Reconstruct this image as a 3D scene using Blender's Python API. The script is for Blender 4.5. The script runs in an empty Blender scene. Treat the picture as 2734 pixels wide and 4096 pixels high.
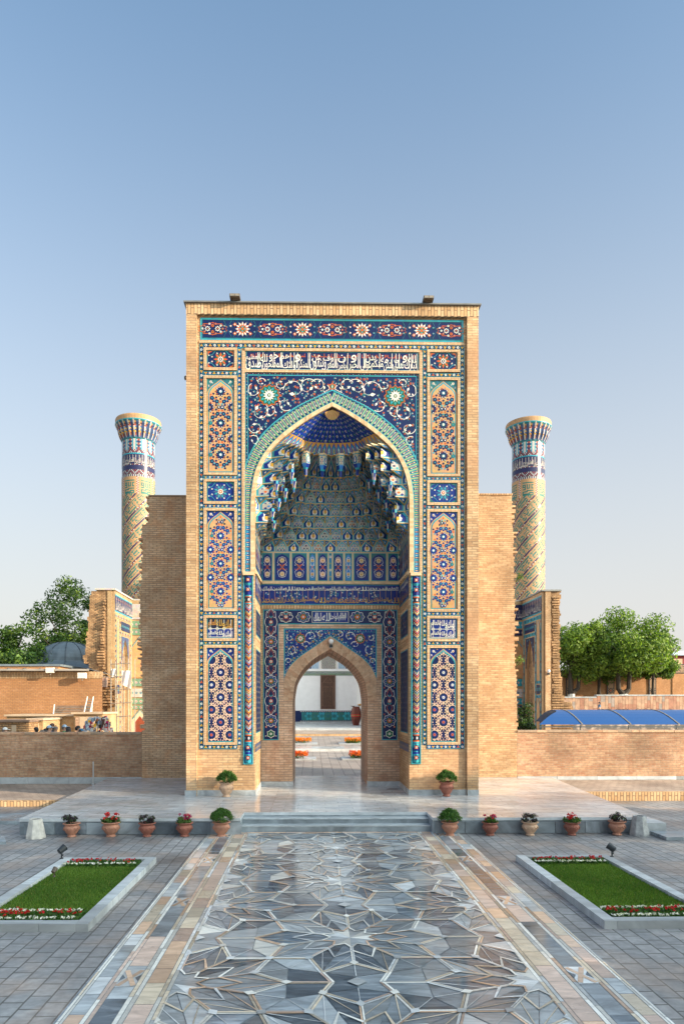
import bpy, bmesh, math, random
from mathutils import Vector, Matrix
random.seed(7)
R = math.radians
sc = bpy.context.scene
col = sc.collection

# ------------------------------------------------------------------ camera, sky, sun, exposure
YAW = R(1.0); F = 2760.0; U0 = 1298.0; V0 = 2818.0; EYE = 2.7
cd = bpy.data.cameras.new('camera'); cam = bpy.data.objects.new('camera', cd); col.objects.link(cam)
cam.location = (0, 0, EYE); cam.rotation_euler = (R(90), 0, -YAW)
cd.sensor_fit = 'HORIZONTAL'; cd.sensor_width = 36; cd.lens = 36*F/2734
cd.shift_x = (1367-U0)/2734; cd.shift_y = (V0-2048)/2734
cd.clip_start = .1; cd.clip_end = 3000
sc.camera = cam
SUN_EL = R(17); SUN_AZ = R(66)          # azimuth measured from the camera side (-Y) towards +X
sdir = Vector((math.sin(SUN_AZ)*math.cos(SUN_EL), -math.cos(SUN_AZ)*math.cos(SUN_EL), math.sin(SUN_EL)))
w = bpy.data.worlds.new('World'); sc.world = w; w.use_nodes = True
nt = w.node_tree; bg = nt.nodes['Background']
sky = nt.nodes.new('ShaderNodeTexSky'); sky.sky_type = 'NISHITA'; sky.sun_disc = False
sky.sun_elevation = SUN_EL; sky.sun_rotation = math.atan2(sdir.x, sdir.y)
sky.altitude = 0; sky.air_density = 1.45; sky.dust_density = 1.6; sky.ozone_density = 4.0
# dusty summer air: the sky pales towards the horizon
tcw = nt.nodes.new('ShaderNodeTexCoord'); spw = nt.nodes.new('ShaderNodeSeparateXYZ'); nt.links.new(tcw.outputs['Generated'], spw.inputs[0])
mrw = nt.nodes.new('ShaderNodeMapRange'); mrw.interpolation_type = 'SMOOTHSTEP'
mrw.inputs['From Min'].default_value = -.05; mrw.inputs['From Max'].default_value = .84; mrw.inputs['To Min'].default_value = .93; mrw.inputs['To Max'].default_value = .06
nt.links.new(spw.outputs[2], mrw.inputs['Value'])
mxw = nt.nodes.new('ShaderNodeMix'); mxw.data_type = 'RGBA'; nt.links.new(mrw.outputs[0], mxw.inputs[0])
nt.links.new(sky.outputs[0], mxw.inputs[6]); mxw.inputs[7].default_value = (3.55, 2.94, 2.88, 1)
# brighter, warmer haze on the sun's side of the sky
dtw = nt.nodes.new('ShaderNodeVectorMath'); dtw.operation = 'DOT_PRODUCT'; nt.links.new(tcw.outputs['Generated'], dtw.inputs[0]); dtw.inputs[1].default_value = sdir
cmw = nt.nodes.new('ShaderNodeMapRange'); cmw.interpolation_type = 'SMOOTHSTEP'; cmw.inputs['From Min'].default_value = .3; cmw.inputs['From Max'].default_value = 1.0; cmw.inputs['To Max'].default_value = 13.0
nt.links.new(dtw.outputs['Value'], cmw.inputs['Value'])
glw = nt.nodes.new('ShaderNodeVectorMath'); glw.operation = 'MULTIPLY_ADD'; glw.inputs[1].default_value = (1.0, .95, .86)
cbw = nt.nodes.new('ShaderNodeCombineXYZ'); [nt.links.new(cmw.outputs[0], cbw.inputs[k]) for k in range(3)]
nt.links.new(cbw.outputs[0], glw.inputs[0]); nt.links.new(mxw.outputs[2], glw.inputs[2])
wbw = nt.nodes.new('ShaderNodeVectorMath'); wbw.operation = 'MULTIPLY'; wbw.inputs[1].default_value = (.90, 1.03, 1.03)
nt.links.new(glw.outputs[0], wbw.inputs[0]); nt.links.new(wbw.outputs[0], bg.inputs[0]); bg.inputs[1].default_value = .150
sl = bpy.data.lights.new('sun', 'SUN'); sl.energy = 4.8; sl.angle = R(.5); sl.color = (1, .80, .56)
so = bpy.data.objects.new('sun', sl); col.objects.link(so)
so.rotation_euler = sdir.to_track_quat('Z', 'Y').to_euler()
sc.view_settings.view_transform = 'Standard'; sc.view_settings.look = 'None'
sc.view_settings.exposure = .80; sc.view_settings.gamma = 1

# measured positions: a photo point (source pixels) meets a horizontal or a frontal plane of the place
def ray(u, v):
    a = (u-U0)/F; b = -(v-V0)/F; c, s = math.cos(YAW), math.sin(YAW)
    return (s+a*c, c-a*s, b)
def G(u, v, z=0.0):
    d = ray(u, v); t = (z-EYE)/d[2]; return (d[0]*t, d[1]*t)
def P(u, v, Y):
    d = ray(u, v); t = Y/d[1]; return (d[0]*t, EYE+d[2]*t)

# ------------------------------------------------------------------ materials
MATS = {}
def nn(t, kind, **kw):
    n = t.nodes.new(kind)
    for k, v in kw.items():
        if k in n.inputs.keys() if isinstance(k, str) else False: n.inputs[k].default_value = v
        else: setattr(n, k, v)
    return n
def base_mat(name):
    m = bpy.data.materials.new(name); m.use_nodes = True
    MATS[name] = m; return m, m.node_tree, m.node_tree.nodes['Principled BSDF']
def noise_mix(t, src_color, scale, amt, dark=.55, detail=4, coord='Object', stretch=None):
    """multiply a colour by a noise between dark and light"""
    tc = t.nodes.new('ShaderNodeTexCoord')
    n = t.nodes.new('ShaderNodeTexNoise'); n.inputs['Scale'].default_value = scale; n.inputs['Detail'].default_value = detail
    if stretch:
        mp = t.nodes.new('ShaderNodeMapping'); mp.inputs['Scale'].default_value = stretch
        t.links.new(tc.outputs[coord], mp.inputs[0]); t.links.new(mp.outputs[0], n.inputs['Vector'])
    else: t.links.new(tc.outputs[coord], n.inputs['Vector'])
    rp = t.nodes.new('ShaderNodeMapRange'); rp.inputs['From Min'].default_value = .3; rp.inputs['From Max'].default_value = .7
    rp.inputs['To Min'].default_value = 1-amt; rp.inputs['To Max'].default_value = 1+amt*.6
    t.links.new(n.outputs['Fac'], rp.inputs['Value'])
    mx = t.nodes.new('ShaderNodeVectorMath'); mx.operation = 'MULTIPLY'
    if isinstance(src_color, tuple): mx.inputs[0].default_value = src_color[:3]
    else: t.links.new(src_color, mx.inputs[0])
    cb = t.nodes.new('ShaderNodeCombineXYZ')
    for i in range(3): t.links.new(rp.outputs[0], cb.inputs[i])
    t.links.new(cb.outputs[0], mx.inputs[1])
    return mx.outputs[0], n
def plain(name, c, rough=.6, amt=.15, scale=6, bump=0, metal=0, spec=.5, bscale=None, coat=0):
    m, t, b = base_mat(name)
    o, n = noise_mix(t, c, scale, amt)
    t.links.new(o, b.inputs['Base Color']); b.inputs['Roughness'].default_value = rough
    b.inputs['Metallic'].default_value = metal; b.inputs['Specular IOR Level'].default_value = spec
    if coat: b.inputs['Coat Weight'].default_value = coat; b.inputs['Coat Roughness'].default_value = .15
    if bump:
        n2 = t.nodes.new('ShaderNodeTexNoise'); n2.inputs['Scale'].default_value = bscale or scale*4
        n2.inputs['Detail'].default_value = 4
        tc = t.nodes.new('ShaderNodeTexCoord'); t.links.new(tc.outputs['Object'], n2.inputs['Vector'])
        bp = t.nodes.new('ShaderNodeBump'); bp.inputs['Strength'].default_value = bump; bp.inputs['Distance'].default_value = .02
        t.links.new(n2.outputs['Fac'], bp.inputs['Height']); t.links.new(bp.outputs[0], b.inputs['Normal'])
    return m
def tile(name, c, rough=.28, amt=.22):
    """glazed tile: colour varies slightly from tile to tile, surface a little wavy"""
    m, t, b = base_mat(name)
    tc = t.nodes.new('ShaderNodeTexCoord')
    vo = t.nodes.new('ShaderNodeTexVoronoi'); vo.inputs['Scale'].default_value = 9
    t.links.new(tc.outputs['Object'], vo.inputs['Vector'])
    o, n = noise_mix(t, c, 1.3, amt*.8)
    hs = t.nodes.new('ShaderNodeMix'); hs.data_type = 'RGBA'; hs.blend_type = 'MULTIPLY'; hs.inputs[0].default_value = amt
    t.links.new(o, hs.inputs[6]); t.links.new(vo.outputs['Color'], hs.inputs[7])
    t.links.new(hs.outputs[2], b.inputs['Base Color'])
    b.inputs['Roughness'].default_value = rough; b.inputs['Specular IOR Level'].default_value = .22
    n2 = t.nodes.new('ShaderNodeTexNoise'); n2.inputs['Scale'].default_value = 14; t.links.new(tc.outputs['Object'], n2.inputs['Vector'])
    bp = t.nodes.new('ShaderNodeBump'); bp.inputs['Strength'].default_value = .25; bp.inputs['Distance'].default_value = .01
    t.links.new(n2.outputs['Fac'], bp.inputs['Height']); t.links.new(bp.outputs[0], b.inputs['Normal'])
    return m
def brick(name, c1, c2, mortar, bw=.24, rh=.055, ms=.006, axis='wall', stain=.3, rough=.85, bump=.6, sscale=.7, off=.5,
          streak=None, vein=0, alt=None, bias=0):
    """masonry, pavers or slabs: axis 'wall' lays courses up Z, 'row' stands bricks on end, 'floor' lies in XY"""
    m, t, b = base_mat(name)
    tc = t.nodes.new('ShaderNodeTexCoord'); sp = t.nodes.new('ShaderNodeSeparateXYZ'); t.links.new(tc.outputs['Object'], sp.inputs[0])
    cb = t.nodes.new('ShaderNodeCombineXYZ')
    if axis == 'floor':
        t.links.new(sp.outputs[0], cb.inputs[0]); t.links.new(sp.outputs[1], cb.inputs[1])
    elif axis == 'floory':
        t.links.new(sp.outputs[1], cb.inputs[0]); t.links.new(sp.outputs[0], cb.inputs[1])
    else:
        ad = t.nodes.new('ShaderNodeMath'); ad.operation = 'ADD'
        t.links.new(sp.outputs[0], ad.inputs[0]); t.links.new(sp.outputs[1], ad.inputs[1])
        i, j = (0, 1) if axis == 'wall' else (1, 0)
        t.links.new(ad.outputs[0], cb.inputs[i]); t.links.new(sp.outputs[2], cb.inputs[j])
    br = t.nodes.new('ShaderNodeTexBrick')
    # uneven courses
    nz = t.nodes.new('ShaderNodeTexNoise'); nz.inputs['Scale'].default_value = 2.2
    t.links.new(tc.outputs['Object'], nz.inputs['Vector'])
    va = t.nodes.new('ShaderNodeVectorMath'); va.operation = 'MULTIPLY_ADD'
    va.inputs[1].default_value = (.03, .012, 0) if axis != 'row' else (.012, .012, 0)
    t.links.new(nz.outputs['Color'], va.inputs[0]); t.links.new(cb.outputs[0], va.inputs[2])
    t.links.new(va.outputs[0], br.inputs['Vector'])
    br.offset = off
    br.inputs['Scale'].default_value = 1; br.inputs['Brick Width'].default_value = bw; br.inputs['Row Height'].default_value = rh
    br.inputs['Mortar Size'].default_value = ms; br.inputs['Mortar Smooth'].default_value = .3; br.inputs['Bias'].default_value = bias
    br.inputs['Color1'].default_value = (*c1, 1); br.inputs['Color2'].default_value = (*c2, 1); br.inputs['Mortar'].default_value = (*mortar, 1)
    src = br.outputs['Color']
    if alt:                                       # whole patches of a second brick colour
        n3 = t.nodes.new('ShaderNodeTexNoise'); n3.inputs['Scale'].default_value = alt[1]; n3.inputs['Detail'].default_value = 3
        t.links.new(tc.outputs['Object'], n3.inputs['Vector'])
        mr = t.nodes.new('ShaderNodeMapRange'); mr.inputs['From Min'].default_value = .5; mr.inputs['From Max'].default_value = .66
        mr.inputs['To Max'].default_value = alt[2]
        t.links.new(n3.outputs['Fac'], mr.inputs['Value'])
        mm = t.nodes.new('ShaderNodeMix'); mm.data_type = 'RGBA'; t.links.new(mr.outputs[0], mm.inputs[0])
        t.links.new(src, mm.inputs[6]); mm.inputs[7].default_value = (*alt[0], 1); src = mm.outputs[2]
    if vein:
        mp = t.nodes.new('ShaderNodeMapping'); mp.inputs['Rotation'].default_value = (.3, .2, .6); mp.inputs['Scale'].default_value = (1, 3.2, 1)
        t.links.new(tc.outputs['Object'], mp.inputs[0])
        n4 = t.nodes.new('ShaderNodeTexNoise'); n4.inputs['Scale'].default_value = 2.3; n4.inputs['Detail'].default_value = 7; n4.inputs['Distortion'].default_value = 1.2
        t.links.new(mp.outputs[0], n4.inputs['Vector'])
        m4 = t.nodes.new('ShaderNodeMapRange'); m4.inputs['From Min'].default_value = .3; m4.inputs['From Max'].default_value = .7
        m4.inputs['To Min'].default_value = 1-vein; m4.inputs['To Max'].default_value = 1+vein
        t.links.new(n4.outputs['Fac'], m4.inputs['Value'])
        c4 = t.nodes.new('ShaderNodeCombineXYZ'); [t.links.new(m4.outputs[0], c4.inputs[k]) for k in range(3)]
        v4 = t.nodes.new('ShaderNodeVectorMath'); v4.operation = 'MULTIPLY'; t.links.new(src, v4.inputs[0]); t.links.new(c4.outputs[0], v4.inputs[1]); src = v4.outputs[0]
    if axis == 'wall':                            # salt bloom and pale repairs
        n6 = t.nodes.new('ShaderNodeTexNoise'); n6.inputs['Scale'].default_value = 2.6; n6.inputs['Detail'].default_value = 9; n6.inputs['Roughness'].default_value = .7
        mp6 = t.nodes.new('ShaderNodeMapping'); mp6.inputs['Location'].default_value = (7, 3, 5); mp6.inputs['Scale'].default_value = (1, 1, 1.7)
        t.links.new(tc.outputs['Object'], mp6.inputs[0]); t.links.new(mp6.outputs[0], n6.inputs['Vector'])
        m6 = t.nodes.new('ShaderNodeMapRange'); m6.inputs['From Min'].default_value = .53; m6.inputs['From Max'].default_value = .72; m6.inputs['To Max'].default_value = .45
        t.links.new(n6.outputs['Fac'], m6.inputs['Value'])
        x6 = t.nodes.new('ShaderNodeMix'); x6.data_type = 'RGBA'; t.links.new(m6.outputs[0], x6.inputs[0]); t.links.new(src, x6.inputs[6])
        x6.inputs[7].default_value = (min(.8, c1[0]*1.15+.05), min(.75, c1[1]*1.25+.05), min(.7, c1[2]*1.4+.06), 1); src = x6.outputs[2]
    o, n = noise_mix(t, src, sscale, stain, detail=6, stretch=streak)
    o2, n2 = noise_mix(t, o, 11, stain*.45, detail=3)
    t.links.new(o2, b.inputs['Base Color']); b.inputs['Roughness'].default_value = rough
    if rough < .6:
        mr = t.nodes.new('ShaderNodeMapRange'); mr.inputs['To Min'].default_value = rough*.6; mr.inputs['To Max'].default_value = rough*1.7
        mr.inputs['From Min'].default_value = .3; mr.inputs['From Max'].default_value = .7
        t.links.new(n.outputs['Fac'], mr.inputs['Value']); t.links.new(mr.outputs[0], b.inputs['Roughness'])
    bp = t.nodes.new('ShaderNodeBump'); bp.inputs['Strength'].default_value = bump; bp.inputs['Distance'].default_value = .01
    iv = t.nodes.new('ShaderNodeMath'); iv.operation = 'MULTIPLY_ADD'; iv.inputs[1].default_value = -1; iv.inputs[2].default_value = 1
    t.links.new(br.outputs['Fac'], iv.inputs[0])
    a2 = t.nodes.new('ShaderNodeMath'); a2.operation = 'MULTIPLY_ADD'; a2.inputs[1].default_value = .5 if rough > .4 else .04
    t.links.new(n2.outputs['Fac'], a2.inputs[0]); t.links.new(iv.outputs[0], a2.inputs[2])
    t.links.new(a2.outputs[0], bp.inputs['Height']); t.links.new(bp.outputs[0], b.inputs['Normal'])
    return m
def marble(name, c, rough=.2, vein=.35, scale=1.6, tint=None, rot=.5, stretch=3.5):
    m, t, b = base_mat(name)
    tc = t.nodes.new('ShaderNodeTexCoord')
    oi = t.nodes.new('ShaderNodeNewGeometry')
    mp = t.nodes.new('ShaderNodeMapping'); mp.inputs['Rotation'].default_value = (0, 0, rot); mp.inputs['Scale'].default_value = (1, stretch, 1)
    t.links.new(tc.outputs['Object'], mp.inputs[0])
    ad = t.nodes.new('ShaderNodeVectorMath'); ad.operation = 'MULTIPLY_ADD'; ad.inputs[1].default_value = (37, 21, 13)
    cb = t.nodes.new('ShaderNodeCombineXYZ'); [t.links.new(oi.outputs['Random Per Island'], cb.inputs[k]) for k in range(3)]
    t.links.new(cb.outputs[0], ad.inputs[0]); t.links.new(mp.outputs[0], ad.inputs[2])
    n = t.nodes.new('ShaderNodeTexNoise'); n.inputs['Scale'].default_value = scale; n.inputs['Detail'].default_value = 8; n.inputs['Distortion'].default_value = 1.0
    n.inputs['Roughness'].default_value = .62
    t.links.new(ad.outputs[0], n.inputs['Vector'])
    cr = t.nodes.new('ShaderNodeValToRGB'); e = cr.color_ramp.elements
    e[0].position = .32; e[0].color = (*[x*(1-vein) for x in c], 1)
    e[1].position = .72; e[1].color = (*[min(1, x*(1+vein)+.05*vein) for x in (tint or c)], 1)
    mid = cr.color_ramp.elements.new(.52); mid.color = (*c, 1)
    t.links.new(n.outputs['Fac'], cr.inputs[0])
    # each slab a slightly different tone
    mr = t.nodes.new('ShaderNodeMapRange'); mr.inputs['To Min'].default_value = .62; mr.inputs['To Max'].default_value = 1.3
    t.links.new(oi.outputs['Random Per Island'], mr.inputs['Value'])
    c2 = t.nodes.new('ShaderNodeCombineXYZ'); [t.links.new(mr.outputs[0], c2.inputs[k]) for k in range(3)]
    v = t.nodes.new('ShaderNodeVectorMath'); v.operation = 'MULTIPLY'; t.links.new(cr.outputs[0], v.inputs[0]); t.links.new(c2.outputs[0], v.inputs[1])
    t.links.new(v.outputs[0], b.inputs['Base Color'])
    r2 = t.nodes.new('ShaderNodeMapRange'); r2.inputs['To Min'].default_value = rough*.6; r2.inputs['To Max'].default_value = rough*1.8
    r2.inputs['From Min'].default_value = .3; r2.inputs['From Max'].default_value = .7
    n5 = t.nodes.new('ShaderNodeTexNoise'); n5.inputs['Scale'].default_value = 1.1; n5.inputs['Detail'].default_value = 4; t.links.new(tc.outputs['Object'], n5.inputs['Vector'])
    t.links.new(n5.outputs['Fac'], r2.inputs['Value']); t.links.new(r2.outputs[0], b.inputs['Roughness'])
    return m

# brickwork
brick('brick_new', (.60, .41, .23), (.44, .26, .13), (.33, .22, .135), bw=.26, rh=.066, ms=.009, stain=.36, alt=((.50, .27, .14), .6, .65))
brick('brick_row', (.64, .44, .25), (.48, .29, .14), (.22, .14, .085), bw=.30, rh=.085, ms=.012, axis='row', stain=.25)
brick('brick_frame', (.66, .46, .27), (.54, .34, .18), (.38, .25, .15), bw=.09, rh=.045, ms=.007, stain=.15, off=0)
brick('brick_pink', (.66, .45, .31), (.52, .32, .205), (.34, .24, .17), bw=.26, rh=.07, ms=.010, stain=.3, alt=((.38, .18, .11), 2.6, .55))
brick('brick_arch', (.50, .31, .20), (.37, .20, .12), (.36, .25, .17), bw=.25, rh=.056, ms=.006, stain=.25)
brick('brick_old', (.72, .50, .31), (.57, .36, .21), (.27, .18, .12), bw=.24, rh=.062, ms=.009, stain=.35, alt=((.54, .24, .10), 2.6, .45))
brick('brick_low', (.52, .33, .20), (.38, .20, .115), (.36, .26, .18), bw=.26, rh=.072, ms=.011, stain=.4, alt=((.36, .16, .09), 3.5, .45), streak=(1, 1, .8))
brick('brick_far', (.50, .25, .105), (.43, .20, .08), (.27, .16, .09), bw=.25, rh=.085, ms=.012, stain=.25, sscale=.35)
brick('brick_ruin', (.50, .30, .14), (.33, .18, .08), (.20, .125, .07), bw=.3, rh=.10, ms=.02, stain=.5, bump=1, sscale=1.2)
brick('brick_yellow', (.50, .34, .17), (.42, .26, .12), (.34, .25, .15), bw=.26, rh=.08, ms=.012, stain=.3)
brick('stone_clad', (.48, .20, .115), (.52, .34, .23), (.25, .15, .10), bw=1.1, rh=.42, ms=.03, axis='row', stain=.35, rough=.6, alt=((.30, .30, .30), 1.2, .5))
MATS['voussoir_a'] = plain('voussoir_a', (.56, .36, .23), .85, .25, 9, .5)
plain('voussoir_b', (.48, .28, .17), .85, .25, 9, .5); plain('voussoir_c', (.60, .41, .27), .85, .25, 9, .5)
plain('mortar', (.36, .26, .18), .9, .2, 5)
plain('edge_a', (.66, .47, .28), .7, .2, 8); plain('edge_b', (.56, .37, .20), .7, .2, 8)
# glazes
tile('navy', (.009, .022, .095)); tile('cobalt', (.009, .032, .215)); tile('black_tile', (.018, .022, .045))
tile('turq', (.045, .34, .42)); tile('teal', (.03, .17, .20)); tile('skyblue', (.05, .24, .55)); tile('green', (.015, .13, .065))
tile('white', (.72, .70, .64), amt=.12); tile('cream', (.62, .47, .29), amt=.12, rough=.45); tile('pinkish', (.72, .50, .36), amt=.12)
tile('orange', (.58, .12, .025)); tile('yellow', (.72, .40, .045)); tile('dullblue', (.055, .10, .22))
tile('terra', (.60, .34, .16), rough=.6); tile('sage', (.18, .30, .20)); tile('dome_blue', (.015, .06, .42))
tile('ivory', (.45, .42, .37), amt=.12, rough=.4); tile('shell_blue', (.012, .035, .20)); plain('orange_clay', (.62, .36, .12), .6); tile('braid', (.42, .42, .10)); tile('gold', (.55, .30, .06)); tile('deepblue', (.02, .05, .22))

# ------------------------------------------------------------------ object helpers
WL = {}
def tag(o, label=None, cat=None, group=None, kind=None):
    if label: o['label'] = label
    if cat: o['category'] = cat
    if group: o['group'] = group
    if kind: o['kind'] = kind
    return o
def thing(name, label, cat, loc=(0, 0, 0), group=None):
    o = bpy.data.objects.new(name, None); col.objects.link(o); o.location = loc; o.empty_display_size = .2
    WL[o.name] = Vector(loc); return tag(o, label, cat, group)
def wl(o): return WL.get(o.name, Vector((0, 0, 0))) if o is not None else Vector((0, 0, 0))
def link(name, verts, faces, mats, mi=None, parent=None, smooth=False):
    me = bpy.data.meshes.new(name); o = bpy.data.objects.new(name, me); col.objects.link(o)
    off = wl(parent)
    if off.length: verts = [(v[0]-off.x, v[1]-off.y, v[2]-off.z) for v in verts]
    me.from_pydata(verts, [], faces)
    for m in mats: me.materials.append(MATS[m])
    if mi: me.polygons.foreach_set('material_index', mi)
    if smooth: me.polygons.foreach_set('use_smooth', [True]*len(me.polygons))
    me.update(); WL[o.name] = off.copy()
    if parent: o.parent = parent
    return o
def children(o): return [c for c in bpy.data.objects if c.parent == o]
KIDS = {}
def copy_tree(o, loc=None, rz=0, label=None, parent=None):
    c = o.copy(); col.objects.link(c); c.parent = parent
    if loc is not None: c.location = loc
    if rz: c.rotation_euler.z = rz
    if label: c['label'] = label
    for ch in o.children: copy_tree(ch, parent=c)
    return c

class MB:
    """mesh builder: collects shapes, builds ONE mesh object"""
    def __init__(s): s.v = []; s.f = []; s.m = []; s.names = []
    def mi(s, m):
        if m not in s.names: s.names.append(m)
        return s.names.index(m)
    def face(s, pts, m):
        i = len(s.v); s.v += [tuple(p) for p in pts]; s.f.append(tuple(range(i, i+len(pts)))); s.m.append(s.mi(m))
    def box(s, x0, x1, y0, y1, z0, z1, m, rot=0, ctr=None):
        c = [(x0, y0, z0), (x1, y0, z0), (x1, y1, z0), (x0, y1, z0), (x0, y0, z1), (x1, y0, z1), (x1, y1, z1), (x0, y1, z1)]
        if rot:
            cx, cy = ctr or ((x0+x1)/2, (y0+y1)/2); co, si = math.cos(rot), math.sin(rot)
            c = [(cx+(x-cx)*co-(y-cy)*si, cy+(x-cx)*si+(y-cy)*co, z) for x, y, z in c]
        s.hexa(c, m)
    def hexa(s, c, m):
        i = len(s.v); s.v += [tuple(p) for p in c]; k = s.mi(m)
        for q in ((3, 2, 1, 0), (4, 5, 6, 7), (0, 1, 5, 4), (1, 2, 6, 5), (2, 3, 7, 6), (3, 0, 4, 7)):
            s.f.append(tuple(i+a for a in q)); s.m.append(k)
    def prism(s, pts, axis, a0, a1, m, side=None):
        """polygon pts in the other two axes, extruded along axis from a0 to a1"""
        def p3(p, a): return {'x': (a, p[0], p[1]), 'y': (p[0], a, p[1]), 'z': (p[0], p[1], a)}[axis]
        n = len(pts); i = len(s.v); s.v += [p3(p, a0) for p in pts] + [p3(p, a1) for p in pts]
        k = s.mi(m); k2 = s.mi(side or m)
        s.f.append(tuple(range(i, i+n))); s.m.append(k); s.f.append(tuple(range(i+2*n-1, i+n-1, -1))); s.m.append(k)
        for a in range(n):
            b = (a+1) % n; s.f.append((i+a, i+n+a, i+n+b, i+b)); s.m.append(k2)
    def tube(s, pts, r, m, n=8, r2=None):
        pts = [Vector(p) for p in pts]; rings = []
        for i, p in enumerate(pts):
            d = (pts[min(i+1, len(pts)-1)]-pts[max(i-1, 0)]).normalized()
            a = d.orthogonal().normalized(); b = d.cross(a)
            rr = r if r2 is None else r+(r2-r)*i/(len(pts)-1)
            base = len(s.v); rings.append(base)
            for k in range(n):
                t = 2*math.pi*k/n; s.v.append(tuple(p+(a*math.cos(t)+b*math.sin(t))*rr))
        km = s.mi(m)
        for r0, r1 in zip(rings, rings[1:]):
            for k in range(n): s.f.append((r0+k, r0+(k+1) % n, r1+(k+1) % n, r1+k)); s.m.append(km)
        s.f.append(tuple(rings[0]+k for k in range(n))[::-1]); s.m.append(km)
        s.f.append(tuple(rings[-1]+k for k in range(n))); s.m.append(km)
    def lathe(s, prof, cx, cy, m, n=20, cap=True, mf=None, a0=0, a1=2*math.pi):
        i = len(s.v); full = abs(a1-a0-2*math.pi) < 1e-6; nn_ = n if full else n+1
        for r, z in prof:
            for k in range(nn_):
                t = a0+(a1-a0)*k/n; s.v.append((cx+r*math.cos(t), cy+r*math.sin(t), z))
        for a in range(len(prof)-1):
            for k in range(n):
                k1 = (k+1) % nn_; s.f.append((i+a*nn_+k, i+a*nn_+k1, i+(a+1)*nn_+k1, i+(a+1)*nn_+k))
                s.m.append(s.mi(mf(a, k) if mf else m))
        if cap and full:
            s.f.append(tuple(i+k for k in range(nn_))[::-1]); s.m.append(s.mi(m))
            e = i+(len(prof)-1)*nn_; s.f.append(tuple(e+k for k in range(nn_))); s.m.append(s.mi(m))
    def build(s, name, parent=None, smooth=False): return link(name, s.v, s.f, [n for n in s.names], s.m, parent, smooth)

LZ = .0025; JR = random.Random(99)
class Mos(MB):
    """mosaic laid on a surface: mapper(a, b, l) gives the 3D point of surface coordinates a, b raised by l metres"""
    def __init__(s, mapper): super().__init__(); s.mp = mapper; s.tr = None
    def P(s, p, l):
        if s.tr: p = s.tr(p)
        return s.mp(p[0], p[1], l*LZ)
    def poly(s, pts, m, l=1):
        l += JR.random()*.35; s.face([s.P(p, l) for p in pts], m)
    def rect(s, x0, z0, x1, z1, m, l=1): s.poly([(x0, z0), (x1, z0), (x1, z1), (x0, z1)], m, l)
    def frame(s, x0, z0, x1, z1, w_, m, l=1):
        s.rect(x0, z0, x1, z0+w_, m, l); s.rect(x0, z1-w_, x1, z1, m, l); s.rect(x0, z0+w_, x0+w_, z1-w_, m, l); s.rect(x1-w_, z0+w_, x1, z1-w_, m, l)
    def rib(s, pts, w_, m, l=1, closed=False, taper=False):
        n = len(pts); L = []; Rr = []
        for i, p in enumerate(pts):
            if closed: a, b = pts[i-1], pts[(i+1) % n]
            else: a, b = pts[max(i-1, 0)], pts[min(i+1, n-1)]
            dx, dz = b[0]-a[0], b[1]-a[1]; d = math.hypot(dx, dz) or 1
            ww = w_/2*(1-.75*i/n) if taper else w_/2
            L.append((p[0]-dz/d*ww, p[1]+dx/d*ww)); Rr.append((p[0]+dz/d*ww, p[1]-dx/d*ww))
        for i in range(n if closed else n-1):
            j = (i+1) % n; s.poly([Rr[i], Rr[j], L[j], L[i]], m, l)
    def radial(s, cx, cz, rf, n, m, l=1, rot=0):
        s.poly([(cx+rf(k)*math.cos(rot+2*math.pi*k/n), cz+rf(k)*math.sin(rot+2*math.pi*k/n)) for k in range(n)], m, l)
    def star(s, cx, cz, r1, r2, n, m, l=1, rot=math.pi/2): s.radial(cx, cz, lambda k: r1 if k % 2 == 0 else r2, 2*n, m, l, rot)
    def disc(s, cx, cz, r, m, l=1, n=10): s.radial(cx, cz, lambda k: r, n, m, l)
    def flower(s, cx, cz, r, m, m2, l=1, n=5, rot=.3):
        s.radial(cx, cz, lambda k: r if k % 2 == 0 else r*.62, 2*n, m, l, rot); s.disc(cx, cz, r*.32, m2, l+1, 6)
    def leaf(s, cx, cz, r, ang, m, l=1, wd=.4):
        c, q = math.cos(ang), math.sin(ang)
        s.poly([(cx+c*a-q*b, cz+q*a+c*b) for a, b in ((0, 0), (r*.45, -r*wd), (r, 0), (r*.45, r*wd))], m, l)
    def ring(s, cx, cz, r, w_, m, l=1, n=24): s.rib([(cx+r*math.cos(2*math.pi*k/n), cz+r*math.sin(2*math.pi*k/n)) for k in range(n)], w_, m, l, True)

def catmull(pts, n=6, closed=False):
    out = []
    N = len(pts)
    for i in range(N-1):
        p0 = pts[max(i-1, 0)]; p1 = pts[i]; p2 = pts[i+1]; p3 = pts[min(i+2, N-1)]
        for k in range(n):
            t = k/n
            out.append(tuple(.5*((2*b)+(-a+c)*t+(2*a-5*b+4*c-d)*t*t+(-a+3*b-3*c+d)*t**3) for a, b, c, d in zip(p0, p1, p2, p3)))
    out.append(tuple(pts[-1])); return out
def interp(tab, x):
    if x <= tab[0][0]: return tab[0][1]
    for (a, b), (c, d) in zip(tab, tab[1:]):
        if x <= c: return b+(d-b)*(x-a)/(c-a)
    return tab[-1][1]
def inside(p, poly):
    x, y = p; c = False; n = len(poly)
    for i in range(n):
        x1, y1 = poly[i]; x2, y2 = poly[i-1]
        if (y1 > y) != (y2 > y) and x < (x2-x1)*(y-y1)/(y2-y1)+x1: c = not c
    return c
def dist_edge(p, poly):
    best = 9e9; n = len(poly)
    for i in range(n):
        ax, ay = poly[i-1]; bx, by = poly[i]; dx, dy = bx-ax, by-ay; L = dx*dx+dy*dy or 1e-9
        t = max(0, min(1, ((p[0]-ax)*dx+(p[1]-ay)*dy)/L)); best = min(best, math.hypot(p[0]-ax-t*dx, p[1]-ay-t*dy))
    return best
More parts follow.
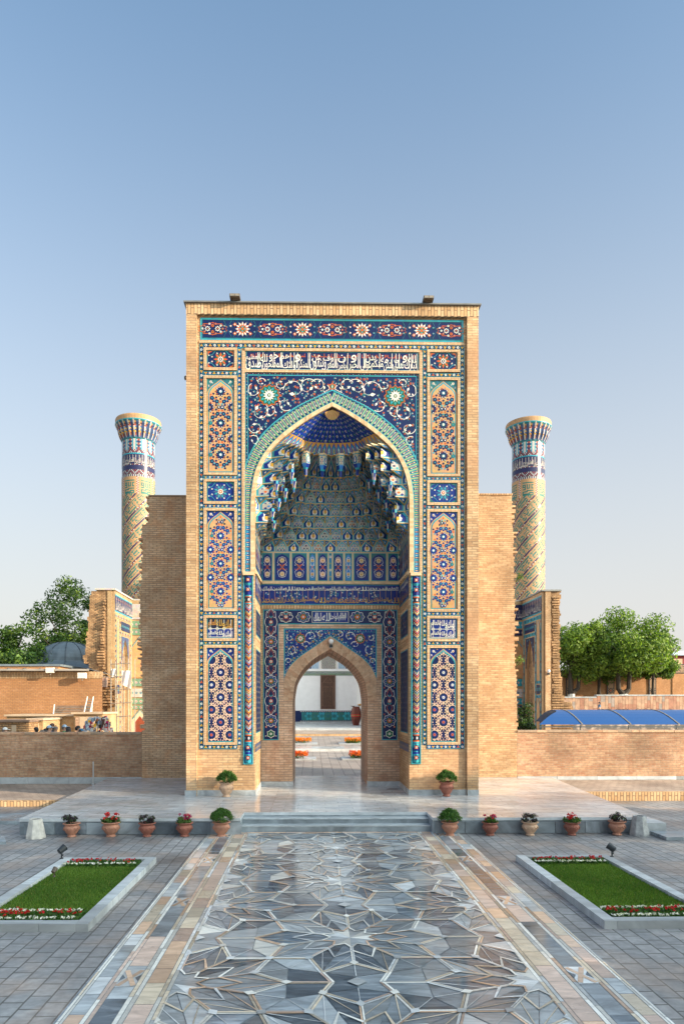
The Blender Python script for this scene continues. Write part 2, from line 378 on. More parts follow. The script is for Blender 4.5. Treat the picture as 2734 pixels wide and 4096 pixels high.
def strip_between(A, B, m, mos, l=1):
    for i in range(len(A)-1): mos.poly([A[i], A[i+1], B[i+1], B[i]], m, l)

# Arabic lettering: joined forms written right to left, turned into flat polygons
AR = {}
for ch, b, n in (('ا', 0xFE8D, 2), ('ب', 0xFE8F, 4), ('ة', 0xFE93, 2), ('ت', 0xFE95, 4), ('ج', 0xFE9D, 4), ('ح', 0xFEA1, 4), ('خ', 0xFEA5, 4),
                 ('د', 0xFEA9, 2), ('ذ', 0xFEAB, 2), ('ر', 0xFEAD, 2), ('ز', 0xFEAF, 2), ('س', 0xFEB1, 4), ('ص', 0xFEB9, 4), ('ط', 0xFEC1, 4),
                 ('ظ', 0xFEC5, 4), ('ع', 0xFEC9, 4), ('غ', 0xFECD, 4), ('ف', 0xFED1, 4), ('ق', 0xFED5, 4), ('ك', 0xFED9, 4), ('ل', 0xFEDD, 4),
                 ('م', 0xFEE1, 4), ('ن', 0xFEE5, 4), ('ه', 0xFEE9, 4), ('و', 0xFEED, 2), ('ى', 0xFEEF, 2), ('ي', 0xFEF1, 4), ('أ', 0xFE83, 2), ('ئ', 0xFE89, 4)):
    AR[ch] = (b, n)
def shape(wd):
    out = []
    for i, ch in enumerate(wd):
        if ch not in AR: out.append(ch); continue
        b, n = AR[ch]
        prev = i > 0 and wd[i-1] in AR and AR[wd[i-1]][1] == 4
        nxt = i < len(wd)-1 and wd[i+1] in AR and n == 4
        out.append(chr(b + (3 if prev and nxt else 2 if nxt else 1 if prev else 0)))
    return ''.join(out[::-1])
TXT = {}
def text2d(wd):
    if wd in TXT: return TXT[wd]
    c = bpy.data.curves.new('lettering', 'FONT'); c.body = shape(wd); c.resolution_u = 2
    c.offset = .010
    o = bpy.data.objects.new('lettering', c); col.objects.link(o)
    dg = bpy.context.evaluated_depsgraph_get(); ev = o.evaluated_get(dg); me = ev.to_mesh()
    vs = [(v.co.x, v.co.y) for v in me.vertices]; fs = [tuple(p.vertices) for p in me.polygons]
    ev.to_mesh_clear(); bpy.data.objects.remove(o); bpy.data.curves.remove(c)
    if not vs: vs = [(0, 0), (1, 0), (0, 1)]; fs = [(0, 1, 2)]
    x0 = min(v[0] for v in vs); x1 = max(v[0] for v in vs); y0 = min(v[1] for v in vs); y1 = max(v[1] for v in vs)
    vs = [((v[0]-x0)/(x1-x0), (v[1]-y0)/(y1-y0)) for v in vs]
    TXT[wd] = (vs, fs); return TXT[wd]
def put_text(mos, wd, x0, x1, z0, z1, m, l=3):
    vs, fs = text2d(wd); i = len(mos.v); k = mos.mi(m); l += JR.random()*.8
    mos.v += [tuple(mos.P((x0+(x1-x0)*a, z0+(z1-z0)*b), l)) for a, b in vs]
    for f in fs: mos.f.append(tuple(i+j for j in f)); mos.m.append(k)
# ================================================================== THE ENTRANCE PORTAL
YF, YFD, YB, YE = 17.85, 17.94, 19.95, 22.8
CX, ZP = .51, .335
SF, SB = 154.6, 138.3
def ZZ(v): return EYE+(2818-v)/SF
def ZB(v): return EYE+(2818-v)/SB
def z1(y): return ZZ(1180+y/1.2852)
def z2(y): return ZZ(2000+y/1.2852)
def z3(y): return ZZ(2560+y/1.2852)
def D(x): return (783-x)/198.7
portal = thing('entrance_portal', 'tall rectangular brick gateway faced with blue tiles, with a deep stalactite-vaulted niche and doorway', 'gateway', (CX, YF, ZP))
def front(Y): return lambda a, b, l: (CX+a, Y-l, b)
def refine(pts): return catmull(pts, 5)
# arch outlines on the front, half (offset, z) from springing up to tip
A_in = [(310, 2290), (310, 2060), (309, 1978), (305, 1940), (293.5, 1893), (275, 1845), (246, 1798), (199, 1751), (142.5, 1706), (67, 1656), (0, 1621)]
A_out = [(327, 2290), (327, 2060), (325, 1985), (320, 1940), (310, 1890), (291, 1843), (261, 1796), (214, 1744), (142, 1687), (67, 1640), (0, 1605)]
A_br = [(350, 2290), (350, 2060), (350, 1960), (350, 1880), (340.6, 1841), (313, 1783), (274, 1728.6), (220, 1678), (142, 1623.5), (64, 1584.6), (0, 1555)]
def half(t):
    lo = [(a/SF, ZZ(v)) for a, v in t]
    return refine(lo)
HI, HO, HB = half(A_in), half(A_out), half(A_br)
def full(h): return [(-a, z) for a, z in h] + [(a, z) for a, z in h[::-1][1:]]
FI, FO, FB = full(HI), full(HO), full(HB)
xl, xr, zt = -3.765, 3.79, 13.05
jw = 310/SF
# ---- masonry body: side piers, the mass above the arch and the depth of the niche
b = MB()
top = 12.77
arch_pts = [(CX+a, z) for a, z in FI]
prof = [(CX+xl, ZP), (CX+xl, zt), (CX+xr, zt), (CX+xr, ZP), (CX+jw, ZP)] + arch_pts[::-1] + [(CX-jw, ZP)]
b.prism(prof, 'y', YFD, YB, 'brick_new')
b.box(CX+xl, CX-1.35, YB+.14, YE, ZP, zt-.01, 'brick_pink'); b.box(CX+1.35, CX+xr, YB+.14, YE, ZP, zt-.01, 'brick_pink')
b.box(CX-1.36, CX+1.36, YB+.16, YE, 6.3, zt-.02, 'brick_pink')
b.build('brick_body', portal)
# raised border of the front
b = MB()
b.box(CX+xl-.003, CX-D(88), YF, YFD, ZP, top-.002, 'brick_new'); b.build('side_border', portal); b = MB()
b.box(CX+D(88), CX+xr+.003, YF, YFD, ZP, top-.002, 'brick_new'); b.build('side_border', portal)
b = MB(); b.box(CX+xl-.004, CX+xr+.004, YF-.01, YFD+.01, top, zt, 'brick_row'); b.build('brick_cornice', portal)
b = MB(); b.box(CX+xl-.06, CX+xr+.06, YF-.07, YE+.05, zt, zt+.035, 'roof_metal') if 'roof_metal' in MATS else None
plain('roof_metal', (.20, .20, .19), .5, .2, 4, metal=.3)
b = MB(); b.box(CX+xl-.06, CX+xr+.06, YF-.07, YE+.05, zt, zt+.035, 'roof_metal'); b.build('coping_sheet', portal)

# ---- white and yellow flowers on a vine: the long narrow bands
def band(m, x0, z0, x1, z1_, leafm=('yellow', 'orange'), ground=None):
    x0, x1 = min(x0, x1), max(x0, x1); z0, z1_ = min(z0, z1_), max(z0, z1_)
    hor = (x1-x0) > (z1_-z0); wd = (z1_-z0) if hor else (x1-x0); L = (x1-x0) if hor else (z1_-z0)
    n = max(2, round(L/.112)); g0 = ground or ('navy' if random.random() < .6 else 'cobalt')
    m.rect(x0, z0, x1, z1_, 'turq', 1)
    e = .014
    if hor: m.rect(x0, z0+e, x1, z1_-e, g0, 2)
    else: m.rect(x0+e, z0, x1-e, z1_, g0, 2)
    def q(t, o): return (x0+t, (z0+z1_)/2+o) if hor else ((x0+x1)/2+o, z0+t)
    m.rib([q(L*i/(n*3), wd*.22*math.sin(math.pi*i/3+.5)) for i in range(n*3+1)], .008, 'turq', 3)
    for i in range(n):
        c = q(L*(i+.5)/n, 0); r = wd*.36
        if i % 2 == 0: m.flower(c[0], c[1], r, 'white', 'orange' if random.random() < .3 else 'teal', 4, 6 if i % 4 else 5, random.random())
        else:
            lm = leafm[0] if random.random() < .7 else leafm[1]; a0 = random.choice((math.pi/2, -math.pi/2, math.pi/6))
            for k in range(3): m.leaf(c[0], c[1], r*1.15, a0+2.1*k, lm, 4, .42)

rows = [('P', 1388.5, 1479.6), ('A', 1500.6, 1899.7), ('P', 1915, 2015.6), ('A', 2031, 2445), ('T', 2460.6, 2564), ('A', 2579.7, 2980.2)]
bands_v = [(1370.6, 1388.5), (1482, 1498.5), (1902, 1914), (2016, 2030), (2446, 2459.5), (2565.2, 2578.5), (2980.8, 2997.3)]
xo, xi, xfo, xfi = D(100), D(122), D(292), D(140)
for s in (-1, 1):
    m = Mos(front(YFD-.012)); m.tr = (lambda p, s=s: (s*p[0], p[1]))
    low = ZZ(2997.3)
    band(m, D(121), ZZ(1370.6)-.002, xo, low, ground='navy'); band(m, D(315), ZZ(1388.5), D(295), ZZ(2980.8))
    for (va, vb) in bands_v[1:]: band(m, D(293.5), ZZ(vb), D(121.5), ZZ(va))
    m.build('floral_border', portal)
    # bricks of the groove inside
    fr = MB()
    def fbox(xa, za, xb, zb, t, d0=.045):
        for q in ((xa, za, xb, za+t), (xa, zb-t, xb, zb), (xa, za+t, xa+t, zb-t), (xb-t, za+t, xb, zb-t)):
            X = sorted((CX+s*q[0], CX+s*q[2])); fr.box(X[0], X[1], YFD-d0, YFD+.005, q[1], q[3], 'brick_frame')
    for kind, va, vb in rows: fbox(D(293.5)+.003, ZZ(vb)+.002, D(121.5)-.003, ZZ(va)-.002, .068)
    X = sorted((CX+s*D(318), CX+s*D(333))); fr.box(X[0], X[1], YFD-.045, YFD+.005, z2(372), ZZ(1388.5)-.08, 'brick_frame')
    fr.build('brick_edging', portal)
band_top = Mos(front(YFD-.012)); band(band_top, -D(122), ZZ(1388.5)+.003, D(122), ZZ(1370.6), ground='navy'); band_top.build('floral_border', portal)
fr = MB(); fr.box(CX-D(100), CX+D(100), YFD-.03, YFD+.004, ZZ(1370.6)+.002, ZZ(1359), 'brick_frame')
fr.box(CX-D(333.5), CX+D(333.5), YFD-.044, YFD+.004, z1(283), ZZ(1388.5)-.003, 'brick_frame'); fr.box(CX-D(333.5), CX+D(333.5), YFD-.045, YFD+.004, z1(394), z1(380), 'brick_frame')
fr.build('brick_edging', portal)

# ---- top frieze: rosettes and lobed medallions
m = Mos(front(YFD-.012)); fx = D(104); fz0, fz1 = z1(228), z1(113)
m.rect(-fx, fz0, fx, fz1, 'turq', 1); m.rect(-fx+.045, fz0+.045, fx-.045, fz1-.045, 'navy', 2); m.frame(-fx+.05, fz0+.05, fx-.05, fz1-.05, .012, 'teal', 3)
cz = (fz0+fz1)/2; hh = (fz1-fz0)/2-.075
def lobed(m, cx, cz, rx, rz, c1, l, n=12, amp=.16):
    m.poly([(cx+rx*(1+amp*math.cos(6*t))*math.cos(t), cz+rz*(1+amp*math.cos(6*t))*math.sin(t)) for t in [2*math.pi*k/36 for k in range(36)]], c1, l)
per = 2*(fx-.32)/8
for i in range(-4, 5):
    cx = i*per*1.0
    if i % 2:
        for q in (-.2, .2):
            for w_ in (-1, 1):
                m.rib([(cx+q*1.15, cz+w_*hh), (cx+q*1.15, cz+w_*hh*.45), (cx+q*.5, cz+w_*hh*.9)], .010, 'teal', 3)
                m.radial(cx+q, cz+w_*hh*.55, lambda k: .05, 4, 'orange', 3, 0); m.disc(cx+q, cz+w_*hh*.55, .018, 'white', 4, 6)
        for k in range(12): m.leaf(cx, cz, hh*.92, math.pi*k/6, 'white', 4, .2)
        for k in range(12): m.leaf(cx, cz, hh*.74, math.pi*(k+.5)/6, 'orange', 5, .18)
        for k in range(8): m.leaf(cx, cz, hh*.5, math.pi*k/4, 'green' if k % 2 else 'turq', 6, .25)
        m.disc(cx, cz, hh*.2, 'orange', 7)
    else:
        lobed(m, cx, cz, .40 if abs(i) < 4 else .26, hh*.95, 'navy', 3)
        for k in range(10):
            t = 2*math.pi*k/10; px, pz = cx+.26*math.cos(t), cz+hh*.62*math.sin(t)
            m.flower(px, pz, .034, 'white' if k % 2 else 'orange', 'turq', 5)
        m.rib([(cx+.33*math.cos(2*math.pi*k/20)*(1+.2*(k % 2)), cz+hh*.6*math.sin(2*math.pi*k/20)*(1+.25*(k % 2))) for k in range(20)], .016, 'orange', 4, True)
        for ox in (-.13, .13): m.star(cx+ox, cz, .075, .05, 8, 'white', 5); m.disc(cx+ox, cz, .04, 'navy', 6, 8); m.disc(cx+ox, cz, .018, 'orange', 7, 6)
        for w_ in (-1, 1): m.flower(cx, cz+w_*hh*.38, .05, 'orange', 'green', 5, 6)
    if i < 4:
        mx = cx+per/2
        for w_ in (-1, 1):
            m.rib([(mx-.1, cz+w_*hh), (mx, cz+w_*.02), (mx+.1, cz+w_*hh)], .012, 'teal', 4)
            for ox in (-.08, .08): m.flower(mx+ox, cz+w_*hh*.35, .028, 'turq' if ox < 0 else 'white', 'orange', 5)
m.build('top_frieze', portal)

# ---- small square panels with a star flower
def small_panel(m, x0, z0, x1, z1_, variant):
    cx, cz = (x0+x1)/2, (z0+z1_)/2; w_, h_ = (x1-x0)/2, (z1_-z0)/2
    m.rect(x0, z0, x1, z1_, 'turq', 1); m.rect(x0+.018, z0+.018, x1-.018, z1_-.018, 'navy' if variant == 0 else 'cobalt', 2)
    oc = 'orange' if variant == 0 else 'dullblue'
    for k in range(8):
        t = math.pi*k/4; m.leaf(cx+.05*math.cos(t), cz+.05*math.sin(t), h_*.62, t, oc, 3, .22); m.leaf(cx+.07*math.cos(t+.39), cz+.07*math.sin(t+.39), h_*.45, t+.39, 'green' if variant == 0 else 'turq', 4, .2)
    m.star(cx, cz, .085, .055, 10, 'white', 5); m.disc(cx, cz, .045, 'orange' if variant else 'navy', 6, 8); m.disc(cx, cz, .02, 'white', 7, 6)
    for k in range(8):
        t = math.pi*(k+.5)/4; m.flower(cx+w_*.68*math.cos(t), cz+h_*.72*math.sin(t), .026, 'white', oc, 5)
    for sx in (-1, 1):
        for sz in (-1, 1):
            m.poly([(cx+sx*(w_-.02), cz+sz*(h_-.02)), (cx+sx*(w_-.15), cz+sz*(h_-.02)), (cx+sx*(w_-.06), cz+sz*(h_-.06)), (cx+sx*(w_-.02), cz+sz*(h_-.13))], oc if variant == 0 else 'teal', 4)
            m.rib([(cx+sx*w_*.4, cz+sz*h_*.9), (cx+sx*w_*.6, cz+sz*h_*.55), (cx+sx*w_*.88, cz+sz*h_*.35)], .012, 'turq', 4)
            m.flower(cx+sx*(w_-.05), cz+sz*(h_*.45), .022, 'white', 'orange', 5)

# ---- decagonal tile geometry
def deca_points(A, x0, z0, x1, z1_, cx, cz, vertical=True):
    """centres of touching decagons on the rhombic lattice; the long diagonal is vertical or horizontal"""
    Lg, Sh = 3.236*A, 2.351*A; out = []
    for i in range(-8, 9):
        for j in range(-14, 15):
            a, c = (i*Sh, j*Lg) if vertical else (i*Lg, j*Sh)
            out += [(cx+a, cz+c), (cx+a+(Sh if vertical else Lg)/2, cz+c+(Lg if vertical else Sh)/2)]
    return [p for p in out if x0-A < p[0] < x1+A and z0-A < p[1] < z1_+A]
def clip_rib(m, p, q, w_, mt, l, poly, marg=0):
    n = max(2, int(math.hypot(q[0]-p[0], q[1]-p[1])/.025)); run = []
    for i in range(n+1):
        t = i/n; c = (p[0]+(q[0]-p[0])*t, p[1]+(q[1]-p[1])*t)
        if inside(c, poly): run.append(c)
        else:
            if len(run) > 1: m.rib([run[0], run[-1]], w_, mt, l)
            run = []
    if len(run) > 1: m.rib([run[0], run[-1]], w_, mt, l)
def arched(m, x0, z0, x1, z1_, style, A, cz):
    cx = (x0+x1)/2; hw = (x1-x0)/2
    sp = z1_-.40*(hw/.33)
    shape_ = [(hw, z0), (hw, sp), (hw*.94, sp+.10), (hw*.72, sp+.21), (hw*.35, sp+.31), (0, z1_-.02)]
    hs = [shape_[0]]+catmull(shape_[1:], 4)
    outer = [(cx-a, z) for a, z in hs]+[(cx+a, z) for a, z in hs[::-1][1:]]
    def inset(k, dz): return [(cx-max(0, a-k)*(1 if a else 1), z+(dz if z <= z0+.001 else -dz*.9)) for a, z in hs]+[(cx+max(0, a-k), z+(dz if z <= z0+.001 else -dz*.9)) for a, z in hs[::-1][1:]]
    # corner pieces above the little arch
    m.rect(x0, z0, x1, z1_+.0, 'turq', 0); m.rect(x0+.012, sp, x1-.012, z1_-.012, 'cobalt' if style else 'teal', 1)
    for s in (-1, 1):
        m.flower(cx+s*hw*.72, z1_-.085, .04, 'white', 'orange', 2, 8)
        for k in range(4): m.flower(cx+s*(hw*.45+.05*k), z1_-.035-.05*(k % 2)-.03*k, .018, 'white' if k % 2 else ('yellow' if style else 'turq'), 'navy', 2)
        m.flower(cx+s*hw*.86, z1_-.20, .02, 'white', 'orange', 2)
    m.poly(outer, 'terra', 4); m.poly(inset(.035, .0), 'turq', 6); I = inset(.058, .03)
    m.poly(I, {0: 'terra', 1: 'terra', 2: 'navy'}[style], 8)
    flat = [p for p in I]; seen = set()
    for p in deca_points(A, x0, z0, x1, z1_, cx, cz):
        blue = 'cobalt' if style == 1 and p[1] < ZZ(2100) else 'navy'
        if style < 2:
            if inside(p, flat) and dist_edge(p, flat) > .05 or abs(p[0]-cx) > hw*.6 and z0+.1 < p[1] < sp:
                r = A*.58
                for k in range(10):
                    t = math.pi*k/5; c = (p[0]+r*.62*math.cos(t), p[1]+r*.62*math.sin(t))
                    if inside(c, flat): m.leaf(p[0]+r*.2*math.cos(t), p[1]+r*.2*math.sin(t), r*.86, t, blue, 9, .34); m.leaf(p[0]+r*.62*math.cos(t), p[1]+r*.62*math.sin(t), r*.3, t, 'orange' if k % 3 == 0 else 'white', 11, .3)
                if inside(p, flat) and dist_edge(p, flat) > .03:
                    m.disc(p[0], p[1], r*.66, blue, 10, 10); m.star(p[0], p[1], r*.42, r*.2, 8, 'turq', 11); m.disc(p[0], p[1], r*.22, 'white', 12, 8)
            for k in range(5):
                t = math.pi*(k)/5; c = (p[0]+A*math.cos(t), p[1]+A*math.sin(t))
                if inside(c, flat) and dist_edge(c, flat) > .022: m.radial(c[0], c[1], lambda q: A*.25, 5, blue if k % 5 else 'teal', 10, t); m.star(c[0], c[1], A*.12, A*.04, 5, 'turq', 11, t)
            for k in range(10):
                t = math.pi*(k+.5)/5; c = (p[0]+A*1.0515*math.cos(t), p[1]+A*1.0515*math.sin(t)); ky = (round(c[0], 2), round(c[1], 2))
                if ky in seen or not inside(c, flat) or dist_edge(c, flat) < .02: continue
                seen.add(ky); m.radial(c[0], c[1], lambda q: A*.12, 4, 'orange' if k % 2 else 'turq', 9, t)
                c = (p[0]+A*.76*math.cos(t), p[1]+A*.76*math.sin(t))
                if inside(c, flat) and dist_edge(c, flat) > .02: m.radial(c[0], c[1], lambda q: A*.13, 5, blue, 9, t)
            for oy in (1,):
                for q in (0, 1):
                    c = (p[0]+oy*1.1755*A, p[1]) if q == 0 else (p[0], p[1]+oy*A*1.28)
                    if inside(c, flat) and dist_edge(c, flat) > .04 and (q == 0):
                        [m.radial(c[0]+w_*A*.17, c[1], lambda k_: A*.19, 5, blue, 11, 0 if w_ > 0 else math.pi) for w_ in (-1, 1)]
                        for w_ in (-1, 1): m.disc(c[0]+w_*A*.17, c[1], A*.09, 'white', 12, 4)
        else:
            mids = [(p[0]+A*math.cos(math.pi*k/5), p[1]+A*math.sin(math.pi*k/5)) for k in range(10)]
            xs = [(p[0]+A*.70*math.cos(math.pi*(k+.5)/5), p[1]+A*.70*math.sin(math.pi*(k+.5)/5)) for k in range(10)]
            for k in range(10):
                clip_rib(m, mids[k], xs[k], .017, 'pinkish', 12, flat); clip_rib(m, xs[k], mids[(k+1) % 10], .017, 'pinkish', 12, flat)
                v0 = (p[0]+A*1.12*math.cos(math.pi*(k+.5)/5), p[1]+A*1.12*math.sin(math.pi*(k+.5)/5)); clip_rib(m, xs[k], v0, .015, 'pinkish', 12, flat)
                clip_rib(m, mids[k], mids[(k+3) % 10], .014, 'pinkish', 13, flat)
                c = (p[0]+A*.86*math.cos(math.pi*k/5), p[1]+A*.86*math.sin(math.pi*k/5))
                if inside(c, flat): m.flower(c[0], c[1], A*.10, 'white' if k % 2 else 'turq', 'green', 10)
                c = (p[0]+A*.5*math.cos(math.pi*(k+.5)/5), p[1]+A*.5*math.sin(math.pi*(k+.5)/5))
                if inside(c, flat): m.leaf(c[0], c[1], A*.16, math.pi*(k+.5)/5, 'white' if k % 2 else 'turq', 10, .35)
            if inside(p, flat) and dist_edge(p, flat) > .05:
                m.star(p[0], p[1], A*.36, A*.26, 10, 'deepblue', 14); m.flower(p[0], p[1], A*.22, 'orange' if p[1] < 2.6 else 'white', 'navy', 15, 8)

for s in (-1, 1):
    k = 0
    for kind, va, vb in rows:
        x0, x1 = D(279), D(138); z0, z1_ = ZZ(vb)+.07, ZZ(va)-.07
        m = Mos(front(YFD-.004)); m.tr = (lambda p, s=s: (s*p[0], p[1]))
        if kind == 'P': small_panel(m, x0, z0, x1, z1_, 0 if va < 1500 else 1); m.build('square_tile_panel', portal)
        elif kind == 'A': arched(m, x0, z0, x1, z1_, k, (.2534, .2225, .20)[k], (ZZ(1691), ZZ(2254), ZZ(2890))[k]); k += 1; m.build('arched_tile_panel', portal)
        else:
            m.tr = None; x0, x1 = sorted((s*x0, s*x1)); cz = (z0+z1_)/2
            m.rect(x0, z0, x1, z1_, 'turq', 1); m.rect(x0+.018, z0+.018, x1-.018, z1_-.018, 'black_tile' if s < 0 else 'cobalt', 2)
            if s < 0: m.rect(x0+.018, z0+.018, x1-.018, cz-.02, 'cobalt', 3)
            for i, wd in enumerate(('العالم', 'ولله', 'الملك')):
                a = x0+.03+(x1-x0-.06)*i/3; put_text(m, wd, a, a+(x1-x0-.06)/3-.01, cz+.0 if s < 0 else cz+.02, z1_-.04, 'gold' if s < 0 else 'white', 5)
                put_text(m, wd, a, a+(x1-x0-.06)/3-.01, z0+.05, cz-.07, 'white', 5)
            for i in range(4):
                c = x0+(x1-x0)*(i+.5)/4; m.ring(c, cz-.015, .035, .010, 'white', 5, 10); m.rib([(c, z0+.04), (c, z1_-.04)], .010, 'white', 5)
            m.rib([(x0+.03, cz-.015), (x1-.03, cz-.015)], .012, 'white', 5); m.rib([(x0+.03, z0+.035), (x1-.03, z0+.035)], .012, 'white', 5)
            m.build('inscription_panel', portal)

# ---- the long inscription over the arch
m = Mos(front(YFD-.006)); ix0, ix1 = -D(338), D(338)
iz0, iz1 = z1(380), z1(283)
m.rect(ix0, iz0, ix1, iz1, 'turq', 1); m.rect(ix0+.02, iz0+.03, ix1-.02, iz1-.02, 'navy', 2)
def ua(x): return (960+x/4.126-1329)/SF
def ub(x): return (1320+x/4.126-1329)/SF
zb0, zb1, zc0, zc1 = ZZ(1474), ZZ(1438), ZZ(1444), ZZ(1408)
for wd, a, c in (('صدق', ua(90), ua(345)), ('المفلحون', ua(355), ua(690)), ('أولئك', ua(695), ua(945)), ('المنكر', ua(955), ua(1150)), ('وينهون', ua(1155), ua(1420)), ('بالمعر', ua(1430), ub(130)),
                 ('ويأمر', ub(135), ub(300)), ('الخير', ub(310), ub(500)), ('عوالى', ub(505), ub(675)), ('منكم', ub(680), ub(880)), ('ولتكن', ub(890), ub(1050)), ('تعالى', ub(1065), ub(1225)), ('تبارك', ub(1235), ub(1435)), ('قال', ub(1442), ub(1505))):
    put_text(m, wd, a, c, zb0-.015, zb1+.05, 'white', 5)
for wd, a, c in (('العظيم', ua(90), ua(330)), ('لله', ua(335), ua(450)), ('حو', ua(480), ua(630)), ('هم', ua(650), ua(820)), ('و', ua(900), ua(1000)), ('عن', ua(1190), ua(1330)), ('وف', ua(1370), ua(1540)),
                 ('ن', ub(130), ub(260)), ('و', ub(345), ub(440)), ('يدن', ub(590), ub(760)), ('مة', ub(840), ub(960)), ('لى', ub(1065), ub(1150)), ('و', ub(1200), ub(1280)), ('لله', ub(1290), ub(1420))):
    put_text(m, wd, a, c, zc0, zc1-.03, 'white', 6)
for x in [ua(t) for t in (290, 315, 375, 560, 668, 690, 830, 890, 945, 1125, 1150)]+[ub(t) for t in (75, 105, 290, 465, 490, 560, 585, 820, 1025, 1090, 1145, 1310, 1350, 1435, 1480)]:
    m.rib([(x, ZZ(1466)), (x+.005, iz1-.035)], .016, 'white', 5)
for ra, rb in ((205, 560), (590, 1080), (1190, 1520)): m.rib([(ua(ra), ZZ(1421)), (ua(rb), ZZ(1421))], .012, 'orange', 3)
for ra, rb in ((20, 430), (520, 900), (960, 1420)): m.rib([(ub(ra), ZZ(1423)), (ub(rb), ZZ(1423))], .012, 'orange', 3)
for i in range(52):
    x = ix0+.12+i*(ix1-ix0-.24)/51+random.uniform(-.02, .02); h_ = random.uniform(.04, .1)
    m.rib([(x, ZZ(1423)), (x+random.uniform(-.015, .015), ZZ(1423)+h_)], .013, 'orange', 3)
    if i % 3 == 0: m.ring(x+.03, ZZ(1423)+.05, .022, .011, 'orange', 3, 8)
m.build('inscription_panel', portal)

# ---- spandrels with scrolls, around the arch
m = Mos(front(YFD-.008)); sx = D(334); st = z1(394)
FBc = [(max(-sx+.004, min(sx-.004, a)), z) for a, z in FB]
reg = [(-sx, FB[0][1])]+FBc+[(sx, FB[0][1]), (sx, st), (-sx, st)]
m.poly(reg, 'turq', 0)
e = .055
FBs = [(a*.985, z+.05*(1-abs(a)/2.27*.6)) for a, z in FB if z > ZZ(1850) and abs(a) < 2.15]
ins = [(-sx+e+.03, FBs[0][1])]+FBs[1:-1]+[(sx-e-.03, FBs[-1][1]), (sx-e-.03, st-e-.02), (-sx+e+.03, st-e-.02)]
m.poly(ins, 'navy', 2)
for off, mt, w_ in ((.028, 'navy', .034),):
    path = [(-sx+off+.012, ZZ(1900)), (-sx+off+.012, st-off), (sx-off-.012, st-off), (sx-off-.012, ZZ(1900))]
    m.rib([path[0], path[1]], w_, mt, 2); m.rib([path[1], path[2]], w_, mt, 2); m.rib([path[2], path[3]], w_, mt, 2)
    for i in range(62):
        x = -sx+.06+i*(2*sx-.12)/61; m.flower(x, st-off, .014, 'orange' if i % 2 else 'white', 'navy', 4, 4)
    for s in (-1, 1):
        for i in range(30):
            z = ZZ(1890)+i*(st-ZZ(1890)-.05)/29; m.flower(s*(sx-off-.012), z, .014, 'orange' if i % 2 else 'white', 'navy', 4, 4)
def arc_along(pts, step):
    out = []; acc = 0
    for a, c in zip(pts, pts[1:]):
        L = math.hypot(c[0]-a[0], c[1]-a[1]); t = step-acc if acc else 0
        while t <= L:
            k = t/L if L else 0; out.append((a[0]+(c[0]-a[0])*k, a[1]+(c[1]-a[1])*k, (c[0]-a[0])/(L or 1), (c[1]-a[1])/(L or 1))); t += step
        acc = (L-(t-step)) % step
    return out
G1 = [p for p in FBs]
m.rib([(a, z-.01) for a, z in G1], .03, 'navy', 3)
for i, (x, z, dx, dz) in enumerate(arc_along([(a, z-.01) for a, z in G1], .06)): m.flower(x, z, .014, 'orange' if i % 2 else 'white', 'navy', 5, 4)
rnd = random.Random(3)
def scrolls(m, s, spots, region, wv=.024, white='white', small='orange', vine='turq', nsm=90, vr=.09):
    used = []
    for (x, z, r, tw, d) in spots:
        n = 26; pts = []; r = r*1.22
        for i in range(n+1):
            t = i/n; a = d+tw*t*4.6; rr = r*(1-.62*t); pts.append((s*(x+rr*math.cos(a)), z+rr*math.sin(a)))
        pts = [p for p in pts if inside(p, region)]
        if len(pts) > 3:
            m.rib(pts, wv, white, 7, taper=True); q = pts[-1]; m.leaf(q[0], q[1], r*.55, math.atan2(pts[-1][1]-pts[-2][1], pts[-1][0]-pts[-2][0]), white, 7, .3)
            for k in (8, 15):
                if k < len(pts): q = pts[k]; m.leaf(q[0], q[1], r*.42, d+tw*k*.18+2.2, white, 7, .28)
    for i in range(nsm*9):
        p = (rnd.uniform(min(q[0] for q in region), max(q[0] for q in region)), rnd.uniform(min(q[1] for q in region), max(q[1] for q in region)))
        if p[0]*s < 0: continue
        if not inside(p, region) or dist_edge(p, region) < .05: continue
        if any(math.hypot(p[0]-q[0], p[1]-q[1]) < vr for q in used): continue
        used.append(p)
        if len(used) > nsm: break
        a = rnd.uniform(0, 6.3); m.rib([(p[0]+vr*.75*math.cos(a+k*.8)*(k/5), p[1]+vr*.75*math.sin(a+k*.8)*(k/5)) for k in range(6)], .011, vine, 4)
        m.leaf(p[0], p[1], vr*.6, a+2, vine, 4, .2)
        if len(used) % 2: m.flower(p[0], p[1], rnd.uniform(.026, .040), small, 'navy' if len(used) % 4 else 'white', 5)
        else: m.flower(p[0], p[1], .018, white, small, 5, 4)
def big_rosette(m, x, z, r):
    m.star(x, z, r, r*.82, 12, 'orange', 8); m.star(x, z, r*.9, r*.74, 12, 'green', 9)
    for k in range(12): t = math.pi*k/6; m.leaf(x+r*.45*math.cos(t), z+r*.45*math.sin(t), r*.36, t, 'turq', 10, .3)
    m.disc(x, z, r*.5, 'green', 11, 16)
    for k in range(12): t = math.pi*k/6+.26; m.leaf(x, z, r*.56, t, 'white', 12, .17)
    m.disc(x, z, r*.16, 'green', 13, 8); m.disc(x, z, r*.08, 'white', 14, 6)
zr = ZZ(1578)
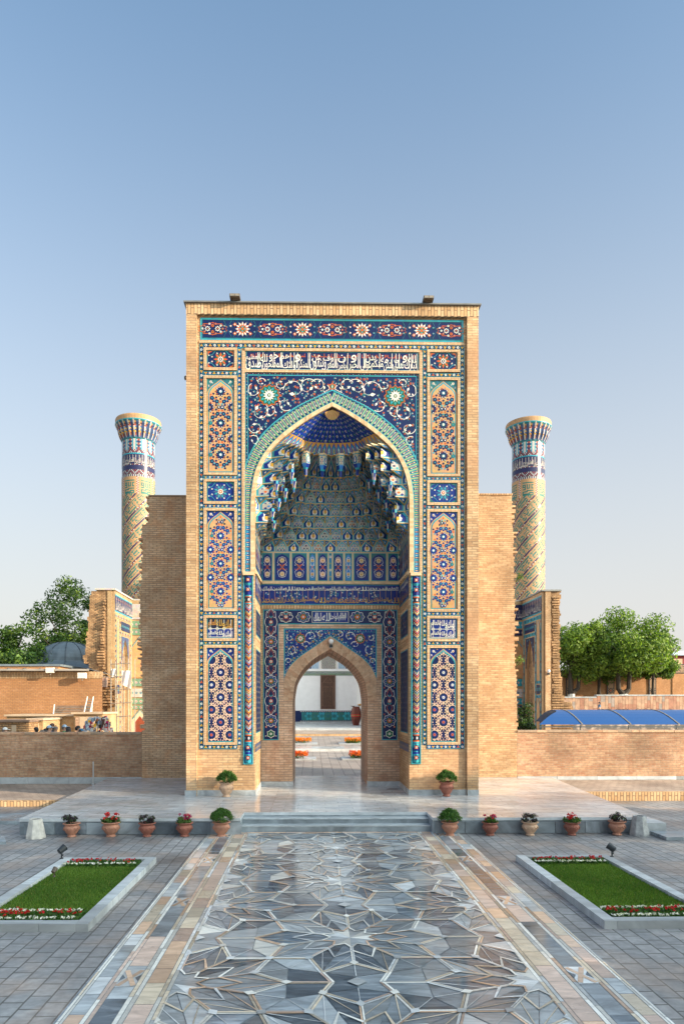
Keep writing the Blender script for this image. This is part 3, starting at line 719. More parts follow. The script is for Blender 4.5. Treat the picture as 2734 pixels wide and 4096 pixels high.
for s in (-1, 1):
    scrolls(m, s, [(.98, zr+.14, .24, 1, 0), (.64, zr+.22, .20, -1, 2.5), (.36, zr+.26, .16, 1, .5), (2.02, zr+.12, .16, -1, 1.2), (1.36, zr+.30, .12, 1, 3), (1.9, zr-.42, .22, 1, 2), (1.98, zr-.82, .16, -1, 0),
                   (1.22, zr-.22, .16, 1, 4), (2.02, zr-1.18, .12, 1, 1), (1.85, zr+.34, .10, -1, 3), (1.62, zr-.36, .14, -1, 5), (.18, zr+.16, .10, 1, 2)], ins, nsm=190, wv=.019, vr=.064)
    big_rosette(m, s*(1329-1076)/SF, zr, .30)
m.radial(0, zr+.24, lambda k: .11 if k % 2 else .075, 12, 'orange', 6); m.disc(0, zr+.24, .06, 'green', 7, 8); m.leaf(0, zr+.18, .12, math.pi/2, 'white', 8, .12)
m.build('spandrel_mosaic', portal)

# ---- braided band that follows the arch, and its light brick edge
m = Mos(front(YFD-.016))
n = min(len(FB), len(FO))
strip_between(FO[:n], FB[:n], 'navy', m, 1)
m.rib(FB, .034, 'turq', 3); m.rib([(a*1.004, z+.004) for a, z in FO], .04, 'turq', 3)
MID = [((a+c)/2, (z+w_)/2) for (a, z), (c, w_) in zip(FO, FB)]
for i, (x, z, dx, dz) in enumerate(arc_along(MID, .056)):
    nx, nz = (-dz, dx)
    wdt = .5*min(math.hypot(a-c, z0-w_) for (a, z0), (c, w_) in zip(FO, FB) if abs((a+c)/2-x)+abs((z0+w_)/2-z) < .3) if True else .1
    Lh = max(.055, wdt*.78)
    def q(t, o): return (x+nx*t+dx*o, z+nz*t+dz*o)
    if i % 2:
        c = 'braid' if z > ZZ(2100) else 'turq'
        m.poly([q(-Lh, -.014), q(-Lh*.8, 0), q(-Lh, .014), q(Lh*.1, .008), q(Lh, .024), q(Lh*.6, 0), q(Lh, -.024), q(Lh*.1, -.008)], c, 5); m.poly([q(-Lh*1.1, -.03), q(-Lh*1.1, .03), q(Lh*.9, .036), q(Lh*.9, -.036)], 'skyblue' if z < ZZ(2100) else 'turq', 3); m.disc(*q(0, 0), .012, 'yellow' if c == 'braid' else 'white', 5, 5)
    else:
        m.poly([q(-Lh*.6, 0), q(-Lh*.4, .016), q(-Lh*.1, .005), q(Lh*.35, .005), q(Lh*.55, .016), q(Lh*.7, 0), q(Lh*.55, -.016), q(Lh*.35, -.005), q(-Lh*.1, -.005), q(-Lh*.4, -.016)], 'pinkish', 5)
m.build('braided_arch_band', portal)
b = MB()
for i in range(len(FI)-1):
    (a0, z0), (a1, z1_), (c0, w0), (c1, w1) = FI[i], FI[i+1], FO[i], FO[i+1]
    sub = max(1, int(math.hypot(a1-a0, z1_-z0)/.06))
    for k in range(sub):
        t0, t1 = k/sub, (k+1)/sub
        p = [(CX+a0+(a1-a0)*t0, z0+(z1_-z0)*t0), (CX+a0+(a1-a0)*t1, z0+(z1_-z0)*t1), (CX+c0+(c1-c0)*t1, w0+(w1-w0)*t1), (CX+c0+(c1-c0)*t0, w0+(w1-w0)*t0)]
        y = YFD-.05-random.uniform(0, .006)
        b.hexa([(p[0][0], y, p[0][1]), (p[1][0], y, p[1][1]), (p[1][0], YFD+.3, p[1][1]), (p[0][0], YFD+.3, p[0][1]), (p[3][0], y, p[3][1]), (p[2][0], y, p[2][1]), (p[2][0], YFD+.01, p[2][1]), (p[3][0], YFD+.01, p[3][1])], random.choice(('edge_a', 'edge_a', 'edge_b')))
b.build('arch_edging', portal)

# ---- corner colonnettes
for s in (-1, 1):
    cx = CX+s*D(350); cy = YFD+.03; r = .098
    m = MB()
    for q in (-1, 1): m.box(cx+q*.113-.012, cx+q*.113+.012, YFD-.035, YFD+.004, 1.17, 6.04, 'turq')
    m.box(cx-.125, cx+.125, YFD-.035, YFD+.004, 1.145, 1.17, 'turq'); m.box(cx-.101, cx+.101, YFD-.006, YFD+.003, 1.17, 6.03, 'deepblue')
    m.build('colonnette_recess', portal)
    cols_ = ('orange', 'gold', 'cobalt', 'navy', 'orange', 'skyblue', 'gold', 'navy') if s < 0 else ('navy', 'gold', 'navy', 'orange', 'deepblue', 'gold', 'teal', 'navy')
    m = MB(); NZ = 190; n_ = 16
    def pat(a, k):
        q = a+2*abs((k % 4)-2); return 'ivory' if q % 9 == 0 else cols_[(q//2) % 8]
    m.lathe([(r, 1.95+(5.30-1.95)*i/NZ) for i in range(NZ+1)], cx, cy, 'navy', n_, mf=pat); sh = m.build('colonnette_shaft', portal)
    for (z0, z1_) in ((1.70, 1.95), (5.30, 5.53)):
        m = MB(); pr = [(r*1.06, z0), (r*1.1, z0+.02), (r*1.0, z0+.04), (r*1.0, z1_-.04), (r*1.1, z1_-.02), (r*1.06, z1_)]
        m.lathe([(r*1.02, z0+(z1_-z0)*i/8) for i in range(9)], cx, cy, 'navy', n_, mf=lambda a, k: ('turq' if a in (0, 7) else 'orange' if a in (1, 6) else ('white' if k % 3 == 0 and a in (3, 4) else 'black_tile'))); m.build('colonnette_ring', portal)
    for (z0, z1_, nm) in ((1.17, 1.70, 'colonnette_base'), (5.53, 6.04, 'colonnette_capital')):
        m = MB(); hh_ = z1_-z0
        sq = [(.6, 0), (1, .03), (1.05, .45), (.72, .55), (.72, .6), (1.0, .75), (1.05, .97), (1, 1)] if 'base' in nm else [(1.0, 0), (1.05, .25), (.72, .42), (.72, .5), (1.05, .62), (1.1, .97), (1.0, 1)]
        m.lathe([(r*a, z0+hh_*t) for a, t in sq], cx, cy, 'navy', 8, mf=lambda a, k: ('turq' if a % 2 else 'cobalt'))
        mm = Mos(lambda a, b_, l, cx=cx, cy=cy: (cx+a, cy-r*1.09-l, b_))
        o = m.build(nm, portal)
        for t in (.28, .78):
            mm = Mos(lambda a, b_, l, cx=cx, cy=cy: (cx+a, cy-r*1.09-l, b_))
            zc = z0+hh_*t; mm.star(0, zc, .075, .05, 8, 'navy', 1); mm.radial(0, zc, lambda k: .06 if k % 2 else .035, 8, 'orange', 2); mm.flower(0, zc, .03, 'white', 'green', 3)
            mm.build('tile_medallion', o)
    # impost block over the colonnette
    b = MB(); b.box(cx-.15 if s > 0 else cx-.135, cx+.135 if s > 0 else cx+.15, YFD-.10, YFD+.01, 6.045, 6.13, 'edge_a'); b.build('impost_block', portal)

# ---- niche: cornice line round the three sides, jamb panels
b = MB()
b.box(CX-jw+.001, CX+jw-.001, YB-.05, YB+.01, 6.18, 6.25, 'edge_a')
for s in (-1, 1):
    X = sorted((CX+s*(jw+.02), CX+s*(jw-.05))); b.hexa([(X[0], YFD+.02, 6.10), (X[1], YFD+.02, 6.10), (X[1], YB-.05, 6.18), (X[0], YB-.05, 6.18), (X[0], YFD+.02, 6.17), (X[1], YFD+.02, 6.17), (X[1], YB-.05, 6.25), (X[0], YB-.05, 6.25)], 'edge_a')
b.build('niche_cornice', portal)
def kufic_band(m, x0, x1, z0, z1_, seed=1):
    r_ = random.Random(seed); h_ = z1_-z0
    m.rect(x0, z0, x1, z1_, 'turq', 1); m.rect(x0, z0+.025, x1, z1_-.02, 'cobalt', 2)
    zk = z0+h_*.72
    nW = max(1, int((x1-x0)/.30)); ws = ('لله', 'الملك', 'العلم', 'محمد', 'الدين', 'الامير', 'قدر')
    for i in range(nW):
        a = x0+.03+(x1-x0-.06)*i/nW; put_text(m, ws[(i*3+seed) % 7], a, a+(x1-x0-.06)/nW-.015, zk-.02, zk+.10, 'white', 6)
        put_text(m, ws[(i*5+seed+2) % 7], a, a+(x1-x0-.06)/nW*1.05, z0+.05, z0+h_*.36, 'gold', 5)
    m.rib([(x0+.03, zk), (x1-.03, zk)], .011, 'white', 6)
    for i in range(int((x1-x0)/.075)):
        x = r_.uniform(x0+.04, x1-.04); z = r_.uniform(z0+.08, z0+h_*.66); a = r_.uniform(0, 6)
        m.rib([(x+.09*(k/6)*math.cos(a+k*.6), z+.07*(k/6)*math.sin(a+k*.6)) for k in range(7)], .009, 'turq', 3); m.flower(x, z, .022, 'white', 'gold', 4)
    for i in range(int((x1-x0)/.16)):
        x = x0+.08+i*.16; m.rib([(x, z0+.12), (x, zk+.05)], .010, 'gold', 4)
m = Mos(front(YB-.012)); kufic_band(m, -jw+.004, jw-.004, ZB(2420), ZB(2338.5), 1); m.build('inscription_band', portal)
for s in (-1, 1):
    jm = lambda a, b_, l, s=s: (CX+s*(jw-.006-l), a, b_)
    m = Mos(jm); kufic_band(m, YFD+.05, YB-.02, 5.50, 6.08, 3+s); m.build('inscription_band', portal)
    m = Mos(jm)
    for (z0, z1_) in ((4.45, 5.30), (1.85, 4.25)):
        m.rect(YFD+.12, z0, YB-.25, z1_, 'edge_b', 1); m.rect(YFD+.20, z0+.08, YB-.33, z1_-.08, 'turq', 3); m.rect(YFD+.23, z0+.11, YB-.36, z1_-.11, 'navy', 4)
        zz = z0+.2
        while zz < z1_-.15:
            for q in range(7): m.flower(YFD+.36+q*.19, zz, .035, ('white', 'turq', 'gold')[(q+int(zz*9)) % 3], 'orange', 6)
            zz += .14
    m.rect(YFD+.02, 1.45, YB-.05, 1.66, 'dullblue', 2)
    for q in range(16): m.flower(YFD+.1+q*.115, 1.555, .04, 'terra' if q % 2 else 'white', 'navy', 4)
    m.build('jamb_tile_panel', portal)

# ---- rear wall of the niche with the doorway
def Db(x): return (779-x)/177.8
dout = [(1.36, 3.382), (1.316, 3.495), (1.175, 3.777), (.894, 4.06), (.444, 4.37), (0, 4.676)]
din = [(1.085, ZP), (1.085, 2.83), (1.06, 3.045), (.985, 3.385), (.78, 3.72), (.48, 4.01), (0, 4.30)]
DO = [(-min(1.338, a), z) for a, z in catmull(dout, 5)]; DO = DO+[(-a, z) for a, z in DO[::-1][1:]]
DIh = [din[0]]+catmull(din[1:], 5); DI = [(-a, z) for a, z in DIh]+[(a, z) for a, z in DIh[::-1][1:]]
b = MB()
b.prism([(CX-jw-.02, ZP), (CX-jw-.02, 6.4), (CX+jw+.02, 6.4), (CX+jw+.02, ZP)]+[(CX+a, z) for a, z in DI[::-1]], 'y', YB, YB+.14, 'brick_pink')
# passage behind: walls and vault
for i in range(len(DI)-1):
    (a0, z0), (a1, z1_) = DI[i], DI[i+1]
    b.face([(CX+a0, YB+.14, z0), (CX+a1, YB+.14, z1_), (CX+a1, YE, z1_), (CX+a0, YE, z0)], 'brick_pink')
b.prism([(CX-1.36, ZP), (CX-1.36, 6.3), (CX+1.36, 6.3), (CX+1.36, ZP)]+[(CX+a, z) for a, z in DI[::-1]], 'y', YE-.06, YE, 'brick_pink')
b.build('gateway_wall', portal)
b = MB()
b.box(CX-Db(408), CX+Db(408), YB-.03, YB, ZB(2436), ZB(2422.5), 'brick_row')
for s in (-1, 1):
    X = sorted((CX+s*Db(408), CX+s*Db(432))); b.box(X[0], X[1], YB-.03, YB, 1.67, ZB(2436), 'brick_new')
    X = sorted((CX+s*1.485, CX+s*1.345)); b.box(X[0], X[1], YB-.025, YB, 3.36, 4.90, 'brick_pink'); b.box(X[0], X[1], YB-.024, YB, ZP, 3.36, 'brick_pink')
b.box(CX-1.485, CX+1.485, YB-.026, YB, 4.90, 5.008, 'brick_pink')
b.build('brick_edging', portal)
# frame of medallions
m = Mos(front(YB-.012))
o_, i_, zt_, zi_, zb_ = 1.935, 1.487, 5.44, 5.012, 1.668
for (a, c, e_, f_) in ((-o_, zb_, -i_, zt_), (i_, zb_, o_, zt_), (-i_, zi_, i_, zt_)):
    m.rect(a, c, e_, f_, 'turq', 1)
for (a, c, e_, f_) in ((-o_+.025, zb_+.025, -i_-.025, zt_-.025), (i_+.025, zb_+.025, o_-.025, zt_-.025), (-i_-.03, zi_+.025, i_+.03, zt_-.025)): m.rect(a, c, e_, f_, 'navy', 2)
def medal(m, cx, cz, r, hz, big):
    pts = [(cx+r*(1+.10*math.cos(8*t))*math.cos(t), cz+hz*(1+.10*math.cos(8*t))*math.sin(t)) for t in [2*math.pi*k/32 for k in range(32)]]
    m.rib(pts, .014, 'white', 4, True)
    if big:
        m.poly([(cx+(p[0]-cx)*.86, cz+(p[1]-cz)*.86) for p in pts], 'deepblue', 4)
        for k in range(6): t = math.pi*k/3+.5; m.leaf(cx, cz, r*.75, t, 'green' if cz < 9 else 'sage', 6, .32); m.leaf(cx, cz, r*.5, t+.5, 'orange', 7, .3)
        m.disc(cx, cz, r*.18, 'turq', 8, 6); m.flower(cx, cz, r*.16, 'white', 'orange', 9)
        for k in range(12): t = math.pi*k/6; m.flower(cx+r*.7*math.cos(t), cz+hz*.7*math.sin(t), .014, 'white', 'navy', 6, 4)
    else:
        for sg in (-1, 1):
            m.rib([(cx, cz+sg*hz*.95), (cx+sg*r*.5, cz+sg*hz*.5), (cx, cz+sg*hz*.2), (cx-sg*r*.5, cz+sg*hz*.5), (cx, cz+sg*hz*.95)], .012, 'orange', 5)
            for q in (-1, 1):
                m.flower(cx+q*r*.6, cz+sg*hz*.35, .022, 'white', 'orange', 6); m.flower(cx+q*r*.55, cz+sg*hz*.72, .02, 'white', 'gold', 6); m.leaf(cx, cz+sg*hz*.3, r*.6, math.pi/2+q*.7, 'turq', 5, .18)
        m.radial(cx, cz, lambda k: .07 if k % 2 else .045, 12, 'orange', 6); m.flower(cx, cz, .045, 'white', 'green', 7, 8)
vc = (o_+i_)/2
for s in (-1, 1):
    zc = zb_+.18; m.radial(s*vc, zc, lambda k: .13 if k % 2 else .10, 12, 'white', 4); m.radial(s*vc, zc, lambda k: .11 if k % 2 else .085, 12, 'green', 5); m.flower(s*vc, zc, .045, 'white', 'navy', 6, 6)
    for q in (-1, 1): m.flower(s*vc+q*.14, zc+.2, .035, 'orange', 'white', 4); m.flower(s*vc+q*.15, zc-.06, .02, 'white', 'orange', 4)
    zc = zb_+.56; k = 0
    while zc < zt_-.15:
        big = k % 2 == 0; hz = .17 if big else .38
        medal(m, s*vc, zc, .165, hz, big); zc += .57; k += 1
        for q in (-1, 1): m.flower(s*vc+q*.15, zc-.285-(.1 if big else -.1), .025, 'orange', 'navy', 4)
for x, bg_ in ((-.78, 1), (.78, 1), (-1.28, 0), (1.28, 0)): medal(m, x, (zi_+zt_)/2, .19, .155, bg_)
zc = (zi_+zt_)/2
m.frame(-.53, zi_+.05, .53, zt_-.05, .012, 'white', 4); m.rect(-.5, zi_+.07, .5, zt_-.07, 'cobalt', 4)
for i, wd in enumerate(('الملك', 'لله', 'الواحد', 'العلم')): put_text(m, wd, -.48+i*.24, -.48+i*.24+.225, zi_+.09, zt_-.09, 'white', 6)
for x in (-.42, -.36, .30, .36, .42, 0): m.rib([(x, zi_+.12), (x, zt_-.09)], .014, 'white', 6)
m.build('medallion_frame', portal)
# spandrels over the doorway
m = Mos(front(YB-.010)); sx2 = 1.343; top2 = 4.895
reg2 = [(-sx2, DO[0][1]-.02)]+DO+[(sx2, DO[0][1]-.02), (sx2, top2), (-sx2, top2)]
m.poly(reg2, 'turq', 0)
in2 = [(-sx2+.035, DO[0][1]+.20)]+[(a, z+.035) for a, z in DO[9:-9]]+[(sx2-.035, DO[0][1]+.20), (sx2-.035, top2-.035), (-sx2+.035, top2-.035)]
m.poly(in2, 'cobalt', 2)
inn = [(-sx2+.10, DO[0][1]+.5)]+[(a, z+.09) for a, z in DO[12:-12]]+[(sx2-.10, DO[0][1]+.5), (sx2-.10, top2-.10), (-sx2+.10, top2-.10)]
m.rib(inn, .010, 'turq', 3, True)
for i, (x, z, dx, dz) in enumerate(arc_along([(a, z+.062) for a, z in DO[3:-3]], .08)): m.flower(x, z, .017, 'white' if i % 2 else 'turq', 'orange', 4, 4)
for i in range(33): m.flower(-sx2+.08+i*(2*sx2-.16)/32, top2-.068, .016, 'white' if i % 2 else 'turq', 'orange', 4, 4)
for s in (-1, 1):
    for i in range(15): m.flower(s*(sx2-.068), 3.6+i*.085, .016, 'white' if i % 2 else 'turq', 'orange', 4, 4)
    scrolls(m, s, [(.55, 4.66, .13, 1, 0), (.28, 4.72, .09, -1, 2), (1.16, 4.62, .09, -1, 1), (1.15, 4.25, .13, 1, 2), (.72, 4.42, .10, -1, 3), (1.2, 3.95, .08, 1, 0)], in2, wv=.02, nsm=42, small='gold', vr=.075)
    m.star(s*.86, 4.60, .155, .13, 10, 'orange', 8); m.star(s*.86, 4.60, .135, .11, 10, 'green', 9)
    for k in range(10): m.leaf(s*.86, 4.60, .10, math.pi*k/5, 'white', 10, .14)
    m.disc(s*.86, 4.6, .035, 'terra', 11, 8)
m.build('doorway_spandrel_mosaic', portal)
# ring of voussoirs
b = MB()
DIf = [p for p in DI if p[1] >= 2.8]
def resample(pts, n):
    L = [0]
    for a, c in zip(pts, pts[1:]): L.append(L[-1]+math.hypot(c[0]-a[0], c[1]-a[1]))
    out = []
    for i in range(n+1):
        t = L[-1]*i/n; j = 0
        while j < len(L)-2 and L[j+1] < t: j += 1
        k = (t-L[j])/((L[j+1]-L[j]) or 1); out.append((pts[j][0]+(pts[j+1][0]-pts[j][0])*k, pts[j][1]+(pts[j+1][1]-pts[j][1])*k))
    return out
mid_i, mid_o = len(DIf)//2, len(DO)//2
DOx = [(-1.345, 2.83)]+DO+[(1.345, 2.83)]
for s in (-1, 1):
    ai = resample([(s*abs(a), z) for a, z in DIf[:mid_i+1]], 34); ao = resample([(s*abs(a), z) for a, z in DOx[:mid_o+2]], 34)
    for i in range(34):
        cuts = sorted([0, 1, random.choice((.33, .5, .66))])
        for c0, c1 in zip(cuts, cuts[1:]):
            g = .07
            def q(t, c): 
                j = i+t; a = ai[int(min(33, j))]; a2 = ai[int(min(33, j))+1]; o1 = ao[int(min(33, j))]; o2 = ao[int(min(33, j))+1]; f_ = t if j < 34 else 1
                x = (a[0]*(1-f_)+a2[0]*f_)*(1-c)+(o1[0]*(1-f_)+o2[0]*f_)*c; z = (a[1]*(1-f_)+a2[1]*f_)*(1-c)+(o1[1]*(1-f_)+o2[1]*f_)*c; return CX+x, z
            p = [q(g, c0+.012), q(.999-g, c0+.012), q(.999-g, c1-.012), q(g, c1-.012)]; y = YB-.03-random.uniform(0, .006)
            b.hexa([(p[0][0], y, p[0][1]), (p[1][0], y, p[1][1]), (p[1][0], YB, p[1][1]), (p[0][0], YB, p[0][1]), (p[3][0], y, p[3][1]), (p[2][0], y, p[2][1]), (p[2][0], YB, p[2][1]), (p[3][0], YB, p[3][1])], random.choice(('voussoir_a', 'voussoir_a', 'voussoir_b', 'voussoir_c')))
b.build('doorway_arch_ring', portal)
# marble plinth
marble('plinth_marble', (.33, .36, .38), .3, .45, 2.2, rot=1.1)
b = MB()
for s in (-1, 1):
    X = sorted((CX+s*3.50, CX+s*(jw-.02))); b.box(X[0], X[1], YFD-.02, YFD+.1, ZP+.001, ZP+.14, 'plinth_marble')
    X = sorted((CX+s*3.50, CX+s*3.80)); b.box(X[0], X[1], YF-.02, YFD+.1, ZP+.001, ZP+.145, 'plinth_marble')
    X = sorted((CX+s*(jw+.1), CX+s*(jw-.022))); b.box(X[0], X[1], YFD+.1, YB-.05, ZP+.001, ZP+.14, 'plinth_marble')
    X = sorted((CX+s*(jw-.022), CX+s*1.07)); b.box(X[0], X[1], YB-.05, YB+.25, ZP+.001, ZP+.135, 'plinth_marble')
    b.build('marble_plinth', portal); b = MB()
# ---- stalactite vault of the niche
AW = sorted([(z, a) for a, z in HI])
def aw(z): return interp(AW, z)
CZ = [(7.1, 2.0), (7.43, 1.94), (7.77, 1.80), (8.11, 1.62), (8.46, 1.42), (8.8, 1.20), (9.13, 1.02), (9.47, .90), (9.76, .80)]
def plan(z, bd, n):
    # a shelf facing the viewer on either side, then a deep rounded recess between them
    a = aw(z)-.004; c_ = min(interp(CZ, z), a-.002); ds = .34*min(1, (a-c_)/.25)+.04*(a-c_); pts = [(-a, 0.0)]
    for i in range(1, 12): pts.append((-a+(a-c_)*i/12, ds*i/12))
    for i in range(401):
        t = math.pi*i/400; c, s_ = math.cos(t), math.sin(t)
        pts.append((-c_*(1 if c > 0 else -1)*abs(c)**(2/n), ds+(bd-ds)*abs(s_)**(2/n)))
    for i in range(11, -1, -1): pts.append((a-(a-c_)*i/12, ds*i/12))
    L = [0]
    for p, q in zip(pts, pts[1:]): L.append(L[-1]+math.hypot(q[0]-p[0], q[1]-p[1]))
    return pts, L
def at_f(pl, f):
    pts, L = pl; t = max(0, min(1, f))*L[-1]; lo, hi = 0, len(L)-1
    while hi-lo > 1:
        m_ = (lo+hi)//2
        if L[m_] < t: lo = m_
        else: hi = m_
    k = (t-L[lo])/((L[hi]-L[lo]) or 1); return (pts[lo][0]+(pts[hi][0]-pts[lo][0])*k, pts[lo][1]+(pts[hi][1]-pts[lo][1])*k)
Y0 = YFD+.02; DB = YB-Y0-.02
ZL = [7.10, 7.43, 7.77, 8.11, 8.46, 8.80, 9.13, 9.47]
BD = [DB, DB*.995, DB*.985, DB*.97, DB*.95, DB*.91, DB*.84, .84]
EX = [30, 8, 5.5, 4.4, 3.6, 3.0, 2.6, 2.2]
NC = 22
vault = MB()
dec = MB()
def amp(f, k):
    side = min(1, abs(f-.5)/.22)**2.2; c = .075+.27*side*(.45+.55*abs(math.sin(f*23+k*1.7)))
    if k >= 6: c = max(c, .13)
    return min(c, .32)*(1 if k > 0 else .0)
def lip(k, j2):
    """node j2 (in half cells) on level k; nodes of the level's cell mids jut towards the viewer"""
    f = j2/(2*NC); pl = plans[k]; x, y = at_f(pl, f)
    out = (j2 % 2) == (k % 2)          # which nodes jut out at this level
    if out and 0 < j2 < 2*NC:
        a = amp(f, k); jx, jy = x*.6, y+.6; d = math.hypot(jx, jy); x -= jx/d*a; y -= jy/d*a
    return Vector((CX+x, Y0+y, ZL[k]))
plans = [plan(z, d, n) for z, d, n in zip(ZL, BD, EX)]
rv = random.Random(11)
centre = Vector((CX, Y0-.3, 0))
for k in range(len(ZL)-1):
    # cells of level k span two half-nodes; base recessed at the ends, jutting in the middle
    st = (k+1) % 2
    start = -st
    for j in range(start, 2*NC, 2):
        js = [max(0, j), min(2*NC, max(0, j+1)), min(2*NC, j+2)]
        if js[2]-js[0] < 1: continue
        base = [lip(k, q) for q in js]; topp = [lip(k+1, q) for q in js]
        blue = ((j//2)*2+k*2) % 6 in (1, 2) or ((j//2)+k*2) % 5 == 0 or k == 6
        dc = rv.choice((('cobalt', 'turq'), ('cobalt', 'orange'), ('turq', 'navy'), ('cobalt', 'skyblue')))
        zs_h = ZL[k]+(ZL[k+1]-ZL[k])*.46
        for h_ in (0, 1):
            Bo, Bm = (base[0], base[1]) if h_ == 0 else (base[2], base[1]); To, Tm = (topp[0], topp[1]) if h_ == 0 else (topp[2], topp[1])
            if (Bo-Bm).length < .005: continue
            So, Sm = Vector((Bo.x, Bo.y, zs_h)), Vector((Bm.x, Bm.y, zs_h))
            def nrm_(a_, b_, c_):
                n_ = (b_-a_).cross(c_-a_)
                if n_.length < 1e-9: return Vector((0, -1, 0))
                n_.normalize(); g_ = (a_+b_+c_)/3; return n_ if n_.dot(Vector((CX-g_.x, Y0-1.5-g_.y, -.8))) > 0 else -n_
            vault.face([Bo, Bm, Sm, So], 'cream'); vault.face([So, Sm, Tm], 'cream'); vault.face([So, Tm, To], 'gold')
            n1, n2, n3 = nrm_(Bo, Bm, Sm), nrm_(So, Sm, Tm), nrm_(So, Tm, To)
            def L1(u_, v_, l): return Bo.lerp(Bm, u_).lerp(So.lerp(Sm, u_), v_)+n1*.003*l
            def L2(u_, v_, l): return So.lerp(Sm, u_).lerp(Tm, v_)+n2*.003*l
            def L3(p_, q_, l): return So+(Tm-So)*p_+(To-So)*q_+n3*.003*l
            for e_, l, mt in ((.07, 1, 'turq'), (.24, 2, 'cobalt' if blue else 'ivory')):
                dec.face([L1(e_, e_*.9, l), L1(1, e_*.9, l), L1(1, 1, l), L1(e_, 1, l)], mt)
                f_ = 1-e_*1.7; dec.face([L2(e_, 0, l), L2(1, 0, l), Tm.lerp(Sm, 1-f_)+n2*.003*l] if True else [], mt)
            # blue triangles with a small star between the arches
            dec.face([L3(.10, .08, 1), L3(.82, .08, 1), L3(.10, .82, 1)], 'turq'); dec.face([L3(.17, .13, 2), L3(.70, .13, 2), L3(.17, .70, 2)], 'skyblue' if (j+k) % 3 else 'cobalt')
            dec.face([L3(.33+.13*math.cos(q*math.pi/4)*(1 if q % 2 else .45), .33+.13*math.sin(q*math.pi/4)*(1 if q % 2 else .45), 3) for q in range(8)], 'white')
            if not blue:
                for u_ in range(3):
                    for v_ in range(3):
                        if (u_+v_) % 2: continue
                        uu, vv = 1-.25*u_, .36+.30*v_; w_ = .14
                        if v_ < 2: dec.face([L1(uu-w_, vv, 3), L1(uu, vv-.19, 3), L1(min(1, uu+w_), vv, 3), L1(uu, vv+.19, 3)], dc[(u_+v_//2) % 2])
                dec.face([L2(.74, .12, 3), L2(1, .02, 3), L2(1, .30, 3)], dc[1]); dec.face([L2(.40, .10, 3), L2(.52, .02, 3), L2(.62, .14, 3), L2(.5, .24, 3)], dc[0]); dec.face([L2(.8, .42, 3), L2(1, .36, 3), L2(1, .54, 3)], dc[0])
            else:
                dec.face([L1(1, .15, 3), L1(.62, .3, 3), L1(.55, .8, 3), L1(.68, 1, 3), L1(1, 1, 3)], 'white'); dec.face([L2(.68, 0, 3), L2(1, 0, 3), L2(1, .5, 3), L2(.8, .25, 3)], 'white')
                dec.face([L1(1, .35, 4), L1(.78, .5, 4), L1(.78, 1, 4), L1(1, 1, 4)], 'yellow'); dec.face([L2(.78, 0, 4), L2(1, 0, 4), L2(1, .28, 4)], 'navy')
        # cream rib along the lip
        for q in (0, 1):
            p0, p1 = topp[q], topp[q+1]
            if (p0-p1).length > .01: dec.face([p0+Vector((0, -.008, -.010)), p1+Vector((0, -.008, -.010)), p1+Vector((0, -.008, .010)), p0+Vector((0, -.008, .010))], 'cream')
# upright tile panels under the first tier: plain wall strip, panels set on it
wall = MB()
base0 = plan(6.24, DB, 30)
xs_ = jw-.006
for (p, q) in (((-xs_, 0), (-xs_, DB)), ((-xs_, DB), (xs_, DB)), ((xs_, DB), (xs_, 0))):
    wall.face([(CX+p[0], Y0+p[1], 6.2), (CX+q[0], Y0+q[1], 6.2), (CX+q[0], Y0+q[1], 7.097), (CX+p[0], Y0+p[1], 7.097)], 'cream')
wall.build('niche_wall_face', portal)
def wall_panel(m, x0, x1, z0, z1_, var):
    cx = (x0+x1)/2; hw = (x1-x0)/2
    m.rect(x0, z0, x1, z1_, 'turq', 1); m.rect(x0+.015, z0+.015, x1-.015, z1_-.015, 'teal', 2)
    arch_ = [(x0+.022, z0+.022), (x1-.022, z0+.022), (x1-.022, z1_-.16), (cx+hw*.45, z1_-.07), (cx, z1_-.03), (cx-hw*.45, z1_-.07), (x0+.022, z1_-.16)]
    m.poly(arch_, 'skyblue' if var == 2 else 'cobalt', 3)
    if hw < .09:
        for i in range(4): zc = z0+.12+i*.19; m.radial(cx, zc, lambda k: .045 if k % 2 else .03, 8, 'white' if i % 2 else 'turq', 5); m.disc(cx, zc, .018, 'green' if i % 2 else 'gold', 6, 5)
        return
    for i, t in enumerate((.24, .73)):
        zc = z0+(z1_-z0)*t; m.star(cx, zc, min(.085, hw*.62), min(.06, hw*.45), 8, 'cream' if var else 'pinkish', 5); m.radial(cx, zc-.005, lambda k: .03 if k % 2 else .022, 6, 'gold', 6)
    zc = (z0+z1_)/2-.01
    for s in (-1, 1):
        m.rib([(cx, zc), (cx+s*hw*.6, zc+.13), (cx+s*hw*.4, zc+.27), (cx, zc+.30)], .012, 'white', 4); m.rib([(cx, zc), (cx+s*hw*.6, zc-.13), (cx+s*hw*.4, zc-.27), (cx, zc-.30)], .012, 'white', 4)
        m.flower(cx+s*hw*.55, zc+.06, .02, 'white', 'gold', 5); m.flower(cx+s*hw*.55, zc-.06, .02, 'orange', 'gold', 5); m.leaf(cx, zc, hw*.6, s*.9, 'orange', 5, .2); m.leaf(cx, zc, hw*.6, math.pi+s*.9, 'orange', 5, .2)
edges = [(160, 188, 0), (203, 288, 0), (306, 436, 1), (453, 580, 1), (598, 654, 2), (672, 755, 0), (766, 790, 2), (802, 886, 0), (902, 960, 2), (976, 1106, 1), (1124, 1250, 1), (1268, 1352, 0), (1366, 1392, 0)]
for x0, x1, v_ in edges:
    m = Mos(front(YB-.024)); a, c = (x0-778)/(2.119*SB), (x1-778)/(2.119*SB); wall_panel(m, max(-jw+.02, a), min(jw-.02, c), 6.27, 7.07, v_); m.build('niche_tile_panel', portal)
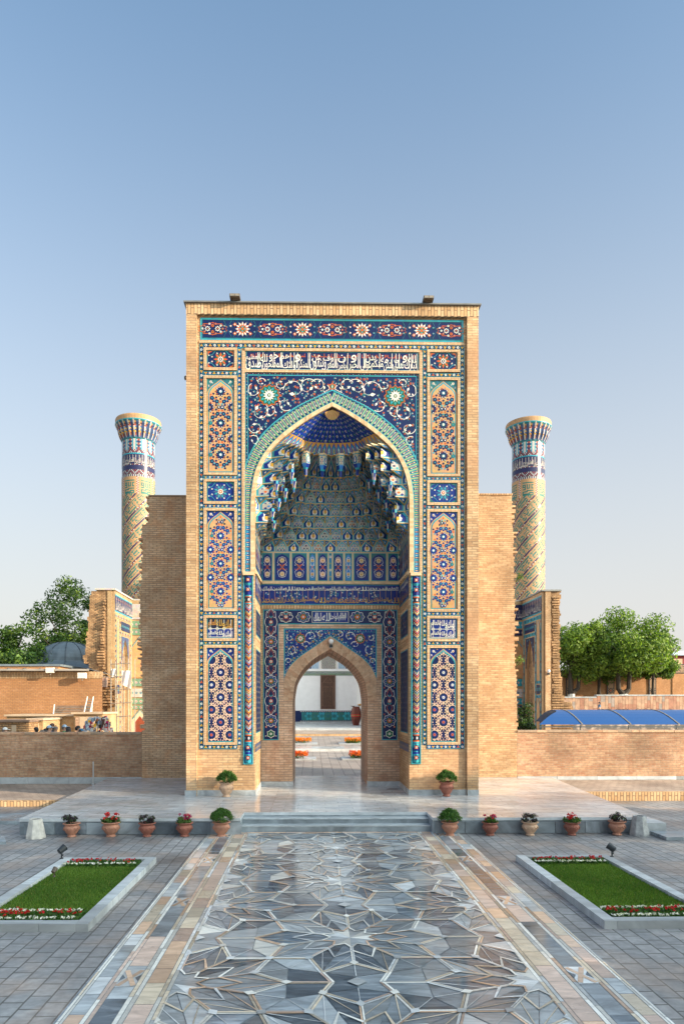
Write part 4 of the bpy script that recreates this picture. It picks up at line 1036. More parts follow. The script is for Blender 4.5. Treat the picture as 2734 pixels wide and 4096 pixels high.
for s in (-1, 1):
    for i in range(5):
        m = Mos(lambda a, b_, l, s=s: (CX+s*(jw-.012-l), a, b_)); y = Y0+.1+i*.37; wall_panel(m, y, y+.30, 6.27, 7.07, i % 3); m.build('niche_tile_panel', portal)
# small vertical niches under the fluted shell, then the shell
NS = 24
zs0, zs1, zs2 = 9.47, 9.76, ZZ(1632)
pa, pb = plans[-1], plan(zs1, .66, 2.2)
for i in range(NS):
    f0, f1 = i/NS, (i+1)/NS
    (x0, y0), (x1, y1) = at_f(pa, f0), at_f(pa, f1); (u0, w0), (u1, w1) = at_f(pb, f0), at_f(pb, f1); (um, wm) = at_f(pb, (f0+f1)/2)
    k = 1.0
    B0, B1, T0, T1 = Vector((CX+x0, Y0+y0, zs0)), Vector((CX+x1, Y0+y1, zs0)), Vector((CX+u0, Y0+w0, zs1)), Vector((CX+u1, Y0+w1, zs1))
    TM = Vector((CX+um, Y0+wm+.0, zs1+.03))
    vault.face([B0, B1, T1, T0], 'gold')
    n_ = Vector((centre.x-(B0.x+B1.x)/2, centre.y-(B0.y+B1.y)/2, 0)).normalized()
    def Q(a, t, l): p = B0.lerp(B1, a).lerp(T0.lerp(T1, a), t); return p+n_*l*.004
    dec.face([Q(.08, .03, 1), Q(.92, .03, 1), Q(.92, .6, 1), Q(.5, .97, 1), Q(.08, .6, 1)], 'dome_blue')
    dec.face([Q(.2, .15, 2), Q(.5, .05, 2), Q(.8, .15, 2), Q(.75, .5, 2), Q(.5, .8, 2), Q(.25, .5, 2)], 'turq'); dec.face([Q(.35, .2, 3), Q(.65, .2, 3), Q(.6, .45, 3), Q(.5, .6, 3), Q(.4, .45, 3)], 'white' if i % 2 else 'yellow'); dec.face([Q(.44, .28, 4), Q(.56, .28, 4), Q(.5, .42, 4)], 'navy')
NZS = 8
def shell(i, t):
    z = zs1+(zs2-zs1)*(1-(1-t)**1.25); a = aw(z)-.01; a0 = aw(zs1); kk = max(.0, a/a0)
    x, y = at_f(pb, i/(NS*2)); d = math.hypot(x, y) or 1
    fl = (.055 if i % 2 else 0)*kk
    return Vector((CX+x*kk*(1+fl/d), Y0+y*kk*(1+fl/d), z))
for j in range(NZS*2):
    for i in range(NS*2): vault.face([shell(i, j/16), shell(i+1, j/16), shell(i+1, (j+1)/16), shell(i, (j+1)/16)], 'dome_blue' if i % 2 else 'shell_blue')
for j in range(NZS-1):
    for i in range(1, NS*2, 2):
        ta, tb = j/NZS, (j+1)/NZS
        pc = shell(i, (ta+tb)/2); pu = shell(i, tb-.01); pd = shell(i, ta+.01); pl = shell(i-1, (ta+tb)/2); pr_ = shell(i+1, (ta+tb)/2)
        n_ = Vector((CX-pc.x, Y0-.3-pc.y, -.35)).normalized()*.006
        sc_ = .80
        L_, R__ = pc.lerp(pl, .62), pc.lerp(pr_, .62); U_, D__ = pc.lerp(pu, sc_), pc.lerp(pd, sc_)
        dec.face([D__+n_, R__+n_, U_+n_, L_+n_], 'white' if (j+i//2) % 2 == 0 else 'green')
        q = [pc.lerp(v_, .62)+n_*1.7 for v_ in (D__, R__, U_, L_)]; dec.face(q, 'navy' if (j+i//2) % 2 == 0 else 'turq')
        q = [pc.lerp(v_, .30)+n_*2.3 for v_ in (D__, R__, U_, L_)]; dec.face(q, ('gold', 'yellow', 'orange')[(j+i) % 3])
# gilded boss at the very top
for i in range(12):
    t0, t1 = math.pi*i/12, math.pi*(i+1)/12
    def bp_(t): return (CX-.19*math.cos(t), Y0+.01+.14*math.sin(t), ZZ(1632)-.05-.15*math.sin(t))
    vault.face([bp_(t0), bp_(t1), (CX, Y0-.0, ZZ(1628)-.02)], 'terra' if i % 2 else 'orange_clay')
# soffit between tier 7 and the shell, and hanging pendants
for i in range(NS):
    f0, f1 = i/NS, (i+1)/NS; (x0, y0), (x1, y1) = at_f(pa, f0), at_f(pa, f1); p6 = plans[6]
vv = vault.build('stalactite_vault', portal)
dec.build('vault_mosaic', portal)
def pendant(x, y, z, h_, r_):
    m = MB()
    prof_ = [(r_*1.9, z+.03), (r_*1.75, z-.05), (r_*1.15, z-h_*.40), (r_*1.1, z-h_*.62), (r_*.62, z-h_*.74), (r_*.55, z-h_*.95), (.003, z-h_)]
    m.lathe(prof_, x, y, 'cobalt', 8, cap=False, mf=lambda a, k: ('cobalt' if k % 2 else 'turq', ('cobalt', 'ivory')[k % 2], ('cobalt', 'cream')[k % 2], 'turq', ('deepblue', 'skyblue')[k % 2], 'gold')[a])
    m.build('vault_pendant', portal)
def pier(x, y, z, rot=0, k=1.0):
    # faceted hanging pier: upright tiled faces above a corbelled stem
    m = MB(); r_ = .125*k
    prof_ = [(r_*1.12, z+.02), (r_*1.12, z-.03), (r_, z-.05), (r_, z-.30*k), (r_*.62, z-.40*k), (r_*.42, z-.44*k), (r_*.36, z-.60*k), (.004, z-.64*k)]
    m.lathe(prof_, x, y, 'cobalt', 6, cap=False, mf=lambda a, q: ('cream', 'turq', 'cream', ('skyblue', 'cobalt')[q % 2], 'turq', ('cobalt', 'deepblue')[q % 2], 'gold')[a], a0=rot, a1=rot+2*math.pi)
    o = m.build('vault_pendant', portal)
    d = Mos(lambda a, b_, l: (a, b_, l))
    for q in range(6):
        t0, t1 = rot+math.pi*q/3, rot+math.pi*(q+1)/3; tm = (t0+t1)/2
        if math.sin(tm) > .3: continue
        def mp(a, b_, l, t0=t0, t1=t1, tm=tm): return (x+r_*((1-a)*math.cos(t0)+a*math.cos(t1))+math.cos(tm)*l, y+r_*((1-a)*math.sin(t0)+a*math.sin(t1))+math.sin(tm)*l, z-.30*k+.25*k*b_)
        d.mp = mp
        d.poly([(.05, .02), (.95, .02), (.95, .66), (.5, .97), (.05, .66)], 'turq', 1); blue = q % 2
        d.poly([(.16, .08), (.84, .08), (.84, .62), (.5, .86), (.16, .62)], 'cobalt' if blue else 'cream', 2)
        if blue: d.poly([(.5, .15), (.7, .3), (.62, .6), (.5, .78), (.38, .6), (.3, .3)], 'white', 3); d.poly([(.5, .25), (.6, .4), (.5, .62), (.4, .4)], 'yellow', 4)
        else:
            for (u_, v_) in ((.5, .2), (.3, .38), (.7, .38), (.5, .55), (.5, .76)): d.poly([(u_-.12, v_), (u_, v_-.09), (u_+.12, v_), (u_, v_+.09)], 'cobalt', 3)
    d.build('pendant_tiles', o)
for dx in (-.70, -.25, .25, .70):
    yy = min(plans[7][0], key=lambda q_: abs(q_[0]-dx)+(0 if q_[1] > .2 else 9))[1]; pier(CX+dx, Y0+yy-.02, 9.48, rot=-math.pi/2-math.pi/6+dx*.5)
for s in (-1, 1): pier(CX+s*1.10, Y0+.32, 9.14, rot=s*.3, k=.8); pier(CX+s*1.34, Y0+.32, 8.82, rot=s*.3, k=.8); pier(CX+s*1.56, Y0+.31, 8.46, rot=s*.3, k=.75); pier(CX+s*1.76, Y0+.30, 8.10, rot=s*.3, k=.7)
for k, hgt, js in ((5, .36, (5, 11, 33, 39)), (4, .34, (2, 8, 36, 42)), (3, .30, (5, 39)), (2, .3, (2, 10, 34, 42))):
    for j2 in js:
        if (j2 % 2) != (k % 2): j2 += 1
        p = lip(k, j2); pendant(p.x, p.y, ZL[k], hgt, .045)
# camera over the doorway and small lamps on the roof edge
def security_cam(loc, label, s=1.0):
    t = thing('security_camera', label, 'camera', loc)
    x, y, z = loc; plain('white_plastic', (.8, .8, .8), .35, .03) if 'white_plastic' not in MATS else 0; plain('black_plastic', (.015, .015, .017), .35, .05) if 'black_plastic' not in MATS else 0
    m = MB(); m.box(x-.045*s, x+.045*s, y-.03, y, z-.13*s, z+.0, 'white_plastic'); m.build('bracket', t)
    m = MB(); m.lathe([(.001, -.07*s+z+.06), (.05*s, z+.02-.02), (.075*s, z+.06), (.06*s, z+.10*s), (.02*s, z+.13*s), (.001, z+.132*s)], x, y-.08*s, 'white_plastic', 14, cap=False); m.build('housing', t, True)
    m = MB(); m.box(x-.05*s, x+.05*s, y-.10*s, y-.03, z-.12*s, z-.03*s, 'black_plastic'); m.build('lens', t)
    return t
security_cam((CX+.02, YB-.03, ZB(2575)), 'white dome security camera on the point of the brick doorway arch')
for u in (942, 1708):
    x = P(u, 0, YF)[0]
    t = thing('roof_floodlight', 'small brown floodlight perched on the portal roof edge, '+('left one above the frieze' if u < 1300 else 'right one above the frieze'), 'floodlight', (x, YF-.1, zt+.035), 'floodlights on the portal roof')
    plain('lamp_brown', (.10, .075, .055), .5, .2) if 'lamp_brown' not in MATS else 0; plain('lamp_glass', (.25, .22, .18), .12, .1) if 'lamp_glass' not in MATS else 0
    m = MB(); m.box(x-.13, x+.13, YF-.24, YF+.02, zt+.05, zt+.125, 'lamp_brown'); m.build('housing', t)
    m = MB(); m.box(x-.115, x-.005, YF-.25, YF-.239, zt+.06, zt+.115, 'lamp_glass'); m.box(x+.005, x+.115, YF-.25, YF-.239, zt+.06, zt+.115, 'lamp_glass'); m.build('glass', t)
    m = MB(); m.box(x-.06, x+.06, YF-.16, YF-.04, zt+.035, zt+.05, 'lamp_brown'); m.build('foot', t)
x = CX+xl
t = thing('wall_lamp', 'small dark lamp sticking out of the left side of the portal', 'lamp', (x, YF+.3, ZZ(1496)))
m = MB(); m.box(x-.10, x-.004, YF+.25, YF+.35, ZZ(1500), ZZ(1491), 'lamp_brown'); m.tube([(x-.06, YF+.3, ZZ(1491)), (x-.08, YF+.3, ZZ(1486))], .02, 'lamp_brown'); m.build('housing', t)
# ================================================================== GROUND, TERRACE, PATH
marble('m_dark', (.13, .16, .19), .10, .5, 1.5, tint=(.20, .23, .26)); marble('m_slate', (.23, .26, .285), .11, .45, 1.7, rot=-.7)
marble('m_mid', (.34, .37, .39), .14, .35, 1.8, rot=1.3); marble('m_light', (.55, .57, .58), .16, .3, 2, rot=.2)
marble('m_white', (.72, .70, .65), .18, .16, 3, rot=.2); marble('m_peach', (.60, .41, .29), .17, .22, 3, rot=.9); marble('m_pink', (.56, .42, .35), .24, .25, 3, rot=.9)
marble('m_cream', (.56, .47, .36), .25, .2, 3); marble('m_kerb', (.40, .43, .45), .35, .3, 1.5, rot=.4); marble('m_step', (.23, .27, .30), .28, .5, 1.3, rot=.1, stretch=5)
brick('paver', (.31, .30, .30), (.235, .235, .24), (.10, .095, .09), bw=.28, rh=.20, ms=.010, axis='floory', stain=.42, rough=.5, bump=.5, sscale=.6, alt=((.40, .30, .24), 1.1, .5), vein=.12)
brick('paver_light', (.44, .35, .28), (.35, .27, .22), (.12, .10, .085), bw=.24, rh=.24, ms=.008, axis='floor', stain=.3, rough=.6, sscale=.8)
brick('terrace_marble', (.56, .58, .60), (.42, .45, .48), (.16, .17, .18), bw=.62, rh=.30, ms=.004, axis='floor', stain=.2, rough=.16, bump=.15, sscale=.5, vein=.28, alt=((.60, .50, .43), .7, .5))
plain('soil', (.10, .08, .055), .95, .3, 2); plain('far_ground', (.22, .18, .13), .95, .3, .3)
def slab(name, x0, x1, y0, y1, z0, z1, m, kind='structure', parent=None):
    b = MB(); b.box(x0, x1, y0, y1, z0, z1, m); o = b.build(name, parent)
    if kind: o['kind'] = kind
    return o
b = MB(); b.face([(-1500, -1500, -.012), (1500, -1500, -.012), (1500, 1500, -.012), (-1500, 1500, -.012)], 'far_ground'); tag(b.build('ground'), kind='structure')
b = MB(); b.face([(-30, -12, 0), (34, -12, 0), (34, 22.4, 0), (-30, 22.4, 0)], 'paver'); tag(b.build('plaza_paving'), kind='structure')
# marble terrace in front of the portal, cut back for the steps
XTL, XTR, YT = -6.05, 7.0, 14.35
b = MB()
lx, rx = -1.50, 2.50
poly = [(XTL, YT+.02), (lx-.0, YT+.02), (lx, 15.12), (rx, 15.12), (rx, YT+.02), (XTR, YT+.02), (7.75, 22.3), (-6.55, 22.3)]
b.prism(poly, 'z', .001, ZP-.06, 'm_step')
b.prism([(x, y-(.0 if 15 < y < 22 else .02)) for x, y in poly], 'z', ZP-.06, ZP, 'terrace_marble', side='m_kerb')
tag(b.build('terrace'), kind='structure')
b = MB(); b.box(lx+.002, rx-.002, 14.60, 15.12, .001, .112, 'm_step'); b.box(lx+.002, rx-.002, 14.86, 15.12, .114, .223, 'm_step')
for z, y in ((.112, 14.585), (.223, 14.845)): b.box(lx+.003, rx-.003, y, y+.3, z, z+.022, 'm_mid')
tag(b.build('terrace_steps'), kind='structure')
b = MB()
for i in range(7): b.box(XTL+.1+i*.64, XTL+.1+i*.64+.63, YT-.012, YT+.02, .01, ZP-.09, random.choice(('m_dark', 'm_slate', 'm_step')))
for i in range(7): b.box(rx+.05+i*.63, rx+.05+i*.63+.62, YT-.012, YT+.02, .01, ZP-.09, random.choice(('m_dark', 'm_slate', 'm_step')))
tag(b.build('terrace_facing'), kind='structure')
slab('passage_floor', -.62, 1.64, 22.28, 22.81, .0, ZP+.001, 'terrace_marble')
# small end blocks and low ramp slabs beside the terrace
b = MB(); b.box(7.02, 7.45, 14.42, 15.2, .001, .2, 'm_kerb'); b.box(7.0, 8.4, 13.55, 14.2, .001, .07, 'm_step'); tag(b.build('terrace_kerb'), kind='structure')
b = MB(); b.prism([(-6.3, 15.6), (-6.15, 17.2), (-8.9, 15.9), (-8.9, 15.6)], 'z', .001, .08, 'm_step'); b.prism([(-5.9, 13.4), (-8.6, 12.9), (-8.6, 13.9), (-6.2, 14.0)], 'z', .001, .05, 'm_step'); tag(b.build('terrace_ramp'), kind='structure')
# raised brick-edged ground either side
b = MB(); b.box(-24, -6.60, 18.5, 22.3, .001, .15, 'paver_light'); b.box(-24, -6.60, 18.33, 18.5, .001, .155, 'brick_row'); tag(b.build('raised_paving_west'), kind='structure')
b = MB(); b.prism([(7.58, 19.3), (26, 19.3), (26, 22.3), (7.79, 22.3)], 'z', .001, .245, 'paver_light'); b.box(7.62, 26, 19.12, 19.3, .001, .25, 'brick_row'); tag(b.build('raised_paving_east'), kind='structure')
# ---- inlaid marble path
PX0, PX1, PC = -1.335, 2.195, .43
def floor(a, b_, l): return (a, b_, .005+l)
def clip_poly(poly, x0, x1, y0, y1):
    for ax, lim, sg in ((0, x0, 1), (0, x1, -1), (1, y0, 1), (1, y1, -1)):
        out = []
        for i in range(len(poly)):
            a, c = poly[i-1], poly[i]; ia, ic = (a[ax]-lim)*sg >= 0, (c[ax]-lim)*sg >= 0
            if ia != ic:
                t = (lim-a[ax])/(c[ax]-a[ax]); out.append((a[0]+(c[0]-a[0])*t, a[1]+(c[1]-a[1])*t))
            if ic: out.append(c)
        poly = out
        if len(poly) < 3: return None
    return poly
class Floor(Mos):
    lim = (PX0, PX1, .5, 14.42)
    def poly(s, pts, m, l=1):
        q = clip_poly(list(pts), *s.lim)
        if q: super().poly(q, m, l)
m = Floor(floor)
b = MB(); b.face([(-2.19, .3, .003), (3.06, .3, .003), (3.06, 14.58, .003), (-2.19, 14.58, .003)], 'm_slate'); tag(b.build('path'), kind='structure')
rg = random.Random(5)
A = 3.53/3.236; Pp = 2.351*A
def pol(c, r, deg): return (c[0]+r*A*math.cos(R(deg)), c[1]+r*A*math.sin(R(deg)))
DK = ('m_dark', 'm_dark', 'm_slate', 'm_slate', 'm_mid', 'm_mid'); LT = ('m_light', 'm_mid', 'm_light', 'm_white'); RB = ('m_white', 'm_white', 'm_white', 'm_cream', 'm_cream', 'm_pink', 'm_light', 'm_peach')
def bar(p, q, w_=.052, l=3, ext=0):
    d = math.hypot(q[0]-p[0], q[1]-p[1]); ux, uy = (q[0]-p[0])/d, (q[1]-p[1])/d; nx, ny = -uy, ux
    q = (q[0]+ux*ext, q[1]+uy*ext)
    n = max(1, round(d/.62)); 
    for side in (-1, 1):
        cuts = [0]+sorted(rg.uniform(.15, .85) for _ in range(n-1))+[1]
        for t0, t1 in zip(cuts, cuts[1:]):
            a = (p[0]+(q[0]-p[0])*t0, p[1]+(q[1]-p[1])*t0); c = (p[0]+(q[0]-p[0])*t1, p[1]+(q[1]-p[1])*t1)
            o0, o1 = .003*side, side*w_/2
            m.poly([(a[0]+nx*o0, a[1]+ny*o0), (c[0]+nx*o0, c[1]+ny*o0), (c[0]+nx*o1, c[1]+ny*o1), (a[0]+nx*o1, a[1]+ny*o1)], rg.choice(RB), l)
cs = []
for j in range(-3, 5):
    cs.append((PC, 7.95+j*Pp)); cs.append((PC-1.618*A, 7.95+(j+.5)*Pp)); cs.append((PC+1.618*A, 7.95+(j+.5)*Pp))
g = .006
for c in cs:
    if c[1] > 16.5 or c[1] < -1: continue
    for k in range(10):
        t = 36*k
        m.poly([c, pol(c, .30, t-17.6), pol(c, .20, t), pol(c, .30, t+17.6)], rg.choice(LT), 1)
        for sg in (-1, 1):
            m.poly([pol(c, .215, t+sg*.8), pol(c, .32, t+sg*17.2), pol(c, .72, t+sg*17.6), pol(c, .985, t+sg*.3)], rg.choice(DK), 1)
        m.poly([pol(c, .74, t+18), pol(c, .99, t+35), pol(c, 1.045, t+18), pol(c, .99, t+1)], rg.choice(LT if (k+int(c[1]*2)) % 5 == 0 else DK), 1)
        bar(pol(c, 1.0, t), pol(c, .7265, t+18)); bar(pol(c, 1.0, t), pol(c, .7265, t-18))
        bar(pol(c, .7265, t+18), pol(c, .30, t+18), .036, 4); m.rib([pol(c, .78, t+18), pol(c, 1.04, t+18)], .009, 'm_light', 3)
        m.rib([pol(c, .99, t), pol(c, .50, t+18), pol(c, .99, t+36)], .013, rg.choice(('m_light', 'm_peach', 'm_cream')), 3)
        m.rib([pol(c, .31, t-18), pol(c, .205, t), pol(c, .31, t+18)], .026, 'm_white' if k % 3 else 'm_peach', 5)
        m.poly([pol(c, .79, t+18), pol(c, .7265, t+21.5), pol(c, .665, t+18), pol(c, .7265, t+14.5)], rg.choice(LT), 6)
        m.rib([pol(c, .40, t-18), pol(c, .60, t), pol(c, .40, t+18)], .030, rg.choice(('m_white', 'm_light', 'm_cream', 'm_peach')), 5)
        if k < 5: m.poly([pol(c, .99, t-2.6), pol(c, 1.05, t), pol(c, .99, t+2.6), pol(c, .94, t)], rg.choice(LT), 6)
    h0 = (c[0], c[1]+1.1755*A); o2 = (c[0], c[1]+Pp)                  # bow-tie gap beyond the star
    P6 = [pol(c, 1.0515, 54), pol(c, 1.0515, 90), pol(c, 1.0515, 126)]; Q6 = [pol(o2, 1.0515, -54), pol(o2, 1.0515, -90), pol(o2, 1.0515, -126)]
    m.poly([P6[0], P6[1], Q6[1], Q6[0]], rg.choice(DK), 1); m.poly([P6[1], P6[2], Q6[2], Q6[1]], rg.choice(DK), 1)
    eR, eL = (c[0]+.618*A, h0[1]), (c[0]-.618*A, h0[1])
    for e_, sg in ((eR, 1), (eL, -1)): bar(pol(c, 1.0, 90-sg*18), (h0[0]+sg*.22*A, h0[1])); bar((h0[0]+sg*.22*A, h0[1]), pol(o2, 1.0, -90+sg*18)); bar((h0[0]+sg*.22*A, h0[1]), e_)
    m.radial(h0[0], h0[1], lambda k: .10, 4, 'm_light', 6, 0)
m.build('path_star_mosaic')['kind'] = 'structure'
# side strips
mb = Mos(floor)
def strip(x0, x1, mats_, L, y0=.4, y1=14.55, l=1, gap=.006):
    y = y0
    while y < y1:
        y2 = min(y1, y+L*rg.uniform(.85, 1.15)); mb.rect(x0+gap/2, y, x1-gap/2, y2-gap, rg.choice(mats_), l); y = y2
def side(sg, x_in, x_out):
    T = abs(x_out-x_in)
    def X(t): return x_in+sg*T*t
    lay = [(0, .05, RB, .55), (.05, .10, RB, .55), (.10, .32, ('m_peach', 'm_pink', 'm_peach', 'm_cream') if sg > 0 else ('m_pink', 'm_cream', 'm_peach', 'm_cream'), .42), (.32, .375, RB, .6), (.375, .43, RB, .6), (.43, .66, DK+('m_mid', 'm_pink'), .85), (.66, .71, RB, .6), (.71, .76, RB, .6),
           (.76, .93, ('m_light', 'm_cream', 'm_pink', 'm_peach', 'm_mid'), .42), (.93, .965, ('m_white',), .6), (.965, 1.0, ('m_white', 'm_white', 'm_cream'), .6)]
    for a, c, ms_, L in lay:
        x0, x1 = sorted((X(a), X(c))); strip(x0, x1, ms_, L)
    x0, x1 = sorted((X(.43), X(.66)))
    for y in (6.6, 9.2, 11.75, 14.0):
        mb.rect(x0, y, x1, y+.42, 'm_light', 2); 
        for p, q in (((x0+.02, y+.02), (x1-.02, y+.40)), ((x1-.02, y+.02), (x0+.02, y+.40))): mb.rib([p, q], .05, 'm_peach', 3)
        for q_ in ((x0+.0, y+.21), (x1-.0, y+.21)): mb.poly([(q_[0], y+.12), (q_[0], y+.3), ((x0+x1)/2+(q_[0]-(x0+x1)/2)*.5, y+.21)], 'm_dark', 3)
side(-1, PX0, -2.17); side(1, PX1, 3.05)
for i in range(9):
    x0 = PX0+i*(PX1-PX0)/9; mb.rect(x0, 14.44, x0+(PX1-PX0)/9-.006, 14.56, rg.choice(('m_peach', 'm_pink', 'm_peach')), 1)
mb.build('path_border_strips')['kind'] = 'structure'
# drain
plain('grate', (.45, .46, .47), .4, .1, metal=.4); plain('hole', (.01, .01, .01), .9, .1)
x, y = G(1295, 3341); m = MB(); m.box(x-.14, x+.14, y-.09, y+.09, .02, .028, 'grate')
for i in range(11):
    for j in range(3): m.box(x-.128+i*.0237, x-.128+i*.0237+.014, y-.075+j*.052, y-.075+j*.052+.036, .0285, .0295, 'hole')
tag(m.build('drain_grate'), 'small slotted metal drain cover set in the marble path at the foot of the steps', 'drain cover')
# ================================================================== VEGETATION BUILDERS
def leafmat(name, c, tr=.35):
    m = bpy.data.materials.new(name); m.use_nodes = True; MATS[name] = m; t = m.node_tree; t.nodes.clear()
    out = t.nodes.new('ShaderNodeOutputMaterial'); d = t.nodes.new('ShaderNodeBsdfPrincipled'); tl = t.nodes.new('ShaderNodeBsdfTranslucent'); mx = t.nodes.new('ShaderNodeMixShader')
    g = t.nodes.new('ShaderNodeNewGeometry'); mr = t.nodes.new('ShaderNodeMapRange'); mr.inputs['To Min'].default_value = .6; mr.inputs['To Max'].default_value = 1.35
    t.links.new(g.outputs['Random Per Island'], mr.inputs['Value'])
    cb = t.nodes.new('ShaderNodeCombineXYZ'); [t.links.new(mr.outputs[0], cb.inputs[k]) for k in range(3)]
    v = t.nodes.new('ShaderNodeVectorMath'); v.operation = 'MULTIPLY'; v.inputs[0].default_value = c; t.links.new(cb.outputs[0], v.inputs[1])
    t.links.new(v.outputs[0], d.inputs['Base Color']); d.inputs['Roughness'].default_value = .55; d.inputs['Specular IOR Level'].default_value = .3
    v2 = t.nodes.new('ShaderNodeVectorMath'); v2.operation = 'MULTIPLY'; v2.inputs[1].default_value = (1.5, 1.7, .6); t.links.new(v.outputs[0], v2.inputs[0]); t.links.new(v2.outputs[0], tl.inputs[0])
    mx.inputs[0].default_value = tr; t.links.new(d.outputs[0], mx.inputs[1]); t.links.new(tl.outputs[0], mx.inputs[2]); t.links.new(mx.outputs[0], out.inputs[0])
leafmat('leaf_dark', (.040, .082, .022)); leafmat('leaf_mid', (.085, .155, .032)); leafmat('leaf_light', (.17, .25, .04)); leafmat('leaf_bush', (.055, .15, .022), .3)
leafmat('leaf_purple', (.035, .022, .03), .1); leafmat('grass_a', (.085, .17, .025)); leafmat('grass_b', (.15, .25, .04)); leafmat('leaf_pine', (.022, .045, .022), .1)
for n_, c_ in (('petal_red', (.55, .015, .02)), ('petal_white', (.78, .76, .72)), ('petal_magenta', (.33, .012, .13)), ('petal_orange', (.75, .17, .01)), ('petal_yellow', (.75, .42, .02))): leafmat(n_, c_, .2)
plain('bark', (.055, .042, .032), .9, .35, 6, .6); plain('bark_white', (.62, .6, .55), .8, .2, 5)
def leaves(m, rnd_, c, rad, n, size, mats_, shell_=.55, flat=1.0):
    """leaf sized faces scattered in an ellipsoid, most of them near its skin"""
    for i in range(n):
        while True:
            d = Vector((rnd_.gauss(0, 1), rnd_.gauss(0, 1), rnd_.gauss(0, 1)))
            if d.length > .1: break
        d.normalize(); r = shell_+(1-shell_)*rnd_.random()**.6
        p = Vector((c[0]+d.x*rad[0]*r, c[1]+d.y*rad[1]*r, c[2]+d.z*rad[2]*r))
        nrm = (d+Vector((rnd_.gauss(0, .6), rnd_.gauss(0, .6), rnd_.gauss(0, .6)+.3))).normalized(); a = nrm.orthogonal().normalized(); b_ = nrm.cross(a)
        t = rnd_.uniform(0, 6.28); a, b_ = a*math.cos(t)+b_*math.sin(t), b_*math.cos(t)-a*math.sin(t); s_ = size*rnd_.uniform(.6, 1.3)
        m.face([p-a*s_, p-b_*s_*.45, p+a*s_, p+b_*s_*.45], mats_[int(rnd_.random()**1.3*len(mats_))])
def make_tree(name, label, cat, loc, h, cr, seed, mats_=('leaf_dark', 'leaf_mid', 'leaf_light'), trunk_h=None, nclump=26, nleaf=230, size=.17, white_base=False, group=None, squash=.8, lean=0, fork=False):
    r_ = random.Random(seed); t = thing(name, label, cat, loc, group); x, y, z = loc
    th = trunk_h or h*.3; cz = z+th+(h-th)*.52; ch = (h-th)*.5
    m = MB(); tr = cr*.055+.06
    limbs = []
    stems = [(-.12*cr, 0), (.14*cr, 0)] if fork else [(0, 0)]
    for sx_, sy_ in stems:
        m.tube([(x, y, z-.05), (x+sx_*.2, y, z+th*.35), (x+sx_*.8+lean, y+.05, z+th*.8), (x+sx_+lean*1.5, y, cz-ch*.3)], tr*1.25, 'bark', 8, r2=tr*.55)
    cl = []
    for i in range(nclump):
        d = Vector((r_.gauss(0, 1), r_.gauss(0, 1), r_.gauss(0, 1)*.9)).normalized(); q = r_.uniform(.38, .98)
        c = (x+lean+d.x*cr*q, y+d.y*cr*q, cz+d.z*ch*q*(1 if d.z > 0 else .75)); cl.append(c)
        if i % 2 == 0: m.tube([(x+lean, y, cz-ch*.5), ((x+lean+c[0])/2, (y+c[1])/2, (cz-ch*.5+c[2])/2+.2), c], tr*.4, 'bark', 5, r2=.015)
    m.build('trunk', t)
    if white_base:
        m = MB(); m.tube([(x, y, z), (x, y, z+th*.28)], tr*1.33, 'bark_white', 8); m.build('whitewash', t)
    m = MB()
    for c in cl:
        k = r_.uniform(.14, .42)*cr; leaves(m, r_, c, (k, k, k*squash), int(nleaf*(k/(.3*cr))**2), size, mats_ if r_.random() > .3 else mats_[:2], .35)
    m.build('crown', t); return t

# ================================================================== WALLS BESIDE THE PORTAL
rw = random.Random(21)
def toothed(x_in, edge, z0, z1_, sg, step=.062):
    """outline of a wall whose outer end is left ragged, course by course"""
    pts = []; z = z0; k = 0
    while z < z1_-.001:
        zn = min(z1_, z+step*(1 if rw.random() < .6 else 2)); e = interp(edge, z)+sg*rw.choice((0, .03, .07, .11, .02))*(1 if k % 2 else -.3)
        pts += [(e, z), (e, zn)]; z = zn; k += 1
    return [(x_in, z0)]+pts+[(x_in, z1_)]
YW = 22.3
wing = thing('wing_wall', 'tall shaded brown brick wing wall left of the portal with a ragged broken left edge', 'wall', (-4.4, YW, ZP))
def lx_(u, v): return P(u, v, YW)[0]
eL = [(1.8, lx_(574, 2900)), (3.4, lx_(566, 2700)), (5.5, lx_(560, 2400)), (6.6, lx_(558, 2325)), (6.65, lx_(566, 2320)), (8.4, lx_(568, 2110)), (8.42, lx_(592, 2105)), (9.43, lx_(596, 1985))]
b = MB(); b.prism(toothed(CX+xl+.2, eL, 1.86, 9.40, -1), 'y', YW, YE, 'brick_old'); b.build('brickwork', wing)
b = MB(); b.box(lx_(594, 1980), CX+xl+.0, YW-.03, YE+.02, 9.40, 9.44, 'mortar'); b.build('top_course', wing)
b = MB(); b.box(lx_(567, 1980), CX+xl-.002, YW+.002, YE, ZP, 1.86, 'brick_old'); b.build('wall_foot', wing)
wing = thing('wing_wall', 'tall sunlit yellow brick wing wall right of the portal with a ragged broken right edge', 'wall', (5.4, YW, ZP))
eR = [(1.8, lx_(2068, 2900)), (2.9, lx_(2066, 2800)), (4.6, lx_(2060, 2600)), (6.5, lx_(2056, 2360)), (8.4, lx_(2054, 2120)), (8.42, lx_(2048, 2110)), (9.5, lx_(2046, 1985))]
b = MB(); b.prism(toothed(CX+xr-.2, eR, 1.92, 9.50, 1), 'y', YW, YE, 'brick_new'); b.build('brickwork', wing)
b = MB(); b.box(CX+xr+.0, lx_(2048, 1980), YW-.03, YE+.02, 9.50, 9.545, 'brick_row'); b.build('top_course', wing)
b = MB(); b.box(CX+xr+.002, lx_(2067, 1980), YW+.002, YE, ZP, 1.92, 'brick_new'); b.build('wall_foot', wing)
